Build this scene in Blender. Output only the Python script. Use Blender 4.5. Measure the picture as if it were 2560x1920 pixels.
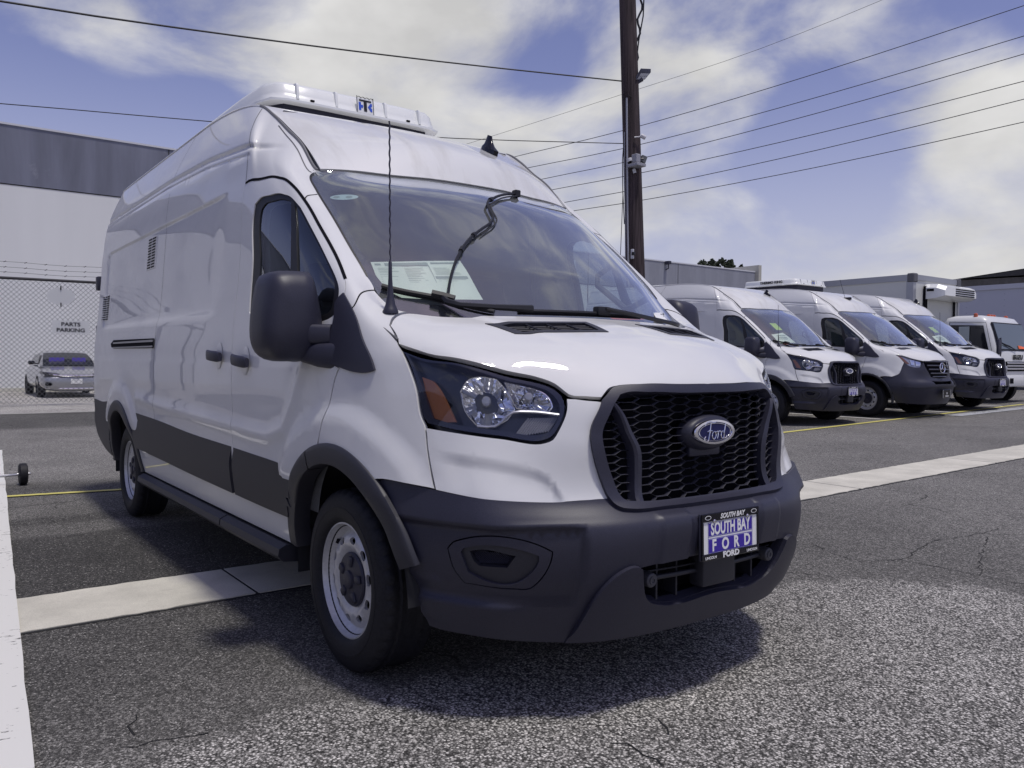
import bpy, bmesh, math, random
import numpy as np
from mathutils import Vector, Matrix
from mathutils.geometry import delaunay_2d_cdt
random.seed(7)
C = bpy.context.scene
for o in list(bpy.data.objects): bpy.data.objects.remove(o)
COL = C.collection
R_ = math.radians
# ------------------------------------------------------------------ camera, sky, sun, exposure
CAM = np.array([2.8458, -2.3093, 1.1943]); YAW, PITCH, ROLL, FPX = R_(143.2447), R_(-1.6026), R_(-0.4662), 2021.55
def cam_axes():
    cy, sy, cp, sp = math.cos(YAW), math.sin(YAW), math.cos(PITCH), math.sin(PITCH)
    f = np.array([cy*cp, sy*cp, sp]); r = np.array([sy, -cy, 0.]); d = np.cross(f, r)
    c, s = math.cos(ROLL), math.sin(ROLL)
    return c*r+s*d, -s*r+c*d, f
CR, CD, CF = cam_axes()
cam_d = bpy.data.cameras.new('camera'); cam_o = bpy.data.objects.new('camera', cam_d); COL.objects.link(cam_o)
cam_d.sensor_width = 36; cam_d.lens = 36*FPX/2560; cam_d.clip_start = .05; cam_d.clip_end = 2000
cam_o.matrix_world = Matrix(((CR[0], -CD[0], -CF[0], CAM[0]), (CR[1], -CD[1], -CF[1], CAM[1]), (CR[2], -CD[2], -CF[2], CAM[2]), (0, 0, 0, 1)))
C.camera = cam_o
C.render.engine = 'CYCLES'
C.render.resolution_x, C.render.resolution_y = 1024, 768
def ray(u, v):
    return CR*((u-1280)/FPX)+CD*((v-960)/FPX)+CF
def at(u, v, d):            # a point seen in the photograph at depth d (metres along the view axis)
    return CAM+ray(u, v)*d
def on(u, v, axis, val):    # the same, on the plane axis = val
    r = ray(u, v); return CAM+r*((val-CAM[axis])/r[axis])
SUN = np.array([.28, .05, .96]); SUN /= np.linalg.norm(SUN)
wd = bpy.data.worlds.new('World'); C.world = wd; wd.use_nodes = True
nt = wd.node_tree; nt.nodes.clear()
def N(t, kind, **kw):
    n = t.nodes.new(kind)
    for k, v in kw.items():
        if k == 'ins':
            for a, b in v.items(): n.inputs[a].default_value = b
        else: setattr(n, k, v)
    return n
def build_sky(t):
    L = t.links.new
    sky = N(t, 'ShaderNodeTexSky', sky_type='NISHITA', sun_disc=False)
    sky.sun_elevation = math.asin(SUN[2]); sky.sun_rotation = math.atan2(SUN[0], SUN[1])
    sky.air_density = 1.0; sky.dust_density = .6; sky.ozone_density = 2.2
    tint = N(t, 'ShaderNodeMix', data_type='RGBA', blend_type='MULTIPLY', ins={0: 1.0}); tint.inputs['B'].default_value = (*SKYTINT, 1)
    L(sky.outputs[0], tint.inputs['A'])
    tc = N(t, 'ShaderNodeTexCoord'); sep = N(t, 'ShaderNodeSeparateXYZ'); L(tc.outputs['Generated'], sep.inputs[0])
    def M(op, a, b=None):
        m = N(t, 'ShaderNodeMath', operation=op)
        for i, x in enumerate((a, b)):
            if x is None: continue
            if isinstance(x, (int, float)): m.inputs[i].default_value = x
            else: L(x, m.inputs[i])
        return m.outputs[0]
    cb = N(t, 'ShaderNodeMapping'); cb.inputs['Scale'].default_value = (4.2, 4.2, 7.5); L(tc.outputs['Generated'], cb.inputs[0])
    n1 = N(t, 'ShaderNodeTexNoise', ins={'Scale': 1.0, 'Detail': 9.0, 'Roughness': .56, 'Distortion': .35}); L(cb.outputs[0], n1.inputs['Vector'])
    dens = M('ADD', M('MULTIPLY', M('SUBTRACT', n1.outputs[0], .5), 1.5), .5)
    for (u, v, w, amp) in CLOUDS:
        d = ray(u, v); d = d/np.linalg.norm(d)
        vm = N(t, 'ShaderNodeVectorMath', operation='DISTANCE'); L(tc.outputs['Generated'], vm.inputs[0]); vm.inputs[1].default_value = tuple(d)
        g = M('DIVIDE', vm.outputs['Value'], w); g = M('MULTIPLY', g, g); g = M('MULTIPLY', g, -1.0); g = M('EXPONENT', g)
        dens = M('ADD', dens, M('MULTIPLY', g, amp))
    rmp = N(t, 'ShaderNodeMapRange', interpolation_type='SMOOTHSTEP', ins={1: CLO, 2: CHI, 3: 0.0, 4: .94}); L(dens, rmp.inputs[0])
    n2 = N(t, 'ShaderNodeTexNoise', ins={'Scale': 1.7, 'Detail': 5.0, 'Roughness': .5}); L(cb.outputs[0], n2.inputs['Vector'])
    shade = N(t, 'ShaderNodeMapRange', ins={1: .35, 2: .7, 3: .80, 4: 1.08}); L(n2.outputs[0], shade.inputs[0])
    cc = N(t, 'ShaderNodeVectorMath', operation='SCALE'); cc.inputs[0].default_value = CLOUDCOL; L(shade.outputs[0], cc.inputs['Scale'])
    hz = N(t, 'ShaderNodeMapRange', interpolation_type='SMOOTHSTEP', ins={1: -.02, 2: .36, 3: .85, 4: 0.0}); L(sep.outputs[2], hz.inputs[0])
    mh = N(t, 'ShaderNodeMix', data_type='RGBA'); L(hz.outputs[0], mh.inputs[0]); L(tint.outputs['Result'], mh.inputs['A']); mh.inputs['B'].default_value = (*HAZECOL, 1)
    mx = N(t, 'ShaderNodeMix', data_type='RGBA'); L(rmp.outputs[0], mx.inputs[0]); L(mh.outputs['Result'], mx.inputs['A']); L(cc.outputs[0], mx.inputs['B'])
    bg = N(t, 'ShaderNodeBackground', ins={'Strength': SKYSTR}); L(mx.outputs['Result'], bg.inputs[0])
    out = N(t, 'ShaderNodeOutputWorld'); L(bg.outputs[0], out.inputs[0])
SKYSTR = .092
SKYTINT = (1.34, 1.0, 1.18)
CLOUDCOL = (8.2, 8.1, 7.9)
HAZECOL = (5.5, 5.75, 7.0)
CLO, CHI = .47, .98
# large cloud masses, last two added out of view for windscreen reflections: image direction, angular size, strength (negative = blue gap)
CLOUDS = [(620, 40, .10, .16), (860, 110, .11, .20), (1080, 70, .10, .22), (1280, 40, .06, .14), (1640, 60, .11, .26), (1790, 150, .07, .18), (2120, -10, .10, .26), (2500, 310, .075, .28), (2370, 390, .06, .18), (1280, 400, .10, .24), (1560, 500, .10, .22), (2150, 620, .14, .2), (2500, 600, .12, .18), (290, 90, .045, .20),
          (1370, 150, .045, -.30), (1960, 270, .10, -.16), (150, 230, .16, -.2), (2150, 420, .08, -.06), (400, -900, .30, .16), (1900, -1500, .28, .14)]
build_sky(nt)
sd = bpy.data.lights.new('sun', 'SUN'); sd.energy = 2.3; sd.angle = R_(6.0); sd.color = (1, .965, .9)
so = bpy.data.objects.new('sun', sd); COL.objects.link(so)
so.rotation_euler = Vector(SUN).to_track_quat('Z', 'Y').to_euler()
V = C.view_settings; V.view_transform = 'Standard'; V.look = 'None'; V.gamma = 1; V.exposure = 0.0; V.use_curve_mapping = False
# ------------------------------------------------------------------ helpers
def tag(o, label=None, cat=None, group=None, kind=None):
    if label: o['label'] = label
    if cat: o['category'] = cat
    if group: o['group'] = group
    if kind: o['kind'] = kind
    return o
def empty(name, loc=(0, 0, 0), rz=0):
    o = bpy.data.objects.new(name, None); COL.objects.link(o); o.location = loc; o.rotation_euler = (0, 0, rz); o.empty_display_size = .2
    return o
def link(name, me, mat, parent=None):
    if mat and not me.materials: me.materials.append(mat)
    o = bpy.data.objects.new(name, me); COL.objects.link(o)
    if parent: o.parent = parent
    return o
def mesh(name, vs, fs, smooth=False):
    me = bpy.data.meshes.new(name); me.from_pydata([tuple(map(float, v)) for v in vs], [], [tuple(int(i) for i in f) for f in fs])
    if smooth: me.polygons.foreach_set('use_smooth', [True]*len(me.polygons))
    me.update(); return me
class MB:
    """collects simple shapes into one mesh"""
    def __init__(s): s.v = []; s.f = []; s.sm = []
    def add(s, vs, fs, sm=False):
        n = len(s.v); s.v += [tuple(map(float, v)) for v in vs]; s.f += [tuple(i+n for i in f) for f in fs]; s.sm += [sm]*len(fs); return s
    def box(s, lo, hi, M=None):
        (a, b, c), (d, e, f) = lo, hi
        vs = [(a, b, c), (d, b, c), (d, e, c), (a, e, c), (a, b, f), (d, b, f), (d, e, f), (a, e, f)]
        if M is not None: vs = [M @ Vector(v) for v in vs]
        return s.add(vs, [(0, 3, 2, 1), (4, 5, 6, 7), (0, 1, 5, 4), (1, 2, 6, 5), (2, 3, 7, 6), (3, 0, 4, 7)])
    def bevbox(s, lo, hi, r=.01, seg=2, M=None):
        bm = bmesh.new(); bmesh.ops.create_cube(bm, size=1)
        for v in bm.verts: v.co = Vector([(lo[i]+hi[i])/2+v.co[i]*(hi[i]-lo[i]) for i in range(3)])
        bmesh.ops.bevel(bm, geom=list(bm.edges), offset=r, segments=seg, profile=.5, affect='EDGES', clamp_overlap=True)
        vs = [v.co.copy() for v in bm.verts]; fs = [[v.index for v in f.verts] for f in bm.faces]
        bm.free()
        if M is not None: vs = [M @ v for v in vs]
        return s.add(vs, fs, True)
    def tube(s, pts, r, n=8, cap=True, r2=None):
        pts = [Vector(p) for p in pts]; m = len(pts); vs = []; fs = []
        up = Vector((0, 0, 1)); px = None
        for i, p in enumerate(pts):
            t = (pts[min(i+1, m-1)]-pts[max(i-1, 0)])
            t = t.normalized() if t.length > 1e-9 else Vector((0, 0, 1))
            if px is None:
                a = up if abs(t.z) < .9 else Vector((1, 0, 0)); px = t.cross(a).normalized()
            px = (px-t*px.dot(t)).normalized(); py = t.cross(px)
            rr = r if r2 is None else r+(r2-r)*i/max(1, m-1)
            if isinstance(r, (list, tuple)): rr = r[i]
            for k in range(n):
                a = 2*math.pi*k/n; vs.append(p+px*(math.cos(a)*rr)+py*(math.sin(a)*rr))
        for i in range(m-1):
            for k in range(n): fs.append((i*n+k, i*n+(k+1) % n, (i+1)*n+(k+1) % n, (i+1)*n+k))
        s.add(vs, fs, True)
        if cap: s.add([vs[k] for k in range(n)][::-1], [tuple(range(n))]); s.add(vs[-n:], [tuple(range(n))])
        return s
    def prism(s, poly, h0, h1, M=None):
        """polygon in the xy plane extruded from z=h0 to h1"""
        n = len(poly); vs = [(x, y, h0) for x, y in poly]+[(x, y, h1) for x, y in poly]
        if M is not None: vs = [M @ Vector(v) for v in vs]
        return s.add(vs, [tuple(range(n))[::-1], tuple(range(n, 2*n))]+[(i, (i+1) % n, n+(i+1) % n, n+i) for i in range(n)])
    def lathe(s, prof, n=48, M=None, close=False):
        """profile of (radius, height) spun about z"""
        vs = []; fs = []; m = len(prof)
        for k in range(n):
            a = 2*math.pi*k/n
            for r, z in prof: vs.append((r*math.cos(a), r*math.sin(a), z))
        for k in range(n):
            for i in range(m-1):
                a, b, c, d = k*m+i, ((k+1) % n)*m+i, ((k+1) % n)*m+i+1, k*m+i+1
                fs.append((a, b, c, d))
        if M is not None: vs = [M @ Vector(v) for v in vs]
        return s.add(vs, fs, True)
    def loft(s, rings, cap=True):
        n = len(rings[0]); vs = [p for r in rings for p in r]; fs = []
        for i in range(len(rings)-1):
            for k in range(n): fs.append((i*n+k, i*n+(k+1) % n, (i+1)*n+(k+1) % n, (i+1)*n+k))
        if cap: fs += [tuple(range(n))[::-1], tuple(range((len(rings)-1)*n, len(rings)*n))]
        return s.add(vs, fs, True)
    def build(s, name, mat, parent=None, sharp=35, merge=False):
        me = bpy.data.meshes.new(name); me.from_pydata(s.v, [], s.f)
        bm = bmesh.new(); bm.from_mesh(me)
        bmesh.ops.remove_doubles(bm, verts=bm.verts, dist=1e-5)
        bmesh.ops.recalc_face_normals(bm, faces=bm.faces)
        for f in bm.faces: f.smooth = True
        for e in bm.edges:
            if len(e.link_faces) == 2 and e.calc_face_angle(0) > R_(sharp): e.smooth = False
        bm.to_mesh(me); bm.free()
        return link(name, me, mat, parent)
def copy_tree(o, parent=None, skip=()):
    c = o.copy(); COL.objects.link(c); c.parent = parent
    for ch in list(o.children):
        if ch.name.split('.')[0] in skip: continue
        copy_tree(ch, c, skip)
    return c
def superring(cx, cy, a, b, n=24, e=3.0):
    out = []
    for k in range(n):
        t = 2*math.pi*k/n; c, s_ = math.cos(t), math.sin(t)
        out.append((cx+a*math.copysign(abs(c)**(2/e), c), cy+b*math.copysign(abs(s_)**(2/e), s_)))
    return out
TXT = {}
def text_mesh(txt, size, depth=.001, bold=0.0, shear=0, xs=1.0):
    cu = bpy.data.curves.new('lettering', 'FONT'); cu.body = txt; cu.size = size; cu.extrude = depth; cu.offset = bold; cu.shear = shear
    cu.align_x = 'CENTER'; cu.align_y = 'CENTER'; cu.resolution_u = 3
    ob = bpy.data.objects.new('lettering', cu); COL.objects.link(ob)
    dg = bpy.context.evaluated_depsgraph_get(); me = bpy.data.meshes.new_from_object(ob.evaluated_get(dg))
    bpy.data.objects.remove(ob); bpy.data.curves.remove(cu)
    if xs != 1.0:
        me.transform(Matrix.Diagonal((xs, 1, 1, 1)))
    me.materials.clear(); return me
def text(txt, size, M, mat, parent, name='lettering', **kw):
    me = text_mesh(txt, size, **kw); me.transform(M); return link(name, me, mat, parent)
# ------------------------------------------------------------------ materials
MATS = {}
def mat(name, col, rough=.5, metal=0, coat=0, spec=.5, **kw):
    if name in MATS: return MATS[name]
    m = bpy.data.materials.new(name); m.use_nodes = True; b = m.node_tree.nodes['Principled BSDF']
    b.inputs['Base Color'].default_value = (*col, 1); b.inputs['Roughness'].default_value = rough; b.inputs['Metallic'].default_value = metal
    b.inputs['Coat Weight'].default_value = coat; b.inputs['Coat Roughness'].default_value = kw.get('coatr', .03); b.inputs['Specular IOR Level'].default_value = spec
    if 'alpha' in kw: b.inputs['Alpha'].default_value = kw['alpha']
    MATS[name] = m; return m
def grain(m, scale=40, amt=.25, detail=4, bump=0, dist=.002, space='Object', dark=None, stretch=None):
    """breaks a flat colour up with noise, optionally with relief"""
    t = m.node_tree; b = t.nodes['Principled BSDF']; L = t.links.new
    tc = N(t, 'ShaderNodeTexCoord'); vec = tc.outputs[space]
    if stretch:
        mp = N(t, 'ShaderNodeMapping'); mp.inputs['Scale'].default_value = stretch; L(vec, mp.inputs[0]); vec = mp.outputs[0]
    n = N(t, 'ShaderNodeTexNoise', ins={'Scale': scale, 'Detail': detail, 'Roughness': .6}); L(vec, n.inputs['Vector'])
    c = b.inputs['Base Color'].default_value[:3]
    r = N(t, 'ShaderNodeMapRange', ins={1: .3, 2: .7, 3: 1-amt, 4: 1+amt}); L(n.outputs[0], r.inputs[0])
    v = N(t, 'ShaderNodeVectorMath', operation='SCALE'); v.inputs[0].default_value = c; L(r.outputs[0], v.inputs['Scale']); L(v.outputs[0], b.inputs['Base Color'])
    if bump:
        bp = N(t, 'ShaderNodeBump', ins={'Strength': bump, 'Distance': dist}); L(n.outputs[0], bp.inputs['Height']); L(bp.outputs[0], b.inputs['Normal'])
    return m
def glass(name, tint, f=1.45, boost=1.0, rough=0.0, dust_glare=0.0):
    if name in MATS: return MATS[name]
    m = bpy.data.materials.new(name); m.use_nodes = True; t = m.node_tree; t.nodes.clear(); L = t.links.new
    tr = N(t, 'ShaderNodeBsdfTransparent'); tr.inputs[0].default_value = (*tint, 1)
    gl = N(t, 'ShaderNodeBsdfGlossy'); gl.inputs['Roughness'].default_value = rough; gl.inputs[0].default_value = (.92, .95, 1, 1)
    ge = N(t, 'ShaderNodeNewGeometry'); ii = N(t, 'ShaderNodeMix', data_type='FLOAT'); L(ge.outputs['Backfacing'], ii.inputs[0]); ii.inputs[2].default_value = f; ii.inputs[3].default_value = 1/f
    fr = N(t, 'ShaderNodeFresnel'); L(ii.outputs[0], fr.inputs['IOR'])
    mul = N(t, 'ShaderNodeMath', operation='MULTIPLY', use_clamp=True); mul.inputs[1].default_value = boost; L(fr.outputs[0], mul.inputs[0])
    mx = N(t, 'ShaderNodeMixShader'); L(mul.outputs[0], mx.inputs[0]); L(tr.outputs[0], mx.inputs[1]); L(gl.outputs[0], mx.inputs[2])
    out = mx.outputs[0]
    if dust_glare:                                   # dusty film that also paints a milky cloud reflection over the glass
        df = N(t, 'ShaderNodeBsdfDiffuse'); df.inputs[0].default_value = (.62, .64, .62, 1)
        tc = N(t, 'ShaderNodeTexCoord'); n = N(t, 'ShaderNodeTexNoise', ins={'Scale': 1.4, 'Detail': 6., 'Roughness': .6}); L(tc.outputs['Object'], n.inputs['Vector'])
        r = N(t, 'ShaderNodeMapRange', ins={1: .3, 2: .7, 3: dust_glare*.7, 4: dust_glare*1.3}); L(n.outputs[0], r.inputs[0])
        m2 = N(t, 'ShaderNodeMixShader'); L(r.outputs[0], m2.inputs[0]); L(out, m2.inputs[1]); L(df.outputs[0], m2.inputs[2]); out = m2.outputs[0]
    o = N(t, 'ShaderNodeOutputMaterial'); L(out, o.inputs[0]); MATS[name] = m; return m
PAINT = mat('white_paint', (.72, .72, .715), .5, coat=.85, coatr=.015, spec=.25)
def dirt_paint(name, amt, streak):
    m = mat(name, (.72, .72, .71), .5, coat=.85, coatr=.015, spec=.25); t = m.node_tree; b = t.nodes['Principled BSDF']; L = t.links.new
    tc = N(t, 'ShaderNodeTexCoord'); mp = N(t, 'ShaderNodeMapping'); mp.inputs['Scale'].default_value = streak; L(tc.outputs['Object'], mp.inputs[0])
    n = N(t, 'ShaderNodeTexNoise', ins={'Scale': 1.0, 'Detail': 8., 'Roughness': .65, 'Distortion': .4}); L(mp.outputs[0], n.inputs['Vector']); r = N(t, 'ShaderNodeMapRange', ins={1: .48, 2: .72, 3: 0., 4: amt}); L(n.outputs[0], r.inputs[0])
    mx = N(t, 'ShaderNodeMix', data_type='RGBA'); L(r.outputs[0], mx.inputs[0]); mx.inputs['A'].default_value = (.72, .72, .71, 1); mx.inputs['B'].default_value = (.36, .34, .30, 1); L(mx.outputs['Result'], b.inputs['Base Color'])
    r2 = N(t, 'ShaderNodeMapRange', ins={1: .45, 2: .75, 3: .85, 4: .35}); L(n.outputs[0], r2.inputs[0]); L(r2.outputs[0], b.inputs['Coat Weight']); return m
PAINT = dirt_paint('white_paint_worn', .12, (1.3, 1.3, 2.6)); ROOFP = dirt_paint('roof_paint', .42, (1.2, 7., 1.2))
PLAST = grain(mat('black_plastic', (.026, .026, .044), .46, spec=.5), 420, .35, 3, bump=.35, dist=.0008)
CLAD = grain(mat('cladding_plastic', (.024, .024, .033), .5, spec=.5), 420, .3, 3, bump=.3, dist=.0008)
DARK = mat('dark_void', (.006, .006, .009), .8, spec=.1)
GLOSSB = mat('gloss_black', (.006, .006, .01), .12)
RUBBER = grain(mat('rubber', (.014, .014, .018), .62, spec=.3), 90, .35, 4)
SEAL = mat('seal_rubber', (.008, .008, .011), .5)
STEEL = grain(mat('wheel_silver', (.56, .56, .57), .34, .35), 60, .10, 4)
CHROME = mat('chrome', (.85, .85, .87), .06, 1)
WGLASS = glass('windscreen_glass', (.80, .88, .85), 1.52, 3.0, dust_glare=.11)
SGLASS = glass('side_glass', (.62, .70, .70), 1.52, 1.7)
LENS = glass('headlamp_lens', (.93, .94, .96), 1.45, 1.3)
FRIT = mat('black_frit', (.012, .012, .016), .06, spec=.7)
AMBER = mat('amber_lens', (.20, .07, .022), .25, coat=.4)
INT = grain(mat('interior_trim', (.085, .088, .095), .7), 60, .2)
INTL = grain(mat('interior_pillar_trim', (.30, .31, .32), .7), 40, .1)
SEATM = grain(mat('seat_fabric', (.028, .028, .032), .85), 300, .3)
PAPER = mat('sticker_paper', (.88, .90, .80), .6)
BLUE = mat('badge_blue', (.010, .012, .075), .35, spec=.25)
PBLUE = mat('plate_blue', (.045, .02, .33), .35)
WHITE = mat('white_lettering', (.82, .82, .8), .4)
BLACKL = mat('black_lettering', (.01, .01, .012), .4)
ALU = grain(mat('aluminium', (.5, .5, .52), .4, .9), 80, .15)
GREYL = mat('grey_lettering', (.33, .38, .35), .6)
ORANGE = mat('orange_paper', (.85, .16, .05), .55)
LIME = mat('lime_paper', (.62, .8, .12), .55)
UNITW = mat('unit_white', (.78, .79, .77), .3, coat=.4)

# ---- van skin
# ---- van skin: control net (right half, y<0). rows bottom->top, columns rear centre -> front centre
def side(x, ws, zs, dy=0.):
    return [(x, -(w-dy), z) for w, z in zip(ws, zs)]
ZS=[.40,.53,.665,.775,.96,1.12,1.19,1.26,1.40,1.585,1.82,2.08,2.34,2.645]
WB=[.985,1.012,1.03,1.038,1.043,1.043,1.042,1.04,1.027,1.007,.99,.968,.925,.80]

NET=[]
NET.append([(-4.97+max(0,z-1.2)*.03,0,z) for z in ZS])
NET.append([(-4.96+max(0,z-1.2)*.03,-.78*w/1.04,z) for w,z in zip(WB,ZS)])
NET.append([(-4.925+max(0,z-1.2)*.03,-(w-.045),z) for w,z in zip(WB,ZS)])
NET.append(side(-4.80,WB,ZS,.004))
NET.append(side(-3.75,WB,ZS)); NET.append(side(-2.4,WB,ZS))
NET.append([(-1.15,-w,z) for w,z in zip(WB[:11],ZS[:11])]+[(-1.16,-.966,2.07),(-1.22,-.925,2.31),(-1.42,-.80,2.54)])
NET.append([(-.55,-.985,.40),(-.55,-1.012,.53),(-.55,-1.03,.665),(-.55,-1.036,.775),(-.55,-1.04,.96),(-.55,-1.038,1.12),(-.55,-1.035,1.19),(-.55,-1.032,1.26),(-.56,-1.02,1.39),(-.65,-.997,1.585),(-.79,-.978,1.80),(-.99,-.955,2.045),(-1.12,-.915,2.23),(-1.24,-.79,2.45)])
NET.append([(-.02,-.97,.38),(-.02,-1.015,.53),(-.02,-1.03,.665),(-.02,-1.033,.775),(-.02,-1.025,.97),(-.02,-1.012,1.12),(-.03,-1.008,1.19),(-.05,-1.002,1.25),(-.12,-.985,1.38),(-.31,-.963,1.59),(-.56,-.948,1.80),(-.84,-.93,2.035),(-.99,-.895,2.18),(-1.09,-.776,2.345)])
NET.append([(.40,-.935,.30),(.42,-1.0,.53),(.41,-1.005,.66),(.36,-1.0,.78),(.36,-.975,.985),(.36,-.95,1.12),(.33,-.942,1.20),(.27,-.933,1.262),(.06,-.925,1.39),(-.20,-.91,1.60),(-.45,-.90,1.80),(-.70,-.893,2.0),(-.85,-.868,2.12),(-.93,-.768,2.238)])
NET.append([(.66,-.79,.28),(.73,-.865,.53),(.735,-.87,.66),(.70,-.865,.755),(.62,-.85,.965),(.57,-.83,1.18),(.50,-.83,1.235),(.38,-.825,1.283),(.04,-.822,1.413),(-.179,-.829,1.606),(-.40,-.826,1.795),(-.62,-.819,1.955),(-.728,-.812,2.04),(-.752,-.757,2.08)])
NET.append([(.78,-.63,.265),(.87,-.675,.53),(.875,-.67,.66),(.83,-.65,.74),(.765,-.66,.95),(.71,-.63,1.14),(.62,-.645,1.227),(.44,-.65,1.303),(.125,-.65,1.402),(-.07,-.66,1.60),(-.30,-.66,1.80),(-.53,-.655,1.985),(-.675,-.635,2.067),(-.707,-.60,2.091)])
NET.append([(.86,-.48,.26),(.965,-.49,.54),(.965,-.485,.665),(.91,-.475,.735),(.87,-.50,.945),(.845,-.44,1.105),(.72,-.45,1.225),(.51,-.45,1.305),(.19,-.45,1.40),(-.015,-.46,1.60),(-.25,-.46,1.80),(-.48,-.455,1.985),(-.62,-.445,2.062),(-.652,-.42,2.085)])
NET.append([(.90,-.25,.255),(1.005,-.25,.55),(1.012,-.25,.672),(.94,-.25,.72),(.925,-.25,.945),(.91,-.24,1.125),(.77,-.23,1.238),(.545,-.22,1.312),(.225,-.22,1.40),(.015,-.23,1.60),(-.22,-.23,1.80),(-.45,-.225,1.985),(-.59,-.22,2.068),(-.62,-.21,2.09)])
NET.append([(.91,0,.255),(1.015,0,.55),(1.025,0,.675),(.945,0,.715),(.935,0,.945),(.925,0,1.13),(.785,0,1.243),(.55,0,1.318),(.235,0,1.40),(.025,0,1.60),(-.21,0,1.80),(-.44,0,1.985),(-.58,0,2.068),(-.61,0,2.09)])
M=np.array(NET,float)
for k,(a,b) in enumerate([(.60,.66),(.60,.66),(.58,.64),(.50,.585)]): M[k,0,2]=a; M[k,1,2]=b; M[k,2,2]=max(.70,M[k,2,2])
#            # [15][14][3]
# roof: rows front->rear, cols centre->edge
def roofrow(e,c,bow):
    e=np.array(e,float);c=np.array(c,float);r=[]
    for k in range(5):
        t=k/4; y=t
        p=c+(e-c)*np.array([t**2,t,t**2.2]); r.append(p)
    return r
Rw=[[M[14,13],M[13,13],M[12,13],M[11,13],M[10,13]],
 roofrow((-.93,-.768,2.238),(-.735,0,2.275),0),roofrow((-1.09,-.776,2.345),(-.92,0,2.378),0),roofrow((-1.24,-.79,2.445),(-1.12,0,2.462),0),
 roofrow((-1.42,-.80,2.54),(-1.38,0,2.542),0),roofrow((-1.85,-.80,2.600),(-1.85,0,2.604),0),roofrow((-2.4,-.80,2.645),(-2.4,0,2.67),0),
 roofrow((-3.75,-.80,2.645),(-3.75,0,2.73),0),roofrow((-4.80,-.796,2.645),(-4.80,0,2.72),0),roofrow((-4.88,-.755,2.645),(-4.925,0,2.66),0)]
RO=np.array(Rw,float)
def knots(G,axis):
    d=np.linalg.norm(np.diff(G,axis=axis),axis=2).mean(axis=1-axis)
    return np.r_[0,np.cumsum(d)]
def tang(G,k):   # tangents along axis0
    h=np.diff(k).reshape(-1,*([1]*(G.ndim-1))); d=np.diff(G,axis=0)/h
    T=np.empty_like(G); T[1:-1]=(d[:-1]*h[1:]+d[1:]*h[:-1])/(h[:-1]+h[1:])
    lim=3*np.minimum(abs(d[:-1]),abs(d[1:]))*(d[:-1]*d[1:]>0); T[1:-1]=np.clip(T[1:-1],-lim,lim)
    T[0]=1.5*d[0]-.5*T[1]; T[-1]=1.5*d[-1]-.5*T[-2]
    return T
class Surf:
    def __init__(s,G):
        s.G=G; s.ku=knots(G,0); s.kv=knots(G,1); s.nu,s.nv=len(s.ku),len(s.kv)
        # dense resample then smooth, keep as uniform lattice over knot space
        n=8
        s.U=np.concatenate([np.linspace(i,i+1,n,endpoint=False) for i in range(s.nu-1)]+[[s.nu-1.]])
        s.V=np.concatenate([np.linspace(i,i+1,n,endpoint=False) for i in range(s.nv-1)]+[[s.nv-1.]])
    def _w(s,q,k):
        i=np.clip(np.floor(q).astype(int),0,len(k)-2); t=q-i; h=(k[i+1]-k[i])
        return i,t,h
    def P(s,u,v):
        u=np.atleast_1d(np.asarray(u,float));v=np.atleast_1d(np.asarray(v,float))
        G=s.G; Tu=tang(G,s.ku)
        i,t,h=s._w(u,s.ku); j,r,g=s._w(v,s.kv)
        def herm(a,b,ta,tb,t,h):
            t=t[:,None];h=h[:,None]
            return (2*t**3-3*t**2+1)*a+(t**3-2*t**2+t)*h*ta+(-2*t**3+3*t**2)*b+(t**3-t**2)*h*tb
        rows={}
        def row(jj):
            return herm(G[i,jj],G[i+1,jj],Tu[i,jj],Tu[i+1,jj],t,h)
        jm=np.clip(j-1,0,s.nv-1);jp=np.clip(j+2,0,s.nv-1)
        A,B,Cc,D=row(jm),row(j),row(j+1),row(jp)
        kv=s.kv; g1=kv[j+1]-kv[j]; g0=np.where(j>0,kv[j]-kv[jm],1.); g2=np.where(j+2<s.nv,kv[jp]-kv[j+1],1.)
        d1=(Cc-B)/g1[:,None]; d0=(B-A)/g0[:,None]; d2=(D-Cc)/g2[:,None]
        TB=(d0*g1[:,None]+d1*g0[:,None])/(g0+g1)[:,None]; TC=(d1*g2[:,None]+d2*g1[:,None])/(g1+g2)[:,None]
        TB=np.where((j>0)[:,None],TB,1.5*d1-.5*TC); TC=np.where((j+2<s.nv)[:,None],TC,1.5*d1-.5*TB)
        return herm(B,Cc,TB,TC,r,g1)
    def N(s,u,v,e=2e-3):
        u=np.atleast_1d(np.asarray(u,float));v=np.atleast_1d(np.asarray(v,float))
        a=s.P(np.clip(u+e,0,s.nu-1),v)-s.P(np.clip(u-e,0,s.nu-1),v)
        b=s.P(u,np.clip(v+e,0,s.nv-1))-s.P(u,np.clip(v-e,0,s.nv-1))
        n=np.cross(a,b); return n/np.maximum(np.linalg.norm(n,axis=1),1e-12)[:,None]
SM=Surf(M); SR=Surf(RO)

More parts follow.
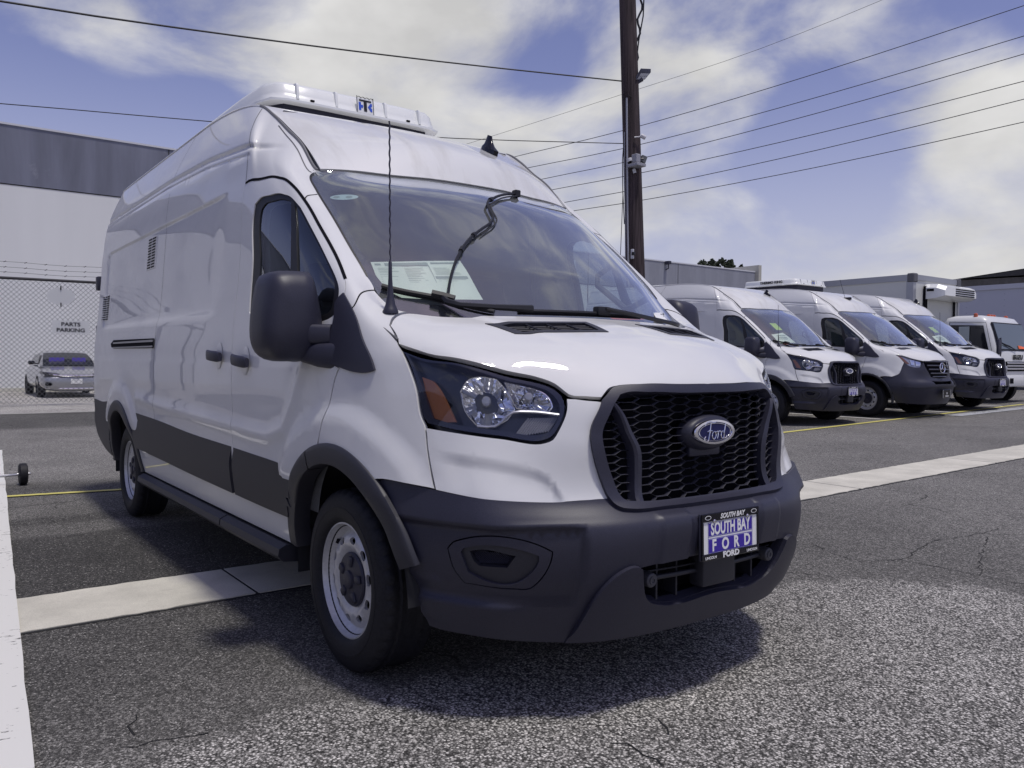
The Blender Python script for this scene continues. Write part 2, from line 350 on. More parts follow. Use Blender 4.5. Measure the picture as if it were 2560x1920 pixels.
# ------------------------------------------------------------------ panels cut from the skin
def uvk(S, p):
    p = np.asarray(p, float); return np.c_[np.interp(p[:, 0], np.arange(S.nu), S.ku), np.interp(p[:, 1], np.arange(S.nv), S.kv)]
def kuv(S, q):
    return np.c_[np.interp(q[:, 0], S.ku, np.arange(S.nu)), np.interp(q[:, 1], S.kv, np.arange(S.nv))]
def inside(pts, poly):
    x, y = pts[:, 0][:, None], pts[:, 1][:, None]; a = poly; b = np.roll(poly, -1, 0)
    c = (a[:, 1] > y) != (b[:, 1] > y)
    with np.errstate(divide='ignore', invalid='ignore'):
        xi = (b[:, 0]-a[:, 0])*(y-a[:, 1])/(b[:, 1]-a[:, 1])+a[:, 0]
    return ((c & (x < xi)).sum(1) % 2) == 1
def segdist(pts, poly):
    a = poly; b = np.roll(poly, -1, 0); d = b-a; L = np.maximum((d**2).sum(1), 1e-12); out = np.full(len(pts), 1e9)
    for i in range(0, len(pts), 4000):
        p = pts[i:i+4000, None]; t = np.clip(((p-a)*d).sum(2)/L, 0, 1); out[i:i+4000] = np.sqrt((((p-a-t[..., None]*d))**2).sum(2)).min(1)
    return out
def resample(p, step, ang=38, closed=True):
    """rounds a traced outline: Catmull-Rom between points, kept sharp at real corners"""
    p = np.asarray(p, float); n = len(p); out = []
    def T(i):
        a, b, c = p[(i-1) % n], p[i], p[(i+1) % n]
        if not closed and i in (0, n-1): return None
        u, w = b-a, c-b; lu, lw = np.linalg.norm(u), np.linalg.norm(w)
        if lu < 1e-9 or lw < 1e-9: return None
        cs = np.clip((u@w)/(lu*lw), -1, 1)
        if math.degrees(math.acos(cs)) > ang: return None
        return (u/lu*lw+w/lw*lu)/(lu+lw)
    for i in range(n if closed else n-1):
        a, b = p[i], p[(i+1) % n]; L = np.linalg.norm(b-a); k = max(1, int(math.ceil(L/step))); ta, tb = T(i), T((i+1) % n); d = (b-a)/max(L, 1e-9)
        ta = d if ta is None else ta; tb = d if tb is None else tb
        for j in range(k):
            t = j/k; out.append((2*t**3-3*t**2+1)*a+(t**3-2*t**2+t)*L*ta+(-2*t**3+3*t**2)*b+(t**3-t**2)*L*tb)
    if not closed: out.append(p[-1])
    return np.array(out)
def sstep(x): x = np.clip(x, 0, 1); return x*x*(3-2*x)
def polyd(x, z, pts):
    P = np.c_[x, z]; out = np.full(len(P), 1e9)
    for a, b in zip(pts[:-1], pts[1:]):
        a = np.array(a); d = np.array(b)-a; t = np.clip(((P-a)@d)/(d@d), 0, 1); out = np.minimum(out, np.linalg.norm(P-a-t[:, None]*d, axis=1))
    return out
def disp(P):
    x, y, z = P[:, 0], P[:, 1], P[:, 2]; d = np.zeros(len(P))
    s = (y < -.80).astype(float)
    # recessed cargo panel
    cx, cz, hx, hz, r = -2.73, 1.735, 1.83, .328, .10
    qx, qz = np.abs(x-cx)-hx+r, np.abs(z-cz)-hz+r
    sd = np.minimum(np.maximum(qx, qz), 0)+np.hypot(np.maximum(qx, 0), np.maximum(qz, 0))-r
    d -= s*.011*sstep(-sd/.022)*sstep((-1.38-x)/.26)*sstep((z-1.405)/.07)
    # drip groove along the roof rail
    zg = np.interp(x, [-4.9, -2.8, -1.9, -1.19, -1.0, -.9], [2.352, 2.35, 2.315, 2.253, 2.225, 2.20])
    d -= s*.013*np.exp(-((z-zg)/.013)**2)*sstep((-.93-x)/.2)*sstep((x+4.86)/.05)
    d -= s*.004*np.exp(-((z-zg+.045)/.006)**2)*sstep((-1.14-x)/.03)*sstep((x+4.86)/.05)
    # crease above the cladding and its sweep up behind the front arch
    e = polyd(x, z, [(-3.2, .92), (-2.6, .895), (-1.15, .865), (-.66, .855), (-.47, .90), (-.36, 1.02), (-.28, 1.16)])
    d += s*.011*np.exp(-(e/.034)**2)*(x > -3.4)
    # arch flares
    for c in (.03, -3.75):
        r = np.hypot(x-c, (z-.345)*1.02)
        d += s*.020*sstep((.72-r)/.10)*sstep((z-.60)/.15)*(np.abs(x-c) < .75)
    # shoulder line
    zs = np.interp(x, [-4.9, -.3, .2], [1.225, 1.21, 1.19]); d += s*.003*sstep((zs-z)/.06)*sstep((z-.95)/.12)*sstep((.0-x)/.3)*sstep((x+4.8)/.3)
    # pressed step below the headlamp
    f = (y > -.93)*(y < -.52)*(x > .5)
    zc = np.interp(y, [-.93, -.80, -.67, -.63, -.60], [.905, .885, .85, .82, .76])
    yy = sstep((-.585-y)/.05)
    d -= f*.012*sstep((zc-z)/.05)*yy*sstep((.925+y)/.06)
    # bonnet: raised middle
    h = (z > 1.12)*(z < 1.40)*(x > .1)*(y > -.80)
    ye = np.interp(x, [.2, .5, .8], [.60, .52, .40]); d += h*.008*sstep((ye+y)/.05)*sstep((.80-x)/.12)
    return d
def rdisp(P):
    x, y = P[:, 0], P[:, 1]; g = sstep((-.66-x)/.16)*sstep((x+1.9)/.3)
    return .0045*g*(np.exp(-((np.abs(y)-.256)/.010)**2))-.003*g*np.exp(-((np.abs(y)-.278)/.012)**2)
def SP(S, u, v, off=0., dsp=disp):
    P = S.P(u, v); n = S.N(u, v); return P+n*((off+(dsp(P) if dsp else 0))[:, None] if dsp or np.ndim(off) else off), n
def SN(S, u, v, dsp=disp, e=.005):
    c = lambda q, m: np.clip(q, 0, m)
    a = SP(S, c(u+e, S.nu-1), v, 0., dsp)[0]-SP(S, c(u-e, S.nu-1), v, 0., dsp)[0]
    b = SP(S, u, c(v+e, S.nv-1), 0., dsp)[0]-SP(S, u, c(v-e, S.nv-1), 0., dsp)[0]
    n = np.cross(a, b); return n/np.maximum(np.linalg.norm(n, axis=1), 1e-12)[:, None]
def panel(name, m, parent, outer, holes=(), S=None, off=0., ret=.014, res=.035, half=False, side=1, dsp=disp, cut=None, step=.018, shrink=0., lines=(), smoothed=True):
    """a sheet cut from the skin along an outline in (u, v); edges turned in by ret"""
    S = S or SM; isM = S is not SR
    loops = [uvk(S, outer)]+[uvk(S, h) for h in holes]
    if smoothed: loops = [resample(l, step) for l in loops]
    else: loops = [resample(l, step, ang=-1) for l in loops]
    if shrink:
        l = loops[0]; t = np.roll(l, -1, 0)-np.roll(l, 1, 0); nn = np.c_[-t[:, 1], t[:, 0]]/np.maximum(np.linalg.norm(t, axis=1), 1e-9)[:, None]
        area = 0.5*np.sum(l[:, 0]*np.roll(l[:, 1], -1)-np.roll(l[:, 0], -1)*l[:, 1]); l2 = l+nn*(shrink if area > 0 else -shrink)
        if half:
            km = S.ku[-1] if S is not SR else 0
            ax = 0 if S is not SR else 1
            fix = np.abs(l[:, ax]-km) < 1e-6; l2[fix, ax] = km
        loops[0] = l2
    pts = np.concatenate(loops); edges = []; k = 0
    for l in loops:
        n = len(l); edges += [(k+i, k+(i+1) % n) for i in range(n)]; k += n
    lo, hi = loops[0].min(0), loops[0].max(0)
    gx, gy = np.meshgrid(np.arange(lo[0]+res/2, hi[0], res), np.arange(lo[1]+res/2, hi[1], res)); G = np.c_[gx.ravel(), gy.ravel()]
    if len(G):
        ok = inside(G, loops[0])
        for h in loops[1:]: ok &= ~inside(G, h)
        G = G[ok]
    if len(G):
        ok = np.ones(len(G), bool)
        for l in loops: ok &= segdist(G, l) > res*.45
        G = G[ok]
    if len(lines):
        X = np.concatenate([resample(uvk(S, l), .028, ang=100, closed=False) for l in lines]); ok = inside(X, loops[0])
        for h in loops[1:]: ok &= ~inside(X, h)
        X = X[ok]; ok = np.ones(len(X), bool)
        for l in loops: ok &= segdist(X, l) > res*.2
        X = X[ok]
        if len(G):
            d = np.full(len(G), 1e9)
            for i in range(0, len(X), 500): d = np.minimum(d, np.sqrt(((G[:, None]-X[None, i:i+500])**2).sum(2)).min(1))
            G = np.concatenate([G[d > .011], X])
        else: G = X
    allp = np.concatenate([pts, G]) if len(G) else pts
    r = delaunay_2d_cdt([Vector(p) for p in allp], edges, [], 0, 1e-7)
    q = np.array([tuple(v) for v in r[0]]); tri = np.array([f for f in r[2] if len(f) == 3])
    cen = q[tri].mean(1); ok = inside(cen, loops[0])
    for h in loops[1:]: ok &= ~inside(cen, h)
    tri = tri[ok]
    a, b, c = q[tri[:, 0]], q[tri[:, 1]], q[tri[:, 2]]
    ar = (b[:, 0]-a[:, 0])*(c[:, 1]-a[:, 1])-(b[:, 1]-a[:, 1])*(c[:, 0]-a[:, 0])
    tri = tri[np.abs(ar) > 1e-9]; ar = ar[np.abs(ar) > 1e-9]
    tri[ar < 0] = tri[ar < 0][:, ::-1]
    uv = kuv(S, q); u, v = uv[:, 0], uv[:, 1]
    Pb = S.P(u, v); dd = dsp(Pb) if dsp else np.zeros(len(Pb)); nb = S.N(u, v)
    P = Pb+nb*((off+dd) if not callable(off) else (off(Pb)+dd))[:, None]; nn = SN(S, u, v, dsp)
    if cut is not None:
        k = ~cut(P[tri].mean(1)); tri = tri[k]
    used = np.unique(tri); mp = -np.ones(len(P), int); mp[used] = np.arange(len(used)); tri = mp[tri]; P, nn, uv = P[used], nn[used], uv[used]
    ctr = (uv[:, 0] > S.nu-1-1e-3) if S is not SR else (uv[:, 1] < 1e-3)
    E = {}
    for t in tri:
        for i in range(3):
            e = (t[i], t[(i+1) % 3]); E[e] = 1
    be = [e for e in E if (e[1], e[0]) not in E and not (half and ctr[e[0]] and ctr[e[1]])]
    vs = [P]; ns = [nn]; fs = [tri]
    F = [tuple(t) for t in tri]; W = []
    if ret and be:
        n0 = len(P); ex = []; en = []
        for (i, j) in be:
            tdir = P[j]-P[i]; w = np.cross(tdir, nn[i]); w /= max(np.linalg.norm(w), 1e-9)
            base = n0+len(ex); ex += [P[i], P[j], P[j]-nn[j]*ret, P[i]-nn[i]*ret]; en += [w]*4
            W.append((base+1, base, base+3, base+2))
        P = np.concatenate([P, ex]); nn = np.concatenate([nn, en]); ctr = np.concatenate([ctr, np.zeros(len(ex), bool)])
    F = F+W
    if half:
        n = len(P); idx = np.arange(n)+n; idx[ctr[:n]] = np.arange(n)[ctr[:n]]
        P[ctr, 1] = 0.; nn[ctr, 1] = 0.
        F = F+[tuple(int(idx[i]) for i in f[::-1]) for f in F]
        P = np.concatenate([P, P*[1, -1, 1]]); nn = np.concatenate([nn, nn*[1, -1, 1]])
    elif side < 0:
        P = P*[1, -1, 1]; nn = nn*[1, -1, 1]; F = [f[::-1] for f in F]
    me = mesh(name, P, F, True)
    L = np.linalg.norm(nn, axis=1); nn[L < .1] = (0, 0, 1)
    me.normals_split_custom_set_from_vertices([tuple(map(float, x)) for x in nn])
    return link(name, me, m, parent)
_cg = {}
def solve_uv(tx, tz, ax=(0, 2), rng=(2.6, 9.7, 0, 12.9)):
    """(u, v) on the skin where two coordinates take given values"""
    key = (ax, rng)
    if key not in _cg:
        uu, vv = np.meshgrid(np.linspace(rng[0], rng[1], 90), np.linspace(rng[2], rng[3], 90), indexing='ij')
        _cg[key] = (uu.ravel(), vv.ravel(), SM.P(uu.ravel(), vv.ravel())[:, ax])
    gu, gv, gp = _cg[key]; T = np.c_[np.atleast_1d(tx), np.atleast_1d(tz)].astype(float)
    i = np.array([((gp-t)**2).sum(1).argmin() for t in T]); u, v = gu[i].copy(), gv[i].copy()
    for _ in range(12):
        e = 1e-3; P0 = SM.P(u, v)[:, ax]; Pu = (SM.P(np.clip(u+e, 0, 14), v)[:, ax]-SM.P(np.clip(u-e, 0, 14), v)[:, ax])/(2*e); Pv = (SM.P(u, np.clip(v+e, 0, 13))[:, ax]-SM.P(u, np.clip(v-e, 0, 13))[:, ax])/(2*e)
        Rr = T-P0; det = Pu[:, 0]*Pv[:, 1]-Pu[:, 1]*Pv[:, 0]; det = np.where(abs(det) < 1e-9, 1e-9, det)
        du = (Rr[:, 0]*Pv[:, 1]-Rr[:, 1]*Pv[:, 0])/det; dv = (Pu[:, 0]*Rr[:, 1]-Pu[:, 1]*Rr[:, 0])/det
        u = np.clip(u+np.clip(du, -.4, .4), rng[0], rng[1]); v = np.clip(v+np.clip(dv, -.4, .4), rng[2], rng[3])
    return u, v
FR = (10.2, 14, 0, 5.2)
def fyz(y, z, off=0.):
    """point on the van's face at lateral y, height z"""
    y = np.atleast_1d(np.asarray(y, float)); z = np.atleast_1d(np.asarray(z, float))
    u, v = solve_uv(-np.abs(y), z, (1, 2), FR); P, n = SP(SM, u, v, np.zeros(len(u))+off, None)
    s = np.where(y > 0, -1, 1); return P*np.c_[np.ones(len(s)), s, np.ones(len(s))], n*np.c_[np.ones(len(s)), s, np.ones(len(s))]
def sxz(x, z, off=0., side=1, d=disp):
    u, v = solve_uv(x, z); P, n = SP(SM, u, v, np.zeros(len(u))+off, d)
    m = np.array([1, side, 1]); return P*m, n*m
def frame(p, n, up=(0, 0, 1), spin=0):
    """matrix whose z axis is the surface normal n and whose y axis is closest to up"""
    n = Vector(n).normalized(); x = Vector(up).cross(n).normalized(); y = n.cross(x)
    M_ = Matrix(((x[0], y[0], n[0], p[0]), (x[1], y[1], n[1], p[1]), (x[2], y[2], n[2], p[2]), (0, 0, 0, 1)))
    return M_ @ Matrix.Rotation(spin, 4, 'Z') if spin else M_
# ------------------------------------------------------------------ outlines on the skin (u, v)
B_LINE = [(6.0, 1.0), (6.02, 2.87), (6.03, 3.88), (6.01, 6.98), (6.0, 8.67), (6.0, 9.7), (5.97, 10.66), (5.98, 10.93)]
D_TOP = [(6.05, 10.99), (6.53, 11.0), (7.37, 11.03), (8.15, 11.0), (8.62, 10.92), (8.82, 10.74), (8.93, 10.43), (8.94, 9.85), (8.91, 8.86), (8.84, 8.60)]
D_FRONT = [(8.59, 8.34), (8.36, 8.26), (8.24, 8.16), (8.12, 7.86), (8.0, 7.44), (7.97, 7.09), (7.93, 6.36), (7.98, 5.84), (8.09, 5.6), (8.03, 5.18), (7.95, 4.07), (7.87, 3.4)]
DOOR = B_LINE+D_TOP+D_FRONT+[(7.7, 2.7), (7.6, 1.6), (7.5, .98), (6.8, .98)]
SEAM_P = [(8.63, 8.05), (9.16, 8.28), (9.73, 8.31), (9.92, 8.31)]
WS_SIDE = [(9.96, 8.38), (9.91, 8.69), (9.915, 9.07), (9.90, 9.88), (9.95, 11.0), (10.0, 11.91), (10.02, 12.4)]
WS_CORNER = [(10.02, 8.0), (10.05, 7.92), (10.12, 7.84), (10.28, 7.77)]
HOOD_REAR = [(9.36, 7.45), (9.62, 7.57), (9.95, 7.67), (10.28, 7.73), (10.8, 7.63), (11.9, 7.645), (12.81, 7.67), (13.24, 7.68), (14, 7.685)]
HOOD_SIDE = [(9.17, 6.81), (9.81, 5.54), (10.57, 5.07), (11.09, 5.03), (11.31, 4.95), (11.39, 4.87), (11.475, 4.80), (11.73, 4.82), (11.97, 4.83)]
HOOD_FRONT = [(12.07, 4.95), (12.14, 5.0), (12.24, 5.03), (12.75, 4.99), (13.4, 4.94), (14, 4.93)]
LENS_O = [(9.175, 6.36), (9.48, 5.78), (9.78, 5.32), (10.54, 4.94), (11.02, 4.93), (11.17, 4.91), (11.29, 4.86), (11.38, 4.76), (11.43, 4.60), (11.44, 4.41), (11.38, 4.14), (11.28, 4.0), (11.15, 3.945), (10.5, 3.97), (9.88, 4.0), (9.53, 4.04), (9.47, 4.14), (9.36, 4.62)]
BUMP_L = [(8.98, 3.01), (9.33, 3.02), (9.62, 3.02), (10.3, 3.0), (11.04, 2.98), (11.52, 3.02), (12.04, 3.05)]
G_OUT = [(14, 4.90), (13.37, 4.91), (12.75, 4.96), (12.25, 4.99), (12.15, 4.97), (12.07, 4.90), (11.96, 4.76), (11.93, 4.35), (11.955, 3.95), (11.965, 3.80), (12.0, 3.4), (12.05, 3.04), (12.12, 2.74), (12.2, 2.6), (12.31, 2.54), (13.0, 2.5), (14, 2.48)]
G_IN = [(14, 4.77), (13.32, 4.78), (12.75, 4.83), (12.33, 4.87), (12.24, 4.85), (12.165, 4.72), (12.12, 4.35), (12.125, 3.95), (12.14, 3.82), (12.19, 3.4), (12.27, 3.04), (12.32, 2.97), (12.42, 2.94), (13.36, 2.95), (14, 2.97)]
SAIL = [(8.59, 8.34), (8.63, 8.05), (8.58, 7.14), (8.70, 5.52), (8.66, 5.46), (8.10, 5.67), (7.985, 5.84), (7.935, 6.36), (7.975, 7.09), (8.0, 7.44), (8.12, 7.86), (8.25, 8.18), (8.37, 8.26)]
SEAL_O = [(6.36, 8.1), (6.36, 8.6), (6.385, 9.3), (6.42, 10.26), (6.54, 10.52), (6.88, 10.64), (7.38, 10.64), (8.03, 10.60), (8.38, 10.51), (8.56, 10.28), (8.56, 10.0), (8.53, 9.1), (8.5, 8.5), (8.3, 8.22), (8.2, 8.05), (7.6, 7.7), (7.0, 7.75), (6.45, 7.9)]
SEAL_I = [(6.52, 8.25), (6.53, 8.7), (6.56, 9.3), (6.62, 10.15), (6.73, 10.36), (6.95, 10.49), (7.38, 10.51), (8.0, 10.48), (8.25, 10.43), (8.40, 10.2), (8.41, 9.9), (8.42, 9.1), (8.38, 8.6), (8.15, 8.27), (8.05, 8.12), (7.6, 7.9), (7.0, 7.95), (6.6, 8.05)]
VENT = [(11.40, 7.23), (13.30, 7.30), (13.18, 6.84), (11.57, 6.88)]
FOG_O = [(9.65, 1.41), (9.71, 1.61), (9.79, 1.69), (10.93, 1.50), (11.03, 1.40), (11.03, 1.26), (10.85, .77), (10.75, .69), (10.5, .68), (9.82, .72), (9.73, .88)]
FOG_I = [(9.80, 1.34), (9.83, 1.46), (9.90, 1.51), (10.74, 1.36), (10.84, 1.29), (10.84, 1.15), (10.71, .88), (10.62, .81), (9.97, .85), (9.88, .91)]
FOG_M = [(9.89, 1.37), (9.95, 1.41), (10.52, 1.28), (10.40, .99), (10.0, 1.01), (9.94, 1.12)]
OPEN_ = [(12.40, .9), (12.55, .62), (12.7, .45), (12.88, .40), (14, .40), (14, .93), (13.0, .93)]
ARCH = (.03, .345)
def arch_cut(c, r): return lambda P: (P[:, 0]-c)**2+(P[:, 2]-.345)**2 < r*r
def van_wheel(root, x, side, name='wheel'):
    """tyre, rim and cap as sub-parts of one wheel"""
    M0 = Matrix.Translation((x, side*.872, .350)) @ Matrix.Rotation(side*-math.pi/2, 4, 'X')   # local +z points outwards
    n = 160
    prof = [(.205, .075), (.214, .088), (.222, .101), (.232, .110), (.245, .1165), (.262, .1195), (.275, .1205), (.2755, .1215), (.282, .1215), (.2825, .120), (.300, .1175), (.318, .1125), (.330, .107), (.338, .101), (.3435, .094),
            (.3475, .086), (.3485, .074), (.3495, .058), (.3495, .052), (.350, .046), (.3505, .022), (.3505, .016), (.3505, -.016), (.3505, -.022), (.350, -.046), (.3495, -.052), (.3485, -.074), (.3475, -.086), (.338, -.101), (.318, -.1125), (.262, -.1195), (.222, -.101), (.205, -.075)]
    groove = {18, 21, 22, 25} ; vs = []; fs = []; m = len(prof)
    for k in range(n):
        a = 2*math.pi*k/n
        for i, (r, z) in enumerate(prof):
            if i in (17, 18, 20, 21, 22, 23, 25): pass
            if abs(abs(z)-.055) < .004 or abs(abs(z)-.019) < .0035: r -= .009
            if k % 4 == 0 and (abs(z) > .06 and r > .336): r -= .006
            if k % 4 == 2 and .024 < abs(z) < .05: r -= .004
            vs.append(Vector((r*math.cos(a), r*math.sin(a), z)))
    for k in range(n):
        for i in range(m-1): fs.append((k*m+i, ((k+1) % n)*m+i, ((k+1) % n)*m+i+1, k*m+i+1))
    for k in range(20):                                  # raised marks on the sidewall
        a0 = .35+k*.045; 
        for a0_ in (a0, a0+math.pi):
            q = [(.290, a0_), (.309, a0_), (.309, a0_+.028), (.290, a0_+.028)]
            if k % 5 == 4: continue
            b = len(vs); vs += [Vector((r*math.cos(a), r*math.sin(a), .1205-(r-.285)*.17)) for r, a in q]; fs.append((b, b+1, b+2, b+3))
    w = empty(name); w.parent = root
    t = MB(); t.add([M0 @ v for v in vs], fs, True); t.build('tyre', RUBBER, w, sharp=28)
    # pressed steel rim with oval holes
    rp = [(.2185, .086), (.222, .094), (.221, .100), (.2155, .101), (.212, .094), (.208, .078), (.200, .070), (.192, .062), (.187, .058), (.181, .060)]
    rm = MB(); rm.lathe(rp, 72, M0)
    rm.lathe([(.205, .06), (.205, -.08)], 48, M0)
    def zr(r): return np.interp(r, [.100, .112, .128, .150, .168, .181], [.066, .071, .080, .083, .076, .060])
    ro = [(.181*math.cos(2*math.pi*k/72), .181*math.sin(2*math.pi*k/72)) for k in range(72)]
    ri = [(.10*math.cos(2*math.pi*k/48), .10*math.sin(2*math.pi*k/48)) for k in range(48)]
    loops = [np.array(ro), np.array(ri)]
    for h in range(10):
        a = 2*math.pi*(h+.3)/10; c = np.array((math.cos(a), math.sin(a))); t_ = np.array((-c[1], c[0]))
        loops.append(np.array([c*(.153+.0135*math.cos(q))+t_*(.022*math.sin(q)) for q in np.linspace(0, 2*math.pi, 18, endpoint=False)]))
    pts = np.concatenate(loops); ed = []; k = 0
    for l in loops: ed += [(k+i, k+(i+1) % len(l)) for i in range(len(l))]; k += len(l)
    ex = [(r*math.cos(a), r*math.sin(a)) for r in (.115, .125, .135, .172) for a in np.linspace(0, 2*math.pi, 60, endpoint=False)]
    rr = delaunay_2d_cdt([Vector(p) for p in np.concatenate([pts, ex])], ed, [], 0, 1e-7)
    q = np.array([tuple(v) for v in rr[0]]); tri = np.array(rr[2]); cen = q[tri].mean(1); ok = inside(cen, loops[0])
    for l in loops[1:]: ok &= ~inside(cen, l)
    base = len(rm.v); rm.add([M0 @ Vector((a, b, zr(math.hypot(a, b)))) for a, b in q], [tuple(t) for t in tri[ok]], True)
    for l in loops[2:]:
        n_ = len(l); rm.add([M0 @ Vector((a, b, zr(math.hypot(a, b)))) for a, b in l]+[M0 @ Vector((a*.985, b*.985, zr(math.hypot(a, b))-.012)) for a, b in l], [(i, (i+1) % n_, n_+(i+1) % n_, n_+i) for i in range(n_)], True)
    rm.build('rim', STEEL, w, sharp=40)
    hb = MB(); hb.lathe([(.0, -.02), (.20, -.02)], 32, M0); hb.lathe([(.2, .01), (.204, .01)], 32, M0); hb.build('brake_disc', DARK, w)
    cp = MB(); cp.lathe([(.104, .060), (.104, .074), (.099, .080), (.085, .082), (.060, .085), (.036, .087), (.034, .094), (.030, .096), (.012, .097), (0, .097)], 48, M0)
    for h in range(5):
        a = 2*math.pi*(h+.15)/5
        Mh = M0 @ Matrix.Rotation(a, 4, 'Z') @ Matrix.Translation((.072, 0, .079))
        cp.bevbox((-.02, -.016, 0), (.02, .016, .014), .007, 2, Mh)
    cp.build('hub_cap', PLAST, w)
    return w
def arch_ring(parent, c, side, a0, a1, name='arch_trim', r0=.457, r1=.537, m=None):
    th = np.radians(np.linspace(a0, a1, 72)); rings = []
    prof = [(r0, -.06), (r0, .005), (r0+.003, .010), (r0+.02, .0125), (r1-.020, .0125), (r1-.006, .0095), (r1-.001, .006), (r1, -.01)]
    R0 = []
    for r, o in prof:
        P, n = sxz(c+r*np.cos(th), np.maximum(.41, .345+r*np.sin(th)), 0., 1)
        zt = .345+r*np.sin(th); P = P+n*o; P[:, 2] = np.where(zt < .41, zt, P[:, 2]); P[:, 0] = c+r*np.cos(th)
        R0.append(P*[1, side, 1])
    vs = np.concatenate(R0); k = len(th); fs = []
    for i in range(len(prof)-1):
        for j in range(k-1): fs.append((i*k+j, i*k+j+1, (i+1)*k+j+1, (i+1)*k+j))
    b = MB(); b.add(vs, fs, True); return b.build(name, m or CLAD, parent, sharp=50)
def liner(root, x, side):
    b = MB(); th = np.linspace(.05, math.pi+.12, 30); vs = []
    for y in (.985, .60):
        r = .475 if y > .9 else .465
        vs += [(x+r*math.cos(a), side*y, .345+r*math.sin(a)) for a in th]
    n = len(th); b.add(vs, [(i, i+1, n+i+1, n+i) for i in range(n-1)]+[tuple(range(n, 2*n))], True)
    b.build('wheel_well', mat('liner_plastic', (.012, .012, .015), .75), root)
def mirror(root, side):
    """door mirror: shell, arm, glass"""
    h = empty('door_mirror'); h.parent = root
    px_ = [(1600, 640), (1650, 622), (1800, 616), (1925, 625), (1958, 680), (1990, 800), (2018, 950), (2036, 1060), (2028, 1200), (1985, 1300), (1965, 1355), (1925, 1388), (1800, 1394), (1640, 1380), (1560, 1320), (1525, 1240), (1514, 1060), (1525, 930), (1548, 800), (1572, 690)]
    Y, Zz = [], []
    for a, b in px_:
        p = on(200+a/3.456, 500+b/3.456, 0, -.24); Y.append(p[1]); Zz.append(p[2])
    ring = resample(np.c_[Y, Zz], .03); c = ring.mean(0)
    def R(sc, x, dz=0): return [(x-.21, side*(c[0]+(p[0]-c[0])*sc), c[1]+(p[1]-c[1])*sc+dz) for p in ring]
    b = MB(); b.loft([R(.93, -.115), R(.985, -.10), R(1.0, -.06), R(1.0, -.02), R(.985, .02), R(.94, .05), R(.84, .075), R(.62, .092), R(.3, .10)]); sh = b.build('mirror_shell', PLAST, h, sharp=60)
    g = MB(); g.loft([R(.90, -.1155), R(.90, -.119)]); g.build('mirror_glass', CHROME, h)
    # indicator repeater and split lines
    k = MB(); e = [(x_, y_) for x_, y_ in superring(0, 0, .026, .052, 20, 2.6)]
    k.loft([[(-.165, side*(c[0]-.082+a), c[1]-.05+q) for a, q in e], [(-.140, side*(c[0]-.073+a*.85), c[1]-.05+q*.85) for a, q in e]]); k.build('indicator_cover', GLOSSB, h)
    a = MB()
    def sec(x, y, r, z0, z1):
        d_ = np.array([.83, .55]); return [(x-p*.55, side*(y+p*.83), q) for p, q in superring(0, (z0+z1)/2, r, (z1-z0)/2, 16, 3.5)]
    a.loft([sec(-.225, -1.15, .018, 1.285, 1.325), sec(-.175, -1.10, .024, 1.265, 1.33), sec(-.12, -1.045, .028, 1.255, 1.332), sec(-.085, -.985, .03, 1.25, 1.333)])
    a.loft([sec(-.17, -1.075, .02, 1.185, 1.245), sec(-.11, -1.03, .035, 1.165, 1.258), sec(-.03, -.97, .04, 1.155, 1.262)])
    a.build('mirror_arm', PLAST, h, sharp=50)
    return h
def text_on(txt, size, p, n, m, parent, name='lettering', **kw):
    spin = kw.pop('spin', 0); return text(txt, size, frame(p, n, spin=spin), m, parent, name, **kw)
def ford_script(M_, s, m, parent, name='badge_script'):
    """handwritten four-letter script drawn as raised strokes"""
    st = [[(-.50, .20), (-.42, .30), (-.24, .33), (-.06, .30), (.10, .34)], [(-.20, .31), (-.25, .10), (-.31, -.12), (-.38, -.28), (-.50, -.30), (-.55, -.20), (-.48, -.13)], [(-.40, .02), (-.28, .05), (-.14, .04)],
          [(-.06, .02), (-.15, -.05), (-.16, -.17), (-.09, -.23), (0, -.17), (.02, -.05), (-.06, .02), (.05, .0), (.10, .02)],
          [(.10, .03), (.13, -.02), (.09, -.22)], [(.11, -.08), (.17, .01), (.24, .02), (.25, -.03)],
          [(.42, .01), (.34, .01), (.28, -.08), (.29, -.19), (.36, -.22), (.43, -.12)], [(.54, .31), (.48, .12), (.43, -.10), (.44, -.20), (.52, -.20), (.58, -.13)]]
    b = MB()
    for t in st:
        q = resample(np.array(t), .035, ang=100, closed=False)
        b.tube([M_ @ Vector((x*s, y*s, .002)) for x, y in q], [.017*s*(.75+.6*math.sin(math.pi*i/(len(q)-1))) for i in range(len(q))], 6)
    return b.build(name, m, parent)
def oval_badge(parent, p, n, w, h, name='badge'):
    M_ = frame(p, n); b = MB(); k = 40
    e = lambda a, c, z: [M_ @ Vector((a*math.cos(t), c*math.sin(t), z)) for t in np.linspace(0, 2*math.pi, k, endpoint=False)]
    b.loft([e(w, h, -.012), e(w, h, .002), e(w*.97, h*.95, .006), e(w*.86, h*.78, .006), e(w*.84, h*.75, .003)], cap=False); o = b.build(name, CHROME, parent)
    f = MB(); f.loft([e(w*.86, h*.78, 0), e(w*.85, h*.77, .0035)]); f.build('badge_field', BLUE, o)
    r = MB(); r.loft([e(w*.80, h*.71, .003), e(w*.79, h*.70, .0055), e(w*.765, h*.675, .0055), e(w*.755, h*.665, .003)], cap=False); r.build('badge_ring', CHROME, o)
    ford_script(M_ @ Matrix.Translation((0, .0, .003)), w*1.0, CHROME, o)
    return o

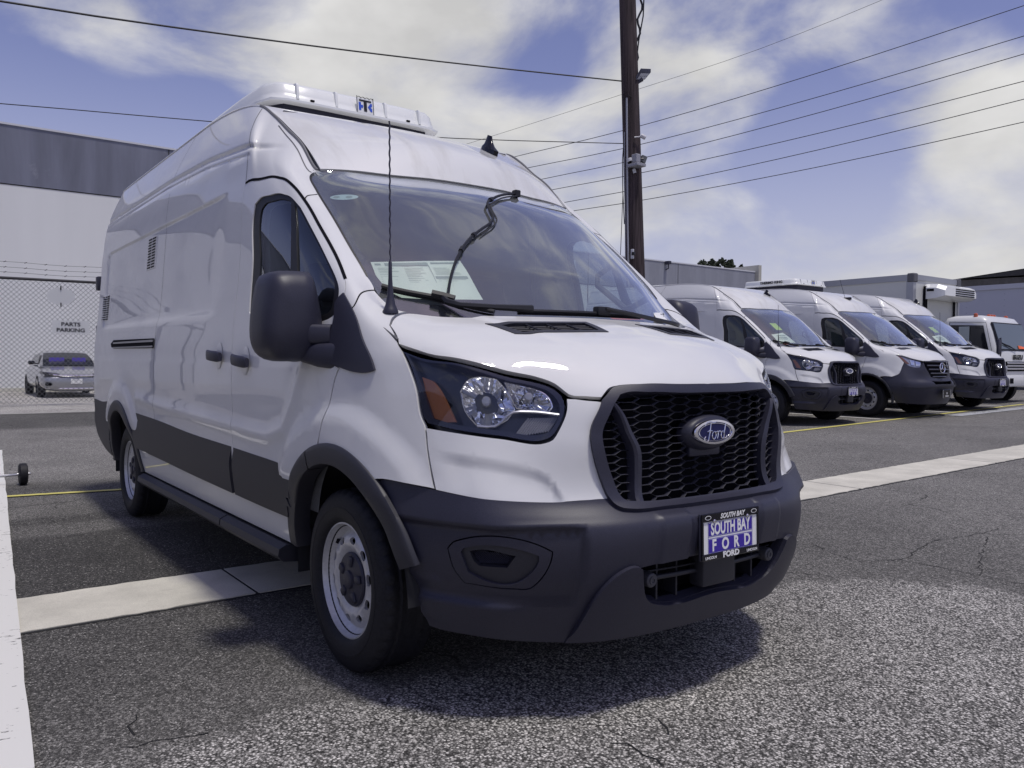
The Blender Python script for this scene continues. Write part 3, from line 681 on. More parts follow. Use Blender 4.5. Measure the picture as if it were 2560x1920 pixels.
class WSurf(Surf):
    """the windscreen carries on straight below the bonnet line instead of following the cowl"""
    def P(s, u, v):
        u = np.atleast_1d(np.asarray(u, float)); v = np.atleast_1d(np.asarray(v, float)); vc = np.maximum(v, 8.75)
        A = Surf.P(s, u, vc); d = (Surf.P(s, u, np.full(len(u), 9.1))-Surf.P(s, u, np.full(len(u), 8.75)))/.35
        k = np.linalg.norm(Surf.P(s, u, np.full(len(u), 8.75))-Surf.P(s, u, np.full(len(u), 8.0)), axis=1)/(.75*np.maximum(np.linalg.norm(d, axis=1), 1e-6))
        return A+d*(np.minimum(v-8.75, 0)*k)[:, None]

# ------------------------------------------------------------------ the cargo van
def xzline(pts, n=60):
    p = resample(np.array(pts, float), .06, closed=False); u, v = solve_uv(p[:, 0], p[:, 1]); return np.c_[u, v]
def rrect(cx, cz, hx, hz, r):
    q = []
    for sx, sz, a0 in ((1, 1, 0), (-1, 1, 90), (-1, -1, 180), (1, -1, 270)):
        for a in np.linspace(a0, a0+90, 7): q.append((cx+sx*(hx-r)+r*math.cos(R_(a)), cz+sz*(hz-r)+r*math.sin(R_(a))))
    return q+[q[0]]
GR = [(-4.84, 2.352), (-3.8, 2.351), (-2.8, 2.35), (-1.9, 2.315), (-1.5, 2.287), (-1.19, 2.253), (-1.0, 2.225), (-.93, 2.21)]
SIDE_LINES = [xzline([(x, z+d) for x, z in GR]) for d in (-.054, -.045, -.037, -.026, -.013, -.006, 0, .006, .013, .026)]+[xzline([(x, z) for x, z in rrect(-2.73, 1.735, 1.83-k, .328-k, .10-k) if x < -1.3 or z > 1.7][:200]) for k in ()]+[xzline([(-4.47, 2.063-k), (-1.3, 2.063-k)]) for k in (-.004, .005, .011, .017, .025)]+[xzline([(-4.56+k, 1.95), (-4.56+k, 1.50)]) for k in (-.004, .005, .011, .017, .025)]
CREASE = [xzline([(x, z+d) for x, z in ((-3.2, .92), (-2.6, .895), (-1.15, .865), (-.66, .855), (-.47, .90), (-.36, 1.02), (-.28, 1.16))]) for d in (-.05, -.025, 0, .025, .05)]
SIDE_LINES += CREASE
_arc = np.radians(np.linspace(-6, 56, 26)); ARC_UV = list(zip(*[list(a) for a in solve_uv(.03+.472*np.cos(_arc), .345+.472*np.sin(_arc), rng=(2.6, 10.2, 0, 12.9))]))
FASC_L = [[(9.70, 3.66+d), (10.3, 3.64+d), (10.7, 3.58+d), (10.95, 3.50+d), (11.15, 3.38+d), (11.25, 3.25+d), (11.28, 3.06)] for d in (-.22, -.15, -.09, -.03, .03, .09)]
def build_van():
    van = empty('cargo_van')
    tag(van, 'large white high-roof cargo van with black honeycomb grille filling the foreground', 'van')
    RING = lambda P: ((P[:, 0]-.03)**2+(P[:, 2]-.345)**2 < .50**2) | ((P[:, 0]+3.75)**2+(P[:, 2]-.345)**2 < .50**2)
    sides = {1: 'passenger', -1: 'driver'}
    body_out = [(0, 0), (2, 0), (3, 0), (4.5, 0), (6, 0), (7.9, 0), (7.9, 2.0), (7.87, 3.4)]+D_FRONT[::-1][1:]+SEAM_P+WS_SIDE+[(9.99, 12.93), (9.5, 12.94), (9, 12.94), (8, 12.94), (7, 12.94), (6, 12.94), (5, 12.94), (4, 12.94), (3, 12.94), (2.0, 12.94), (1, 12.94), (0, 12.94)]
    fend = SEAM_P+WS_CORNER+[(9.95, 7.69), (9.62, 7.59)]+[(9.345, 7.45), (9.16, 6.82), (9.165, 6.36), (9.35, 4.62), (9.46, 4.12), (9.507, 4.0), (9.515, 3.95), (9.54, 3.7), (9.575, 3.4), (9.617, 3.03)]+BUMP_L[1::-1]+[(8.6, 2.6), (8.2, 2.4), (7.89, 2.9), (7.89, 3.4)]+D_FRONT[::-1][1:]
    for sd_ in (1, -1):
        body = panel('body_side', PAINT, van, body_out, holes=[DOOR], res=.036, side=sd_, cut=RING, ret=.02, lines=SIDE_LINES)
        d = panel('front_door', PAINT, van, DOOR, holes=[SEAL_O], res=.03, side=sd_, cut=RING, shrink=.0035, ret=.02, lines=CREASE)
        f = panel('fender', PAINT, van, fend, res=.026, side=sd_, cut=RING, shrink=.003, ret=.02)
        panel('window_seal', SEAL, d, SEAL_O, holes=[SEAL_I], side=sd_, off=-.006, ret=.02, res=.05, dsp=None)
        panel('window_glass', SGLASS, d, SEAL_I, side=sd_, off=-.011, ret=0, res=.08, dsp=None, shrink=-.006)
        panel('window_divider', SEAL, d, [(8.09, 8.1), (8.2, 8.3), (8.17, 10.46), (7.97, 10.49)] if 0 else [(7.25, 7.92), (7.42, 7.95), (7.48, 8.946), (7.63, 9.413), (7.93, 9.937), (8.38, 10.42), (8.24, 10.46), (7.75, 9.937), (7.46, 9.413), (7.31, 8.946)], side=sd_, off=-.004, ret=.012, res=.1, dsp=None)
        # sliding / rear body joints
        for nm, line in (('body_seam', [(4.78, 1.3), (4.78, 4), (4.78, 7), (4.79, 11.7)]), ('body_seam', [(4.79, 12.1), (4.82, 12.5), (4.86, 12.9)]), ('body_seam', [(6.02, 11.0), (6.04, 11.75), (6.0, 12.15), (6.1, 12.6), (6.2, 12.9)]), ('pillar_seam', SEAM_P), ('pillar_seam', [(8.93, 10.42), (9.0, 10.5), (9.12, 10.56), (9.56, 10.73), (9.90, 10.85)])):
            strip(nm, line, .0032 if nm == 'body_seam' else .0055, DARK, body, sd_, .0012)
        strip('door_gap', [(6.0, 10.97), (6.53, 11.03), (7.37, 11.06), (8.15, 11.03), (8.62, 10.95), (8.84, 10.76), (8.95, 10.43), (8.955, 9.85), (8.925, 8.86), (8.86, 8.60)], .013, DARK, body, sd_, .0012)
        strip('pillar_edge', [(7.53, 12.86), (8.03, 12.82), (9.3, 12.66), (9.93, 12.50)], .006, mat('seam_grey', (.10, .10, .11), .6), body, sd_, .001)
        s_ = panel('mirror_sail', PLAST, f, SAIL, side=sd_, off=.010, ret=.02, res=.05, dsp=None)
        # door handles with their finger cups
        for nm, xs_, zz, par in (('sliding_door_handle', (-1.455, -1.245), (1.216, 1.204), body), ('door_handle', (-1.055, -.845), (1.195, 1.178), d)):
            P, n = sxz(np.linspace(xs_[0], xs_[1], 9), np.linspace(*zz, 9), 0, sd_); b = MB(); rings = []
            for i in range(9):
                o = .012+.028*math.sin(math.pi*(i+.6)/9.2)**.5; hz = .027 if 0 < i < 8 else .022
                c = P[i]+n[i]*o; rings.append([tuple(Vector(c)+Vector((0, 0, 1))*q+Vector(n[i])*p) for p, q in superring(0, 0, .010, hz, 12, 3)])
            b.loft(rings); b.build(nm, PLAST, par, sharp=60)
            xm, zm = xs_[0]*.42+xs_[1]*.58, sum(zz)/2
            t = np.linspace(0, 2*math.pi, 28, endpoint=False); cu = MB(); R0 = []
            for r, o in ((1.0, .0008), (.90, -.004+.006), (.6, .0025), (.01, .003)):
                Pq, nq = sxz(xm+.050*r*np.cos(t), zm+.068*r*np.sin(t), o+.002, sd_); R0.append(Pq)
            cu.loft([list(map(tuple, r)) for r in R0], cap=False); cu.build('handle_cup', mat('cup_paint', (.66, .66, .665), .3, coat=.5), par)
        # track of the sliding door
        tk = [(3.69, 7.33), (3.78, 7.53), (4.78, 7.47), (4.78, 7.0), (3.80, 7.06), (3.72, 7.15)]
        panel('door_track', DARK, body, tk, side=sd_, off=.007, ret=.0, res=.1, dsp=None, smoothed=False)
        panel('track_rail', mat('rail_grey', (.22, .22, .24), .3, .3), body, [(3.80, 7.40), (4.77, 7.40), (4.77, 7.30), (3.80, 7.32)], side=sd_, off=.013, ret=.006, res=.1, dsp=None, smoothed=False)
        panel('track_rail', mat('rail_grey', (.22, .22, .24), .3, .3), body, [(3.80, 7.13), (4.77, 7.12), (4.77, 7.04), (3.80, 7.08)], side=sd_, off=.013, ret=.006, res=.1, dsp=None, smoothed=False)
        # louvred vents let into the cargo side
        for (x0, x1, z0, z1) in ((-3.17, -2.92, 1.80, 2.02), (-4.62, -4.37, 1.50, 1.71)):
            u, v = solve_uv([x0, x1, x1, x0], [z0, z0, z1, z1]); q = list(zip(u, v))
            pl = panel('vent_panel', PAINT, body, q, side=sd_, off=.003, ret=.006, res=.08, smoothed=False)
            b = MB(); w_ = MB()
            for cx in (x0+(x1-x0)*.28, x0+(x1-x0)*.72):
                for k in range(11):
                    zc = z0+(z1-z0)*(k+.6)/11.4; xs2 = np.array([cx-.045, cx+.045])
                    P, n = sxz(np.r_[xs2, xs2], [zc-.003]*2+[zc+.0055]*2, .0045, sd_); b.add(P[[0, 1, 3, 2]], [(0, 1, 2, 3)])
                    P, n = sxz(np.r_[xs2, xs2], [zc+.004]*2+[zc+.010]*2, .0045, sd_); P[2:] += n[2:]*.0; P[:2] += n[:2]*.009; w_.add(P[[0, 1, 3, 2]], [(0, 1, 2, 3)])
            b.build('vent_slits', DARK, pl); w_.build('vent_hoods', PAINT, pl)
        # black cladding along the side
        panel('door_cladding', CLAD, d, [(6.025, 1.02), (6.03, 1.6), (6.035, 2.87), (6.8, 2.79), (7.52, 2.71), (7.85, 2.69), (7.85, 1.6), (7.8, 1.0), (6.8, .99)], side=sd_, off=clad_off, ret=.02, res=.03, dsp=None, cut=arch_cut(.03, .518))
        panel('side_cladding', CLAD, body, [(3.9, 3.24), (4.3, 3.2), (4.86, 3.12), (5.4, 3.0), (5.99, 2.89), (5.98, 1.6), (5.98, 1.02), (5.4, 1.1), (4.8, 1.22), (4.3, 1.3), (3.9, 1.3)], side=sd_, off=clad_off, ret=.02, res=.03, dsp=None, cut=arch_cut(-3.75, .518))
        panel('rear_cladding', CLAD, body, [(.6, 3.42), (2, 3.42), (2.6, 3.42), (3.3, 3.36), (3.92, 3.3), (3.98, 3.2), (3.98, .02), (3.2, .02), (2.6, .02), (2, .02), (.6, .02)], side=sd_, off=clad_off, ret=.02, res=.03, dsp=None, cut=arch_cut(-3.75, .518))
        arch_ring(f, .03, sd_, 19, 112); arch_ring(d, .03, sd_, 113, 173); arch_ring(body, -3.75, sd_, 6, 176)
        # running board under the sill
        b = MB(); xs_ = (-3.2, -1.36) , (-1.345, -.53)
        for a_, c_ in xs_:
            pr = [(-.95, .385), (-1.0, .392), (-1.035, .375), (-1.04, .345), (-1.015, .318), (-.95, .312)]
            b.loft([[(x, sd_*y, z) for y, z in pr] for x in (a_, c_)])
        b.build('running_board', CLAD, van, sharp=30)
        liner(van, .03, sd_); liner(van, -3.75, sd_)
        van_wheel(van, 0, sd_); van_wheel(van, -3.75, sd_)
        mirror(van, sd_)
        headlight(van, sd_)
    # ---- bonnet
    hood = panel('bonnet', PAINT, van, HOOD_REAR+HOOD_FRONT[::-1]+HOOD_SIDE[::-1], holes=[VENT], half=True, res=.026, shrink=.003, ret=.022)
    for sd_ in (1, -1):
        vf = panel('bonnet_vent', CLAD, hood, [(11.32, 7.27), (13.36, 7.34), (13.22, 6.79), (11.5, 6.83)], holes=[[(11.55, 7.2), (13.2, 7.25), (13.1, 6.9), (11.68, 6.92)]], side=sd_, off=.003, ret=.025, res=.1, smoothed=False)
        panel('vent_back', DARK, hood, [(11.3, 7.3), (13.4, 7.35), (13.2, 6.8), (11.5, 6.8)], side=sd_, off=-.022, ret=0, res=.1)
        b = MB()
        for i in range(5):
            v0 = 6.93+i*.06; q = [(11.6, v0+.0), (13.15, v0+.02)]; P, n = SP(SM, np.array([a for a, _ in q]), np.array([c for _, c in q]), -.006, disp); P = P*[1, sd_, 1]; n = n*[1, sd_, 1]
            b.tube([P[0], P[1]], .0035, 5)
        for i in range(1, 4):
            q = [(11.62+i*.39, 7.24), (11.67+i*.37, 6.91)]; P, n = SP(SM, np.array([a for a, _ in q]), np.array([c for _, c in q]), -.002, disp); P = P*[1, sd_, 1]; b.tube([P[0], P[1]], .0035, 5)
        b.build('vent_grid', CLAD, hood)
    # ---- windscreen
    W_ = WSurf(M)
    WS = [(14, 12.93), (13, 12.93), (12, 12.9), (11, 12.9), (10.3, 12.9), (10.06, 12.85)]+WS_SIDE[::-1]+[(9.98, 8.16)]+[(10.01, 8.0), (10.06, 7.9), (10.14, 7.83), (10.28, 7.77), (10.8, 7.66), (11.9, 7.67), (13, 7.69), (14, 7.70)]
    FI = [(14, 11.05), (13, 10.98), (12.2, 10.95), (11.3, 10.95), (10.7, 10.97), (10.4, 10.98), (10.24, 10.88), (10.17, 10.6), (10.15, 9.9), (10.155, 9.2), (10.2, 8.7), (10.3, 8.35), (10.5, 8.22), (11.2, 8.1), (12.5, 8.0), (14, 8.0)]
    ws = panel('windscreen', WGLASS, van, WS, half=True, S=W_, off=-.004, ret=0, res=.06, dsp=None, shrink=.004)
    panel('windscreen_band', FRIT, van, WS, holes=[FI], half=True, S=W_, off=-.0075, ret=0, res=.08, dsp=None, shrink=.004)
    for sd_ in (1, -1):
        strip('windscreen_gasket', [(9.945, 8.6), (9.92, 9.07), (9.905, 9.88), (9.955, 11.0), (10.0, 11.9), (10.03, 12.5)], .009, SEAL, van, sd_, .001)
    # ---- roof with rubber gutter strips
    rf = panel('roof', ROOFP, van, [(.03, 0), (.03, 1), (.03, 2), (.03, 3), (.06, 3.94), (1, 3.95), (2, 3.95), (4, 3.95), (6, 3.95), (8, 3.95), (9, 3.95), (9, 3), (9, 2), (9, 1), (9, 0)], S=SR, half=True, res=.05, dsp=rdisp, ret=.012)
    for sd_ in (1, -1):
        u = np.linspace(6.05, 9.9, 30); P, n = SP(SM, u, np.full(len(u), 12.97), .001, None); b = MB(); b.tube([tuple(p*[1, sd_, 1]) for p in P], .0075, 6); b.build('gutter_strip', mat('gutter_rubber', (.17, .17, .175), .6), van); u = np.linspace(2.5, 6.05, 20); P, n = SP(SM, u, np.full(len(u), 12.97), -.001, None); b = MB(); b.tube([tuple(p*[1, sd_, 1]) for p in P], .007, 6); b.build('gutter_strip', PAINT, van)
    # tie the open roof edge to the rear and close the van's back
    # ---- fascia, bumper, grille
    FA = [(9.619, 3.03), (9.577, 3.4), (9.542, 3.7), (9.517, 3.95), (9.512, 3.97)]+[(9.88, 3.965), (10.5, 3.935), (11.15, 3.905), (11.295, 3.96), (11.4, 4.12), (11.465, 4.41), (11.455, 4.62), (11.44, 4.72), (11.48, 4.735), (11.73, 4.76), (11.97, 4.755), (12.1, 4.7), (12.06, 4.35), (12.08, 3.9), (12.12, 3.4), (12.15, 3.07)]+BUMP_L[::-1][:-2]
    fa = []
    for sd_ in (1, -1):
        panel('front_fascia', PAINT, van, FA, side=sd_, res=.02, shrink=.002, ret=.03, lines=FASC_L)
    BU = BUMP_L+[(12.4, 3.0), (13.2, 2.98), (14, 2.98), (14, 0), (13, 0), (12, 0), (11, 0), (10, 0), (9.5, 0)]+ARC_UV
    bump = panel('front_bumper', PLAST, van, BU, holes=[FOG_O, OPEN_], half=True, res=.016, ret=.035, dsp=bump_disp, off=.002, lines=[[(10.2, 1.95+k), (11.5, 1.95+k), (12.5, 1.95+k), (14, 1.95+k)] for k in (0., .06, .12)])
    CH = [(14, 0), (14, .388), (12.9, .388), (12.74, .43), (12.6, .53), (12.49, .72), (12.43, .90), (12.38, .935), (12.05, .88), (11.84, .70), (11.56, .22), (11.42, 0)]
    panel('bumper_chin', PLAST, bump, CH, half=True, off=lambda P: .006+.016*sstep((P[:, 2]-.27)/.05), ret=.035, res=.03, dsp=None)
    for sd_ in (1, -1):
        panel('fog_bezel', PLAST, bump, FOG_O, holes=[FOG_I], side=sd_, off=-.016, ret=.02, res=.03, dsp=None, shrink=.004)
        panel('fog_panel', CLAD, bump, FOG_I, holes=[FOG_M], side=sd_, off=-.026, ret=.03, res=.03, dsp=None)
        panel('fog_back', DARK, bump, FOG_O, side=sd_, off=-.055, ret=0, res=.06, dsp=None)
        fm = MB()
        for k in range(-14, 30):
            for sg in (1, -1):
                a = np.array([9.86+k*.03, .95]); bb = a+np.array([.30*sg, .5]); pts = a+(bb-a)*np.linspace(0, 1, 14)[:, None]; ok = inside(pts, np.array(FOG_M)); pts = pts[ok]
                if len(pts) > 1:
                    P, n = SP(SM, pts[:, 0], pts[:, 1], -.044, None); fm.tube([tuple(p*[1, sd_, 1]) for p in (P[0], P[-1])], .0012, 4, cap=False)
        if fm.v: fm.build('fog_mesh', PLAST, bump)
    build_grille(van)
    lower_grille(van, bump)
    plate(van)
    rear_end(van)
    cabin(van)
    # ---- dark inner skin added so that gaps and openings read as shade
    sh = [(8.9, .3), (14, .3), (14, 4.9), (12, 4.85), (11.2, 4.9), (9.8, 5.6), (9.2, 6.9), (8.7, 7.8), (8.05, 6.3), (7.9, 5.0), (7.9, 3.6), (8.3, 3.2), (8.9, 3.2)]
    panel('shade_backing', DARK, van, sh, half=True, off=-.085, ret=0, res=.08, dsp=None)
    panel('shade_backing', DARK, van, [(14, 7.6), (13, 7.6), (11, 7.5), (9.6, 7.4), (9.3, 6.8), (9.8, 5.6), (10.6, 5.1), (11.2, 5.0), (12.2, 5.0), (14, 4.95)], half=True, off=-.04, ret=0, res=.08, dsp=None)
    wipers(van)
    # ---- mast antenna on the passenger-side cowl
    p, n = SP(SM, np.array([9.82]), np.array([7.76]), 0, None); p = p[0]; b = MB()
    top = Vector((.09, -.84, 2.10)); ax = (top-Vector(p)).normalized(); Mx = frame(p, ax, up=(1, 0, 0))
    b.lathe([(.0, -.01), (.030, -.006), (.030, .004), (.026, .012), (.019, .030), (.013, .062), (.0095, .095), (.0075, .13), (.0065, .19), (.004, .195)], 24, Mx)
    L_ = (top-Vector(p)).length; pts = [Mx @ Vector((.0012*math.cos(i*.9), .0012*math.sin(i*.9), .19+(L_-.19)*i/90)) for i in range(91)]
    b.tube(pts, .0033, 6); b.build('mast_antenna', PLAST, van, sharp=60)
    # shark fin near the far roof edge
    return van
def clad_off(P):
    """cladding stands proud, with a bevelled top edge"""
    return .012-.010*sstep((P[:, 2]-.705)/.05)+.004*sstep((.70-P[:, 2])/.02)
def bump_disp(P):
    x, y, z = P[:, 0], P[:, 1], P[:, 2]; a = -y
    d = np.zeros(len(P))
    # dished surround of the fog lamp
    e = np.maximum(np.abs(a-.79)/.19, np.abs(z-.535)/.115)
    d -= .022*sstep((1.16-e)/.14)*(x > .45)
    d += .005*sstep((.690-z)/.035)*sstep((z-.40)/.1)*sstep((.86-a)/.1)
    # plate recess
    d -= .010*sstep((.195-a)/.012)*sstep((.70-z)/.02)*sstep((z-.40)/.02)
    # centre section steps forward of the corners
    d += .009*sstep((.335-a)/.03)*sstep((.70-z)/.03)*sstep((z-.50)/.02)
    # creases near the wheel
    for z0, z1, amp in ((.515, .47, .010), (.385, .345, .010)):
        zl = np.interp(x, [.42, .62], [z0, z1]); d += amp*sstep((zl-z)/.010)*sstep((z-zl+.06)/.05)*sstep((.62-x)/.12)
    return d
def strip(name, line, w, m, parent, side, off=.001):
    q = resample(uvk(SM, line), .03, closed=False); uv = kuv(SM, q); P, n = SP(SM, uv[:, 0], uv[:, 1], off, disp)
    t = np.gradient(P, axis=0); s = np.cross(n, t); s /= np.maximum(np.linalg.norm(s, axis=1), 1e-9)[:, None]
    A, B_ = (P+s*w/2)*[1, side, 1], (P-s*w/2)*[1, side, 1]; k = len(P)
    me = mesh(name, np.concatenate([A, B_]), [(i, i+1, k+i+1, k+i) for i in range(k-1)], True); return link(name, me, m, parent)
def headlight(van, sd):
    h = panel('headlight', LENS, van, LENS_O, side=sd, off=-.003, ret=0, res=.05, dsp=None, shrink=.002)
    hb = mat('headlamp_black', (.010, .010, .02), .22, spec=.6)
    panel('lamp_rim', hb, h, LENS_O, holes=[[(9.25, 6.1), (9.55, 5.5), (9.82, 5.16), (10.54, 4.86), (11.02, 4.85), (11.2, 4.80), (11.32, 4.66), (11.36, 4.55), (11.37, 4.41), (11.32, 4.2), (11.24, 4.09), (11.12, 4.04), (10.5, 4.06), (9.9, 4.09), (9.6, 4.14), (9.44, 4.62)]], side=sd, off=-.007, ret=.05, res=.05, dsp=None, shrink=.002)
    panel('lamp_housing', hb, h, LENS_O, side=sd, off=lambda P: -.035-.03*sstep((P[:, 0]-.45)/.12), ret=0, res=.04, dsp=None, shrink=-.01)
    panel('marker_lamp', AMBER, h, [(9.37, 5.05), (9.53, 4.85), (9.89, 4.13), (9.76, 4.11), (9.56, 4.16), (9.47, 4.35)], side=sd, off=-.020, ret=.015, res=.03, dsp=None, smoothed=False)
    # faceted main reflector and high-beam bowl
    def bowl(name, cu, depth, k, facets):
        q = resample(uvk(SM, cu), .02); uv = kuv(SM, q); P, n = SP(SM, uv[:, 0], uv[:, 1], -.018, None); c = P.mean(0); nn = n.mean(0); nn /= np.linalg.norm(nn)
        b = MB(); rings = [[tuple((P[i])*[1, sd, 1]) for i in range(len(P))]]
        rnd = random.Random(3)
        for s_ in (.86, .68, .48, .28, .10):
            rings.append([tuple((c+(P[i]-c)*s_-nn*(depth*(1-s_**2)+(rnd.uniform(-.004, .004) if (i//facets) % 2 else 0)))*[1, sd, 1]) for i in range(len(P))])
        b.loft(rings, cap=False); o = b.build(name, CHROME, h, sharp=8)
        for p_ in o.data.polygons: p_.use_smooth = False
        e = MB(); e.tube([tuple(p*[1, sd, 1]) for p in np.concatenate([P, P[:1]])+nn*.002], .0025, 5, cap=False); e.build('bowl_rim', CHROME, h)
        m_ = MB(); pc = Vector((c-nn*(depth-.035))*[1, sd, 1]); m_.lathe([(0, .03), (.012, .028), (.016, .018), (.016, -.02)], 16, frame(pc, nn*[1, sd, 1])); m_.build('bulb_cap', mat('bulb_grey', (.35, .35, .36), .2, .6), h)
    bowl('main_reflector', [(9.96, 4.55), (10.05, 4.72), (10.25, 4.83), (10.5, 4.85), (10.58, 4.74), (10.66, 4.55), (10.72, 4.41), (10.62, 4.24), (10.45, 4.14), (10.19, 4.12), (10.03, 4.30)], .055, 3, 3)
    bowl('beam_reflector', [(10.60, 4.83), (10.84, 4.83), (11.08, 4.79), (11.2, 4.69), (11.25, 4.55), (11.21, 4.45), (10.88, 4.43), (10.75, 4.43), (10.66, 4.6)], .04, 3, 4)
    # ribbed indicator lens
    b = MB()
    for i in range(13):
        t = i/12; a = np.array([10.92+.43*t, 4.33+.06*t-.02]); c = np.array([10.72+.5*t, 3.99+.12*t])
        P, n = SP(SM, np.array([a[0], c[0]]), np.array([a[1], c[1]]), -.026, None); b.tube([tuple(p*[1, sd, 1]) for p in P], .0035, 5)
    b.build('indicator_ribs', mat('indicator_clear', (.30, .30, .33), .15, .4), h)
    br = MB(); q = resample(uvk(SM, [(10.2, 4.10), (10.45, 4.12), (10.7, 4.36), (10.9, 4.40), (11.38, 4.42)]), .03, closed=False); uv = kuv(SM, q); P, n = SP(SM, uv[:, 0], uv[:, 1], -.014, None)
    br.tube([tuple(p*[1, sd, 1]) for p in P], .005, 6); br.build('lamp_brow', mat('satin_silver', (.5, .5, .52), .25, .9), h)
def yz_outline(uv):
    q = resample(uvk(SM, uv), .02); w = kuv(SM, q); return SM.P(w[:, 0], w[:, 1])
def build_grille(van):
    g = panel('grille_surround', PLAST, van, G_OUT+G_IN[::-1], half=True, off=surround_off, ret=.05, res=.02, dsp=None)
    P = yz_outline(G_IN); py, pz = P[:, 1], P[:, 2]
    poly = np.concatenate([np.c_[py, pz], np.c_[-py[::-1], pz[::-1]]])
    poly = poly[np.argsort(np.arctan2(poly[:, 1]-.92, poly[:, 0]))]
    big = poly*[1.02, 1]+[0, 0]; pw, ph = .0745, .0272
    segs = set()
    for i in range(-8, 9):
        for j in range(-10, 11):
            cx, cz = i*pw, .925+j*ph+(ph/2 if i % 2 else 0)
            a, bq = pw*.5-.0125, pw*.5+.0125
            hx = [(cx-bq, cz), (cx-a, cz+ph/2), (cx+a, cz+ph/2), (cx+bq, cz), (cx+a, cz-ph/2), (cx-a, cz-ph/2)]
            for k in range(6):
                e = tuple(sorted([tuple(round(q, 4) for q in hx[k]), tuple(round(q, 4) for q in hx[(k+1) % 6])])); segs.add(e)
    ends = []
    for a, bq in segs:
        t = np.linspace(0, 1, 9); pts = np.array(a)+(np.array(bq)-np.array(a))*t[:, None]; ok = inside(pts, big)
        ok &= ~((pts[:, 0]/.13)**2+((pts[:, 1]-.945)/.064)**2 < 1)
        if ok.sum() > 2: ends.append((pts[ok][0], pts[ok][-1]))
    A = np.array([e[0] for e in ends]); B_ = np.array([e[1] for e in ends])
    fa, na = fyz(A[:, 0], A[:, 1], -.008); fb, nb = fyz(B_[:, 0], B_[:, 1], -.008)
    b = MB(); w = .0012
    for p, q in zip(fa, fb):
        d = q-p; s_ = np.cross(d, (1, 0, 0)); s_ = s_/max(np.linalg.norm(s_), 1e-9)*w; bk = np.array((-.013, 0, 0)); f_ = np.array((.0, 0, 0))
        lip = np.array((.0022, 0, 0)); vs = [p+s_, q+s_, q+lip, p+lip, q-s_, p-s_, p+s_*1.5+bk, q+s_*1.5+bk, q-s_*1.5+bk, p-s_*1.5+bk]
        b.add(vs, [(0, 1, 2, 3), (3, 2, 4, 5), (0, 6, 7, 1), (4, 8, 9, 5), (1, 7, 8, 4, 2), (5, 9, 6, 0, 3)])
    b.build('grille_mesh', mat('grille_plastic', (.045, .045, .06), .24, spec=.9), van)
    bk = MB(); yy = np.linspace(-.52, .52, 14); zz = (.70, 1.10); vs = [(.80-.12*(abs(y)/.52)**2, y, z) for z in zz for y in yy]; bk.add(vs, [(i, i+1, 15+i, 14+i) for i in range(13)]); bk.build('grille_back', DARK, van)
    rd = MB()
    for i in range(16):
        z = .71+i*.017; rd.tube([(.835, -.30, z), (.835, .34, z)], .0035, 5)
    rd.build('radiator_fins', mat('radiator_grey', (.045, .045, .055), .4, .5), van)
    for sd in (1, -1):
        f = MB(); ln = np.array([(-.425, 1.055), (-.405, 1.02), (-.375, .955), (-.348, .90), (-.342, .83), (-.352, .72)]); q = resample(ln, .02, closed=False); P, n = fyz(q[:, 0]*1.0, q[:, 1], .008)
        t = np.linspace(0, 1, len(q)); wd = .004+.010*np.sin(np.pi*np.clip(t*1.25+.05, 0, 1)*.6)+.004
        rings = [[(p[0]+a, sd*(p[1]+c), p[2]) for a, c in ((-.03, -w), (.004, -w*.8), (.010, -w*.2), (.006, w), (-.03, w))] for p, w in zip(P, wd)]
        f.loft([[(x_, y_, z_) for x_, y_, z_ in r] for r in rings]); f.build('grille_blade', PLAST, van, sharp=30)
    # centre boss that carries the oval badge
    b = MB(); c, n = fyz([0], [.945], 0); c = c[0]
    rg = [[(c[0]+o, a*1.0*s_, .948+dz+q*s_) for a, q in superring(0, 0, .132, .066, 40, 2.1)] for o, s_, dz in ((-.03, 1.0, -.004), (-.012, .985, -.004), (.004, .95, -.003), (.016, .89, 0), (.024, .80, 0), (.025, .3, 0))]
    b.loft(rg); b.build('badge_boss', PLAST, van, sharp=60)
    lw = MB(); lw.bevbox((c[0]-.04, -.085, .858), (c[0]-.008, .085, .900), .01, 2); lw.build('sensor_cover', PLAST, van)
    oval_badge(van, (c[0]+.031, 0, .948), (1, 0, .06), .110, .0455, 'grille_badge')
def surround_off(P):
    return .016+0*P[:, 0]
def lower_grille(van, bump):
    b = MB()
    b.box((.86, -.42, .36), (.865, .42, .56)); b.box((.78, -.40, .37), (.925, .40, .385)); b.build('intake_back', DARK, bump)
    f = MB(); f.tube([(.935, -.385, .462), (.955, -.2, .462), (.965, 0, .462), (.955, .2, .462), (.935, .385, .462)], .009, 8)
    f.tube([(.935, -.385, .487), (.955, -.2, .487), (.965, 0, .487), (.955, .2, .487), (.935, .385, .487)], .003, 6)
    for y in (-.26, -.16, .16, .26): f.box((.87, y-.004, .38), (.94, y+.004, .53))
    f.build('intake_bar', CLAD, bump)
    for y in (-.32, .32):
        k = MB(); k.lathe([(0, .016), (.020, .016), (.024, .013), (.026, .004), (.026, -.05)], 24, frame((.962, y, .465), (1, .0, -.03))); k.lathe([(.008, .0165), (.008, .019), (.014, .019), (.014, .0165)], 20, frame((.962, y, .465), (1, 0, -.03))); k.build('parking_sensor', mat('sensor_grey', (.06, .06, .07), .5), bump)
    br = MB(); br.bevbox((.93, -.088, .405), (1.0, .088, .56), .012, 2); br.build('plate_bracket', CLAD, bump)
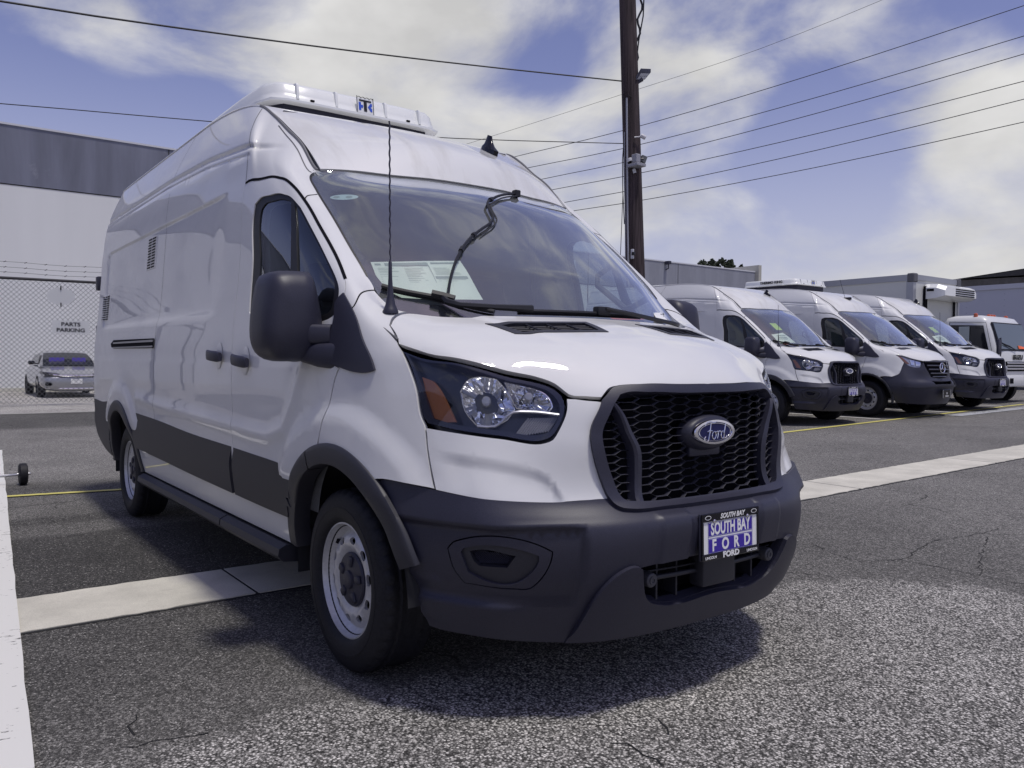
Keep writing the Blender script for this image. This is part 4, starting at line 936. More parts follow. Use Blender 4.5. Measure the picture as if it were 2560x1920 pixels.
def plate(van):
    """dealer plate in a black frame on the bumper"""
    c = Vector((1.043, 0, .598)); n = Vector((1, 0, .03)); M_ = frame(c, n)
    p = MB(); p.bevbox((-.158, -.082, -.012), (.158, .082, .0), .006, 2, M_); base = p.build('plate_holder', PLAST, van)
    f = MB()
    W_, H_ = .156, .0805
    for lo, hi in (((-W_, .052, 0), (W_, H_, .006)), ((-W_, -H_, 0), (W_, -.058, .006)), ((-W_, -.058, 0), (-.146, .052, .006)), ((.146, -.058, 0), (W_, .052, .006))): f.bevbox(lo, hi, .002, 1, M_)
    f.build('plate_frame', GLOSSB, base)
    w = MB(); w.box((-.147, -.060, .0), (.147, .056, .0015), M_); w.build('plate_sheet', WHITE, base)
    bl = MB(); bl.box((-.118, .002, .0015), (.118, .046, .0022), M_); bl.box((-.118, -.056, .0015), (.118, -.010, .0022), M_); bl.build('plate_panel', PBLUE, base)
    ln = MB()
    for z_ in (.0485, -.0005, -.0075, -.0582):
        ln.box((-.121, z_-.0007, .0015), (.121, z_+.0007, .0021), M_)
    for x_ in (-.1205, .1205): ln.box((x_-.0007, -.058, .0015), (x_+.0007, .0485, .0021), M_)
    ln.build('plate_lines', PBLUE, base)
    T = Matrix.Translation
    text('SOUTH BAY', .060, M_ @ T((0, .0235, .0026)), WHITE, base, xs=.655, bold=.0019, depth=.0003)
    for k, ch in enumerate('FORD'): text(ch, .056, M_ @ T((-.090+.060*k, -.0335, .0026)), WHITE, base, xs=.85, bold=.0019, depth=.0003)
    text('SOUTH BAY', .024, M_ @ T((.004, .0655, .0066)), WHITE, base, xs=1.0, bold=.0007, depth=.0004, shear=.3)
    text('FORD', .027, M_ @ T((-.004, -.0695, .0066)), WHITE, base, xs=1.25, bold=.0012, depth=.0004)
    text('LINCOLN', .0125, M_ @ T((-.112, -.0715, .0066)), WHITE, base, xs=1.1, bold=.0003, depth=.0003)
    text('LINCOLN', .0125, M_ @ T((.112, -.0715, .0066)), WHITE, base, xs=1.1, bold=.0003, depth=.0003)
    for x_ in (-.125, .125):
        o = MB(); o.add([M_ @ Vector((x_+a, .0665+q, .0064)) for a, q in superring(0, 0, .016, .0075, 24, 2)], [tuple(range(24))]); o.build('frame_emblem', WHITE, base)
        o = MB(); o.add([M_ @ Vector((x_+a, .0665+q, .0067)) for a, q in superring(0, 0, .013, .0055, 24, 2)], [tuple(range(24))]); o.build('frame_emblem', GLOSSB, base)
        s_ = MB(); s_.lathe([(0, .004), (.005, .0035), (.007, 0)], 12, M_ @ T((x_*.72, .052, .006))); s_.build('plate_screw', CHROME, base)
def rear_end(van):
    b = MB(); b.bevbox((-5.06, -.93, .50), (-4.93, .93, .64), .02, 2); b.build('rear_bumper', PLAST, van)
    for sd in (1, -1):
        e = MB(); e.bevbox((-5.075, sd*.90-.06, .63), (-4.95, sd*.90+.06, .765), .03, 3); e.build('bumper_end', PLAST, van)
        h = MB()
        for z in (1.36, 1.78): h.bevbox((-4.985, sd*.965-.03, z), (-4.90, sd*.965+.03, z+.12), .01, 2)
        h.build('rear_hinge', PLAST, van)
        l = MB(); l.bevbox((-4.985, sd*.90-.05, .98), (-4.90, sd*.90+.07, 1.30), .015, 2); l.build('tail_lamp', mat('tail_red', (.3, .01, .01), .2, coat=.6), van)
    # closing edge above the rear doors
    u = MB(); vs = []; 
    for t in np.linspace(0, 3.95, 10):
        p = SR.P(8.98, t)[0]; vs.append((p[0], p[1], p[2])); vs.append((-4.93, p[1], 2.55))
    u.add(vs+[(x, -y, z) for x, y, z in vs], [(2*i, 2*i+1, 2*i+3, 2*i+2) for i in range(9)]+[(20+2*i, 20+2*i+2, 20+2*i+3, 20+2*i+1) for i in range(9)], True); u.build('roof_rear_edge', PAINT, van)
    fl = MB(); fl.box((-4.9, -.93, .42), (-.45, .93, .46)); fl.box((-.45, -.60, .38), (.85, .60, .42)); fl.build('floor_pan', DARK, van)
    m = MB(); m.tube([(-3.6, -.62, .30), (-4.3, -.72, .30), (-4.6, -.86, .33)], .035, 10); m.box((-3.85, -.8, .28), (-3.65, .8, .42)); m.tube([(-3.75, -.8, .35), (-3.75, .8, .35)], .05, 10); m.box((-3.4, .3, .28), (-2.0, .8, .5)); m.build('underbody', DARK, van)
    hk = MB(); hk.bevbox((-4.62, -.80, .30), (-4.50, -.72, .38), .01, 2); hk.build('exhaust_tip', DARK, van)
def cabin(van):
    """what shows through the glass: dash, seats, wheel, bulkhead, trim"""
    d = MB(); prof = [(.30, 1.30), (.20, 1.345), (.05, 1.36), (-.10, 1.345), (-.22, 1.30), (-.30, 1.20), (-.33, 1.0), (-.25, .80)]
    d.loft([[(x, y, z-(.03 if abs(y) > .6 else 0)) for x, z in prof] for y in (-.92, -.6, -.3, 0, .3, .6, .92)]); 
    d.bevbox((-.30, .22, 1.30), (-.02, .68, 1.42), .05, 3); d.build('dashboard', INT, van, sharp=50)
    s = MB(); Ms = Matrix.Translation((-.48, .45, 1.28)) @ Matrix.Rotation(R_(-62), 4, 'Y')
    s.tube([Ms @ Vector((.195*math.cos(a), .195*math.sin(a), 0)) for a in np.linspace(0, 2*math.pi, 41)], .016, 8, cap=False)
    for a in (0, 2.1, -2.1): s.tube([Ms @ Vector((0, 0, -.02)), Ms @ Vector((.19*math.cos(a), .19*math.sin(a), 0))], .018, 6)
    s.lathe([(0, .02), (.07, .01), (.075, -.03), (.03, -.05)], 20, Ms); s.tube([(-.46, .45, 1.27), (-.2, .45, 1.1)], .035, 8); s.build('steering_wheel', INT, van)
    for y in (-.50, .50):
        c = MB(); c.bevbox((-1.05, y-.25, .72), (-.52, y+.25, .88), .05, 3); Mb = Matrix.Translation((-1.05, y, .86)) @ Matrix.Rotation(R_(-12), 4, 'Y')
        c.bevbox((-.08, -.24, -.05), (.08, .24, .62), .06, 3, Mb); c.bevbox((-.06, -.13, .66), (.06, .13, .86), .045, 3, Mb); c.tube([Mb @ Vector((0, -.06, .6)), Mb @ Vector((0, -.06, .7))], .008, 6); c.tube([Mb @ Vector((0, .06, .6)), Mb @ Vector((0, .06, .7))], .008, 6)
        c.bevbox((-1.0, y-.2, .46), (-.6, y+.2, .74), .02, 1); c.build('seat', SEATM, van)
    b = MB(); 
    zs = np.linspace(.46, 2.50, 10); w = np.interp(zs, [.4, .775, 1.12, 1.585, 2.08, 2.34, 2.5], [.95, .98, .98, .945, .91, .85, .72])
    vs = [(-1.30, -a, z) for a, z in zip(w, zs)]+[(-1.30, a, z) for a, z in zip(w, zs)]; b.add(vs, [(i, i+1, 10+i+1, 10+i) for i in range(9)]); b.build('bulkhead', mat('bulkhead_grey', (.11, .115, .125), .6), van)
    hl = MB(); hl.loft([[(x, y, z+.05*(1-(y/.75)**2)) for y in np.linspace(-.78, .78, 9)]+[(x, y, z+.07) for y in np.linspace(.78, -.78, 9)] for x, z in ((-1.30, 2.30), (-1.0, 2.19), (-.80, 2.03), (-.72, 1.98))]); hl.build('headliner', INTL, van)
    for sd in (1, -1):
        # inner door and pillar trim
        panel('door_trim', INT, van, [(6.05, 1.2), (6.05, 8.0), (6.42, 7.8), (7.0, 7.75), (7.6, 7.7), (8.2, 8.0), (8.2, 7.0), (7.95, 5.5), (7.9, 3.4), (7.7, 2.7), (7.5, 1.2)], side=sd, off=-.06, ret=0, res=.1, dsp=None)
        panel('window_trim', INTL, van, [(5.9, 7.9), (5.9, 11.4), (6.5, 11.5), (7.4, 11.5), (8.2, 11.4), (8.9, 11.0), (9.3, 10.4), (9.9, 10.9), (9.86, 9.9), (9.85, 9.0), (9.9, 8.2), (9.5, 8.0), (9.0, 8.0), (8.6, 7.9), (8.0, 7.6), (7.0, 7.6)], holes=[SEAL_I], side=sd, off=-.055, ret=0, res=.06, dsp=None)
        g = MB(); p1, p2 = Vector((-.42, sd*-.80, 1.70)), Vector((-.16, sd*-.80, 1.50)); g.tube([p1+Vector((.02, 0, .03)), p1+Vector((-.06, sd*.04, -.03)), p1+Vector((-.05, sd*.05, -.08)), p2+Vector((-.09, sd*.05, -.02)), p2+Vector((-.05, sd*.03, -.01)), p2+Vector((.03, 0, .03))], .016, 8); g.build('grab_handle', INT, van)
    inn = MB(); inn.box((-1.3, -.94, .46), (.3, .94, .48)); inn.build('cab_floor', DARK, van)
def wipers(van):
    for nm, bl, arm in (('p', [(10.14, 8.33), (10.6, 8.25), (11.17, 8.13), (11.43, 7.97), (11.86, 7.68)], [(11.17, 8.13), (11.14, 7.95), (11.4, 7.72), (12.2, 7.70)]), ('d', [(12.41, 7.72), (13.2, 7.80), (13.83, 7.86), (14, 7.86)], None)):
        b = MB()
        if nm == 'p':
            q = resample(uvk(SM, bl), .05, closed=False); uv = kuv(SM, q); P, n = SP(SM, uv[:, 0], uv[:, 1], .022, None); b.tube([tuple(p) for p in P], .010, 6); P2, _ = SP(SM, uv[:, 0], uv[:, 1], .006, None); b.tube([tuple(p) for p in P2], .005, 5)
            P3, _ = SP(SM, uv[:len(uv)//3+1, 0], uv[:len(uv)//3+1, 1]+.09, .03, None)
            P, n = SP(SM, np.array([11.0, 11.17, 11.35]), np.array([8.17, 8.12, 8.03]), .038, None); b.tube([tuple(p) for p in P], .016, 6)
            P, n = SP(SM, np.array([11.17, 11.14, 11.3, 11.9, 12.6]), np.array([8.10, 7.93, 7.80, 7.74, 7.72]), .036, None); b.tube([tuple(p) for p in P], [.012, .014, .011, .012, .016], 6)
        else:
            # far-side wiper: lies low along the base of the glass
            pts = []
            for y in np.linspace(-.36, .36, 12):
                u = 14-abs(y)/.9*4; z = 7.80+.10*(y+.36)/.72; p, n = SP(SM, np.array([np.interp(abs(y), [0, .22, .45], [14, 13, 12])]), np.array([z]), .020, None); p = p[0]; pts.append((p[0], y, p[2]))
            b.tube(pts, .009, 6); b.tube([(x, y, z-.012) for x, y, z in pts], .004, 4)
            c = Vector(pts[7]); b.bevbox((c.x-.02, c.y-.045, c.z-.01), (c.x+.02, c.y+.03, c.z+.03), .008, 2)
            b.tube([c+Vector((.015, 0, .02)), c+Vector((.04, .15, .0)), c+Vector((.03, .42, -.03)), c+Vector((-.02, .5, -.03))], .010, 6)
        b.build('wiper', SEAL, van)

# ------------------------------------------------------------------ refrigeration unit and things specific to the near van
def roof_unit(parent, lettering=False):
    u = MB()
    def outline(g, xf):
        half = [(xf+g, 0), (xf+g, .30), (xf+g-.01, .49), (xf+g-.05, .545+g), (xf-.16, .585+g), (xf-.5, .60+g), (xf-1.30, .60+g), (xf-1.36-g, .54)]
        return [(x, -y) for x, y in half]+[(x, y) for x, y in half[::-1] if y > 0]
    xf = -1.86
    base = MB(); base.loft([[(x, y, z) for x, y in outline(-.03, xf)] for z in (2.56, 2.730)]); base.build('unit_base', mat('unit_dark', (.012, .012, .03), .6), parent, sharp=30)
    def ring(g, z, dx): return [(x-(dx if x > xf-.3 else dx*.3), y*(1-dx*.25), z) for x, y in outline(g, xf)]
    u.loft([ring(.020, 2.728, 0), ring(.030, 2.733, 0), ring(.030, 2.746, 0), ring(.012, 2.754, 0), ring(.004, 2.79, .006), ring(-.002, 2.838, .014), ring(-.012, 2.858, .024), ring(-.05, 2.872, .055), ring(-.13, 2.878, .10)])
    un = u.build('refrigeration_unit', UNITW, parent, sharp=50)
    for y in (-.42, -.17, .17, .42):
        k = MB(); wdt = .012
        k.loft([[(xf+.004-dx*.9+o, y+q, z) for o, q in ((-.03, -wdt), (.004, -wdt*.6), (.005, wdt*.6), (-.03, wdt))] for z, dx in ((2.757, -.006), (2.79, -.001), (2.838, .006), (2.853, .015))]); k.build('unit_rib', UNITW, un)
    sc = MB()
    for y in (-.33, .33): sc.box((xf+.004, y-.012, 2.756), (xf+.018, y+.012, 2.766))
    sc.build('unit_latch', DARK, un)
    Mx = frame((xf+.012, .02, 2.800), (1, 0, .14)); b = MB(); w, h = .058, .056
    b.box((-w, -h, -.002), (w, h*.80, .003), Mx); b.build('logo_plate', UNITW, un)
    f = MB(); t = .0035
    for lo, hi in (((-w, -h, .003), (-w+t, h, .0055)), ((w-t, -h, .003), (w, h, .0055)), ((-w, -h, .003), (w, -h+t, .0055))): f.box(lo, hi, Mx)
    pts = [Mx @ Vector((-w+2*w*i/36, h*.86+.006*abs(math.sin(i/36*math.pi*4))-.002, .004)) for i in range(37)]; f.tube(pts, .0022, 5)
    f.box((-w*.72, h*.44, .003), (w*.72, h*.62, .0055), Mx); f.box((-w*.18, -h*.70, .003), (w*.18, h*.5, .0055), Mx); f.build('logo_frame', BLACKL, un)
    g = MB()
    for lo, hi in (((-.78, -.62), (-.52, .28)), ((-.52, -.32), (-.28, .0))): g.box((lo[0]*w, lo[1]*h, .003), (hi[0]*w, hi[1]*h, .0055), Mx)
    g.prism([(w*a, h*c) for a, c in ((.30, -.12), (.62, .32), (.80, .32), (.80, .02), (.62, -.12), (.80, -.30), (.80, -.62), (.62, -.62))], .003, .0055, Mx); g.build('logo_letters', mat('logo_blue', (.03, .09, .52), .4), un)
    if lettering:
        Ms = frame((xf-.62, -.618, 2.805), (0, -1, .08)); text('THERMO KING', .075, Ms, BLACKL, un, bold=.002, xs=1.15, depth=.004)
    return un
def hero_extras(van):
    roof_unit(van)
    # shark-fin aerial on the far side of the roof
    b = MB(); c = Vector((-1.06, .43, 2.425)); n = Vector((.38, .12, .92)).normalized(); Mx = frame(c, n, up=(1, 0, 0))
    b.loft([[Mx @ Vector((x*s, y, z)) for x, y in superring(0, -.0+dy, .033, .085*sy, 16, 2.4)] for s, sy, z, dy in ((1, 1, -.02, 0), (.95, .95, .012, 0), (.6, .6, .03, -.02), (.35, .40, .055, -.038), (.2, .28, .082, -.05))]); b.build('shark_fin', GLOSSB, van)
    # papers and stickers seen through the glass; a dark tube drawn as a reflected cable
    q = [(10.25, 9.0), (12.14, 9.14), (12.14, 8.31), (10.17, 8.24)]
    st = panel('window_sticker', PAPER, van, q, side=1, off=-.0135, ret=0, res=.08, dsp=None, smoothed=False)
    pos = lambda a, c: (10.25+(12.14-10.25)*a-.08*(1-c)*(1-a), (8.25+.07*a)*(1-c)+(9.0+.14*a)*c)
    def block(nm, m, a0, a1, c0, c1, o=-.0128): return panel(nm, m, st, [pos(a0, c0), pos(a1, c0), pos(a1, c1), pos(a0, c1)], side=1, off=o, ret=0, res=.2, dsp=None, smoothed=False)
    block('sticker_header', GREYL, .14, .60, .87, .955); block('sticker_band', GREYL, .62, .97, .50, .57); block('sticker_rule', GREYL, .60, .606, .22, .95); block('sticker_rule', GREYL, .60, .88, .20, .23); block('sticker_badge', GREYL, .035, .10, .89, .945); block('sticker_header', GREYL, .64, .97, .92, .955)
    rn = random.Random(4); tm = mat('sticker_print', (.50, .56, .50), .7)
    for k in range(16):
        c = .26+.036*k
        if .48 < c < .60: continue
        block('sticker_print', tm, .64, .64+rn.uniform(.12, .32), c, c+.010)
    for k in range(13):
        c = .22+.048*k; a = .05
        for _ in range(2): block('sticker_print', tm, a, a+rn.uniform(.10, .22), c, c+.012); a += .27
    c3, n3 = SP(SM, np.array([10.52]), np.array([10.72]), -.0095, None); Mx = frame(c3[0], n3[0]); o = MB(); o.add([Mx @ Vector((x, y, 0)) for x, y in superring(0, 0, .065, .021, 28, 2)], [tuple(range(28))]); ov = o.build('oval_sticker', mat('pale_sticker', (.55, .66, .66), .5), van)
    o = MB()
    for x in (-.036, .022): o.add([Mx @ Vector((x+a, y, .0006)) for a, y in superring(0, 0, .016, .009, 16, 2)], [tuple(range(16))])
    o.build('sticker_mark', GREYL, ov)
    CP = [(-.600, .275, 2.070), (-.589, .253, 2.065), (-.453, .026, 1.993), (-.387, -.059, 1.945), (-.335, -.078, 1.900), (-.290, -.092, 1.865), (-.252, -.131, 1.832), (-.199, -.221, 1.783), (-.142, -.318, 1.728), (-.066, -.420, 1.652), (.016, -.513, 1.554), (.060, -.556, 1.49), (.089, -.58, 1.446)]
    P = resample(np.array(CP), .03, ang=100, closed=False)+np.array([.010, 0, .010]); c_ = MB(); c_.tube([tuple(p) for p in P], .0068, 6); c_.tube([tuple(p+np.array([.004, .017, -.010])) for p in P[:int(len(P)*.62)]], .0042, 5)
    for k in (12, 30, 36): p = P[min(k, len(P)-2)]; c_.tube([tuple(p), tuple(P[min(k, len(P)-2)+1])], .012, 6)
    c_.bevbox(P[0]-.018, P[0]+.018, .004, 1); c_.build('cable_reflection', SEAL, van)  # solid tube on the glass in place of a cable's reflection
    lb = panel('barcode_label', WHITE, van, [(11.26, 8.22), (10.62, 8.22), (10.98, 7.88), (11.61, 7.86)], side=-1, off=.002, ret=0, res=.2, dsp=None, smoothed=False)
    for k, (a0, a1) in enumerate(((.08, .9), (.1, .95), (.2, .8))):
        c = .88-.16*k; f_ = lambda a, c: tuple(np.array((11.61, 7.86))*(1-c)*(1-a)+np.array((10.98, 7.88))*(1-c)*a+np.array((11.26, 8.22))*c*(1-a)+np.array((10.62, 8.22))*c*a)
        panel('label_print', BLACKL, lb, [f_(a0, c-.10), f_(a1, c-.10), f_(a1, c), f_(a0, c)], side=-1, off=.003, ret=0, res=.2, dsp=None, smoothed=False)
    for k in range(9): panel('label_print', GREYL, lb, [f_(.25+k*.06, .1), f_(.28+k*.06, .1), f_(.28+k*.06, .36), f_(.25+k*.06, .36)], side=-1, off=.003, ret=0, res=.2, dsp=None, smoothed=False)
    o = mesh('orange_tag', [(.148, .17, 1.425), (.135, .42, 1.425), (.147, .545, 1.385), (.21, .34, 1.372), (.19, .25, 1.385)], [(0, 4, 3, 2, 1)]); o2 = link('orange_tag', o, ORANGE, van); 
    o = mesh('dash_paper', [(.16, .05, 1.385), (.15, .2, 1.387), (.19, .36, 1.374), (.215, .17, 1.368)], [(0, 3, 2, 1)]); link('dash_paper', o, mat('dash_paper_white', (.5, .55, .55), .6), van)

# ------------------------------------------------------------------ ground
def gz(y): return .016*max(0., min(y, 34.)-2.5)
def nodes_ground(m):
    t = m.node_tree; b = t.nodes['Principled BSDF']; L = t.links.new
    tc = N(t, 'ShaderNodeTexCoord'); pos = tc.outputs['Object']; sep = N(t, 'ShaderNodeSeparateXYZ'); L(pos, sep.inputs[0])
    def M(op, a, c=None, cl=False):
        n = N(t, 'ShaderNodeMath', operation=op, use_clamp=cl)
        for i, x in enumerate((a, c)):
            if x is None: continue
            if isinstance(x, (int, float)): n.inputs[i].default_value = x
            else: L(x, n.inputs[i])
        return n.outputs[0]
    def noise(s, d=4, r=.6, dist=0):
        n = N(t, 'ShaderNodeTexNoise', ins={'Scale': s, 'Detail': d, 'Roughness': r, 'Distortion': dist}); L(pos, n.inputs['Vector']); return n.outputs[0]
    def ramp(x, a, c, lo=0., hi=1.):
        n = N(t, 'ShaderNodeMapRange', interpolation_type='SMOOTHSTEP', ins={1: a, 2: c, 3: lo, 4: hi}); L(x, n.inputs[0]); return n.outputs[0]
    X, Y = sep.outputs[0], sep.outputs[1]
    wob = M('MULTIPLY', M('SUBTRACT', noise(1.6, 5), .5), .22); xw = M('ADD', X, wob)
    # bands of resurfacing across the lot
    cr = N(t, 'ShaderNodeValToRGB'); nx = M('DIVIDE', M('ADD', xw, 26.), 28., True); L(nx, cr.inputs[0]); e = cr.color_ramp; e.interpolation = 'LINEAR'
    stops = [(-26, .40), (-17.15, .37), (-17.0, .05), (-16.6, .095), (-13.2, .09), (-12.4, .20), (-7.0, .21), (-6.1, .18), (-5.7, .085), (-5.25, .09), (-5.1, .13), (-4.1, .135), (-4.0, .075), (-3.75, .07), (-3.7, .13), (-3.32, .125), (-3.28, .062), (-1.8, .066), (-1.1, .088), (-.3, .11), (.3, .13), (2, .14)]
    while len(e.elements) > 1: e.elements.remove(e.elements[0])
    for i, (x, v) in enumerate(stops):
        p = (x+26)/28.
        el = e.elements[0] if i == 0 else e.elements.new(p)
        el.position = p; el.color = (v, v, v, 1)
    base = cr.outputs[0]
    yr = M('MULTIPLY', ramp(Y, 2.2, 5.0), ramp(xw, -9., -5.0)); 
    # worn chippings: a lighter coarse patch in front with rounded corner
    qx = M('SUBTRACT', 1.25, M('ADD', X, M('MULTIPLY', wob, .8))); qy = M('SUBTRACT', M('ADD', Y, wob), 1.35)
    rr = M('SQRT', M('ADD', M('POWER', M('MAXIMUM', qx, 0.), 2.), M('POWER', M('MAXIMUM', qy, 0.), 2.)))
    coarse = ramp(M('ADD', rr, M('MULTIPLY', M('SUBTRACT', noise(5., 5), .5), .5)), 1.12, .86)
    rough_band = M('MULTIPLY', ramp(xw, -3.34, -3.42), ramp(xw, -5.5, -5.2))
    def vor(s):
        n = N(t, 'ShaderNodeTexVoronoi', feature='F1', ins={'Scale': s, 'Randomness': 1.}); L(pos, n.inputs['Vector']); q = N(t, 'ShaderNodeSeparateColor'); L(n.outputs['Color'], q.inputs[0]); return n.outputs['Distance'], q.outputs[0], q.outputs[1], q.outputs[2]
    d1, a1, b1, c1 = vor(125.); d2, a2, b2, c2 = vor(260.); d3, a3, b3, c3 = vor(62.)
    edge1 = ramp(d1, .66, .38, .30, 1.); edge2 = ramp(d2, .66, .40, .45, 1.)
    big = M('MULTIPLY', M('ADD', .50, M('MULTIPLY', noise(.7, 7, .62, .4), 1.0)), M('ADD', .70, M('MULTIPLY', noise(22., 4), .6)))
    # old asphalt: fine grit, pale flecks
    ex = N(t, 'ShaderNodeMix', data_type='FLOAT'); L(yr, ex.inputs[0]); L(base, ex.inputs[2]); ex.inputs[3].default_value = .175
    grit = M('MULTIPLY', M('MULTIPLY', M('ADD', .42, M('MULTIPLY', M('POWER', a1, 2.), 1.35)), M('ADD', .55, M('MULTIPLY', a2, .85))), edge2)
    old = M('MULTIPLY', M('MULTIPLY', ex.outputs[0], big), M('MULTIPLY', grit, 1.42))
    dens = M('ADD', .045, M('ADD', M('MULTIPLY', M('MAXIMUM', M('SUBTRACT', noise(2.4, 5), .42), 0.), .45), M('MULTIPLY', rough_band, .12)))
    fleck = M('MULTIPLY', M('GREATER_THAN', b1, M('SUBTRACT', 1., dens)), ramp(d1, .55, .35)); old = M('MAXIMUM', old, M('MULTIPLY', fleck, M('ADD', .15, M('MULTIPLY', c1, .30))))
    # worn chip seal: packed stones of many greys with dark gaps
    chip = M('MULTIPLY', M('ADD', .055, M('MULTIPLY', M('POWER', a1, 1.4), .68)), edge1); chip = M('MULTIPLY', chip, M('ADD', .70, M('MULTIPLY', a2, .55)))
    chip = M('MULTIPLY', chip, M('ADD', .55, M('MULTIPLY', noise(1.6, 6, .6, .3), .95)))
    cm_ = M('MULTIPLY', coarse, ramp(M('ADD', a3, M('MULTIPLY', coarse, 1.2)), .75, 1.0))
    mixv = N(t, 'ShaderNodeMix', data_type='FLOAT'); L(cm_, mixv.inputs[0]); L(old, mixv.inputs[2]); L(chip, mixv.inputs[3]); v = mixv.outputs[0]
    stone1, stone2 = M('MULTIPLY', a1, edge1), a2
    # dark stains: oil spots
    sp = N(t, 'ShaderNodeTexVoronoi', feature='F1', ins={'Scale': 1.15, 'Randomness': 1.}); L(pos, sp.inputs['Vector'])
    ssep = N(t, 'ShaderNodeSeparateColor'); L(sp.outputs['Color'], ssep.inputs[0])
    spot = M('MULTIPLY', ramp(M('ADD', sp.outputs['Distance'], M('MULTIPLY', noise(14., 4), .06)), .095, .06), M('GREATER_THAN', ssep.outputs[0], .62))
    v = M('MULTIPLY', v, M('SUBTRACT', 1., M('MULTIPLY', spot, .6)))
    # hairline cracking in the old surface
    ck = N(t, 'ShaderNodeTexVoronoi', feature='DISTANCE_TO_EDGE', ins={'Scale': .9, 'Randomness': 1.})
    wv = N(t, 'ShaderNodeTexNoise', ins={'Scale': 3., 'Detail': 5.}); L(pos, wv.inputs['Vector']); ad = N(t, 'ShaderNodeVectorMath', operation='MULTIPLY_ADD'); L(wv.outputs[1], ad.inputs[0]); ad.inputs[1].default_value = (.35, .35, 0); L(pos, ad.inputs[2]); L(ad.outputs[0], ck.inputs['Vector'])
    ckm = M('MULTIPLY', M('MULTIPLY', ramp(ck.outputs['Distance'], .006, .002), ramp(noise(.8, 3), .50, .56)), M('SUBTRACT', 1., coarse))
    v = M('MULTIPLY', v, M('SUBTRACT', 1., M('MULTIPLY', ckm, .7)))
    col = N(t, 'ShaderNodeVectorMath', operation='SCALE'); col.inputs[0].default_value = (1.04, 1.0, .93); L(v, col.inputs['Scale']); L(col.outputs[0], b.inputs['Base Color'])
    b.inputs['Roughness'].default_value = .86; b.inputs['Specular IOR Level'].default_value = .3
    h = M('ADD', M('ADD', M('MULTIPLY', stone1, .9), M('MULTIPLY', stone2, .45)), M('MULTIPLY', noise(160., 3), .5))
    bp = N(t, 'ShaderNodeBump', ins={'Strength': .55, 'Distance': .004}); L(h, bp.inputs['Height']); L(bp.outputs[0], b.inputs['Normal'])
ASPH = mat('asphalt', (.07, .07, .068), .86); nodes_ground(ASPH)
ys = [-400, 2.5, 34, 500]; xs = [-500, 300]
g = MB(); g.add([(x, y, gz(y)) for y in ys for x in xs], [(2*i, 2*i+1, 2*i+3, 2*i+2) for i in range(3)])
tag(g.build('parking_lot', ASPH), kind='structure')
CONC = grain(mat('concrete', (.58, .555, .475), .85, spec=.3), 3., .16, 8, bump=.25, dist=.003)
def conc_wear(m):
    t = m.node_tree; b = t.nodes['Principled BSDF']; L = t.links.new; src = b.inputs['Base Color'].links[0].from_socket
    tc = N(t, 'ShaderNodeTexCoord'); mp = N(t, 'ShaderNodeMapping'); mp.inputs['Scale'].default_value = (24, 2.0, 1); L(tc.outputs['Object'], mp.inputs[0])
    n = N(t, 'ShaderNodeTexNoise', ins={'Scale': 1.4, 'Detail': 7., 'Roughness': .65}); L(mp.outputs[0], n.inputs['Vector'])
    r = N(t, 'ShaderNodeMapRange', ins={1: .62, 2: .72, 3: 1., 4: .62}); L(n.outputs[0], r.inputs[0])
    s = N(t, 'ShaderNodeVectorMath', operation='SCALE'); L(src, s.inputs[0]); L(r.outputs[0], s.inputs['Scale'])
    f = N(t, 'ShaderNodeTexNoise', ins={'Scale': 260., 'Detail': 3.}); L(tc.outputs['Object'], f.inputs['Vector']); r2 = N(t, 'ShaderNodeMapRange', ins={1: .3, 2: .7, 3: .86, 4: 1.12}); L(f.outputs[0], r2.inputs[0])
    s2 = N(t, 'ShaderNodeVectorMath', operation='SCALE'); L(s.outputs[0], s2.inputs[0]); L(r2.outputs[0], s2.inputs['Scale']); L(s2.outputs[0], b.inputs['Base Color'])
conc_wear(CONC)
# concrete drainage strip, slab by slab, ragged where the asphalt laps it
gutter = empty('drainage_strip'); tag(gutter, kind='structure')
rnd = random.Random(5)
joints = [-9.8, -6.85, -3.9, -.895, 2.0, 4.75, 7.6, 10.5, 13.5, 16.5, 19.5, 22.5, 25.5, 28.5, 31.5]
for a, c in zip(joints[:-1], joints[1:]):
    b = MB(); n = 48; vs = []
    for i in range(n+1):
        y = a+.008+(c-a-.016)*i/n; vs += [(-1.775+rnd.uniform(-.006, .006), y, gz(y)+.006), (-1.195+rnd.uniform(-.014, .010), y, gz(y)+.006)]
    b.add(vs, [(2*i, 2*i+1, 2*i+3, 2*i+2) for i in range(n)])
    top = len(vs); b.add([(x, y, z-.05) for x, y, z in vs], []); b.f += [(2*i+1, 2*i+3, top+2*i+3, top+2*i+1) for i in range(n)]+[(2*i+2, 2*i, top+2*i, top+2*i+2) for i in range(n)]+[(0, 1, top+1, top), (2*n+1, 2*n, top+2*n, top+2*n+1)]; b.sm += [False]*(2*n+2)
    o = b.build('concrete_slab', CONC, gutter)
JT = mat('joint_tar', (.02, .02, .02), .9)
jb = MB()
for y in joints: jb.box((-1.775, y-.012, gz(y)-.02), (-1.195, y+.012, gz(y)+.0035))
for x in (-1.785, -1.185):
    for y0, y1 in ((-9.8, 2.5), (2.5, 31.)):
        w = .012; jb.add([(x-w, y0, gz(y0)+.0025), (x+w, y0, gz(y0)+.0025), (x+w, y1, gz(y1)+.0025), (x-w, y1, gz(y1)+.0025)], [(0, 1, 2, 3)])
jb.build('joint_filler', JT, gutter)
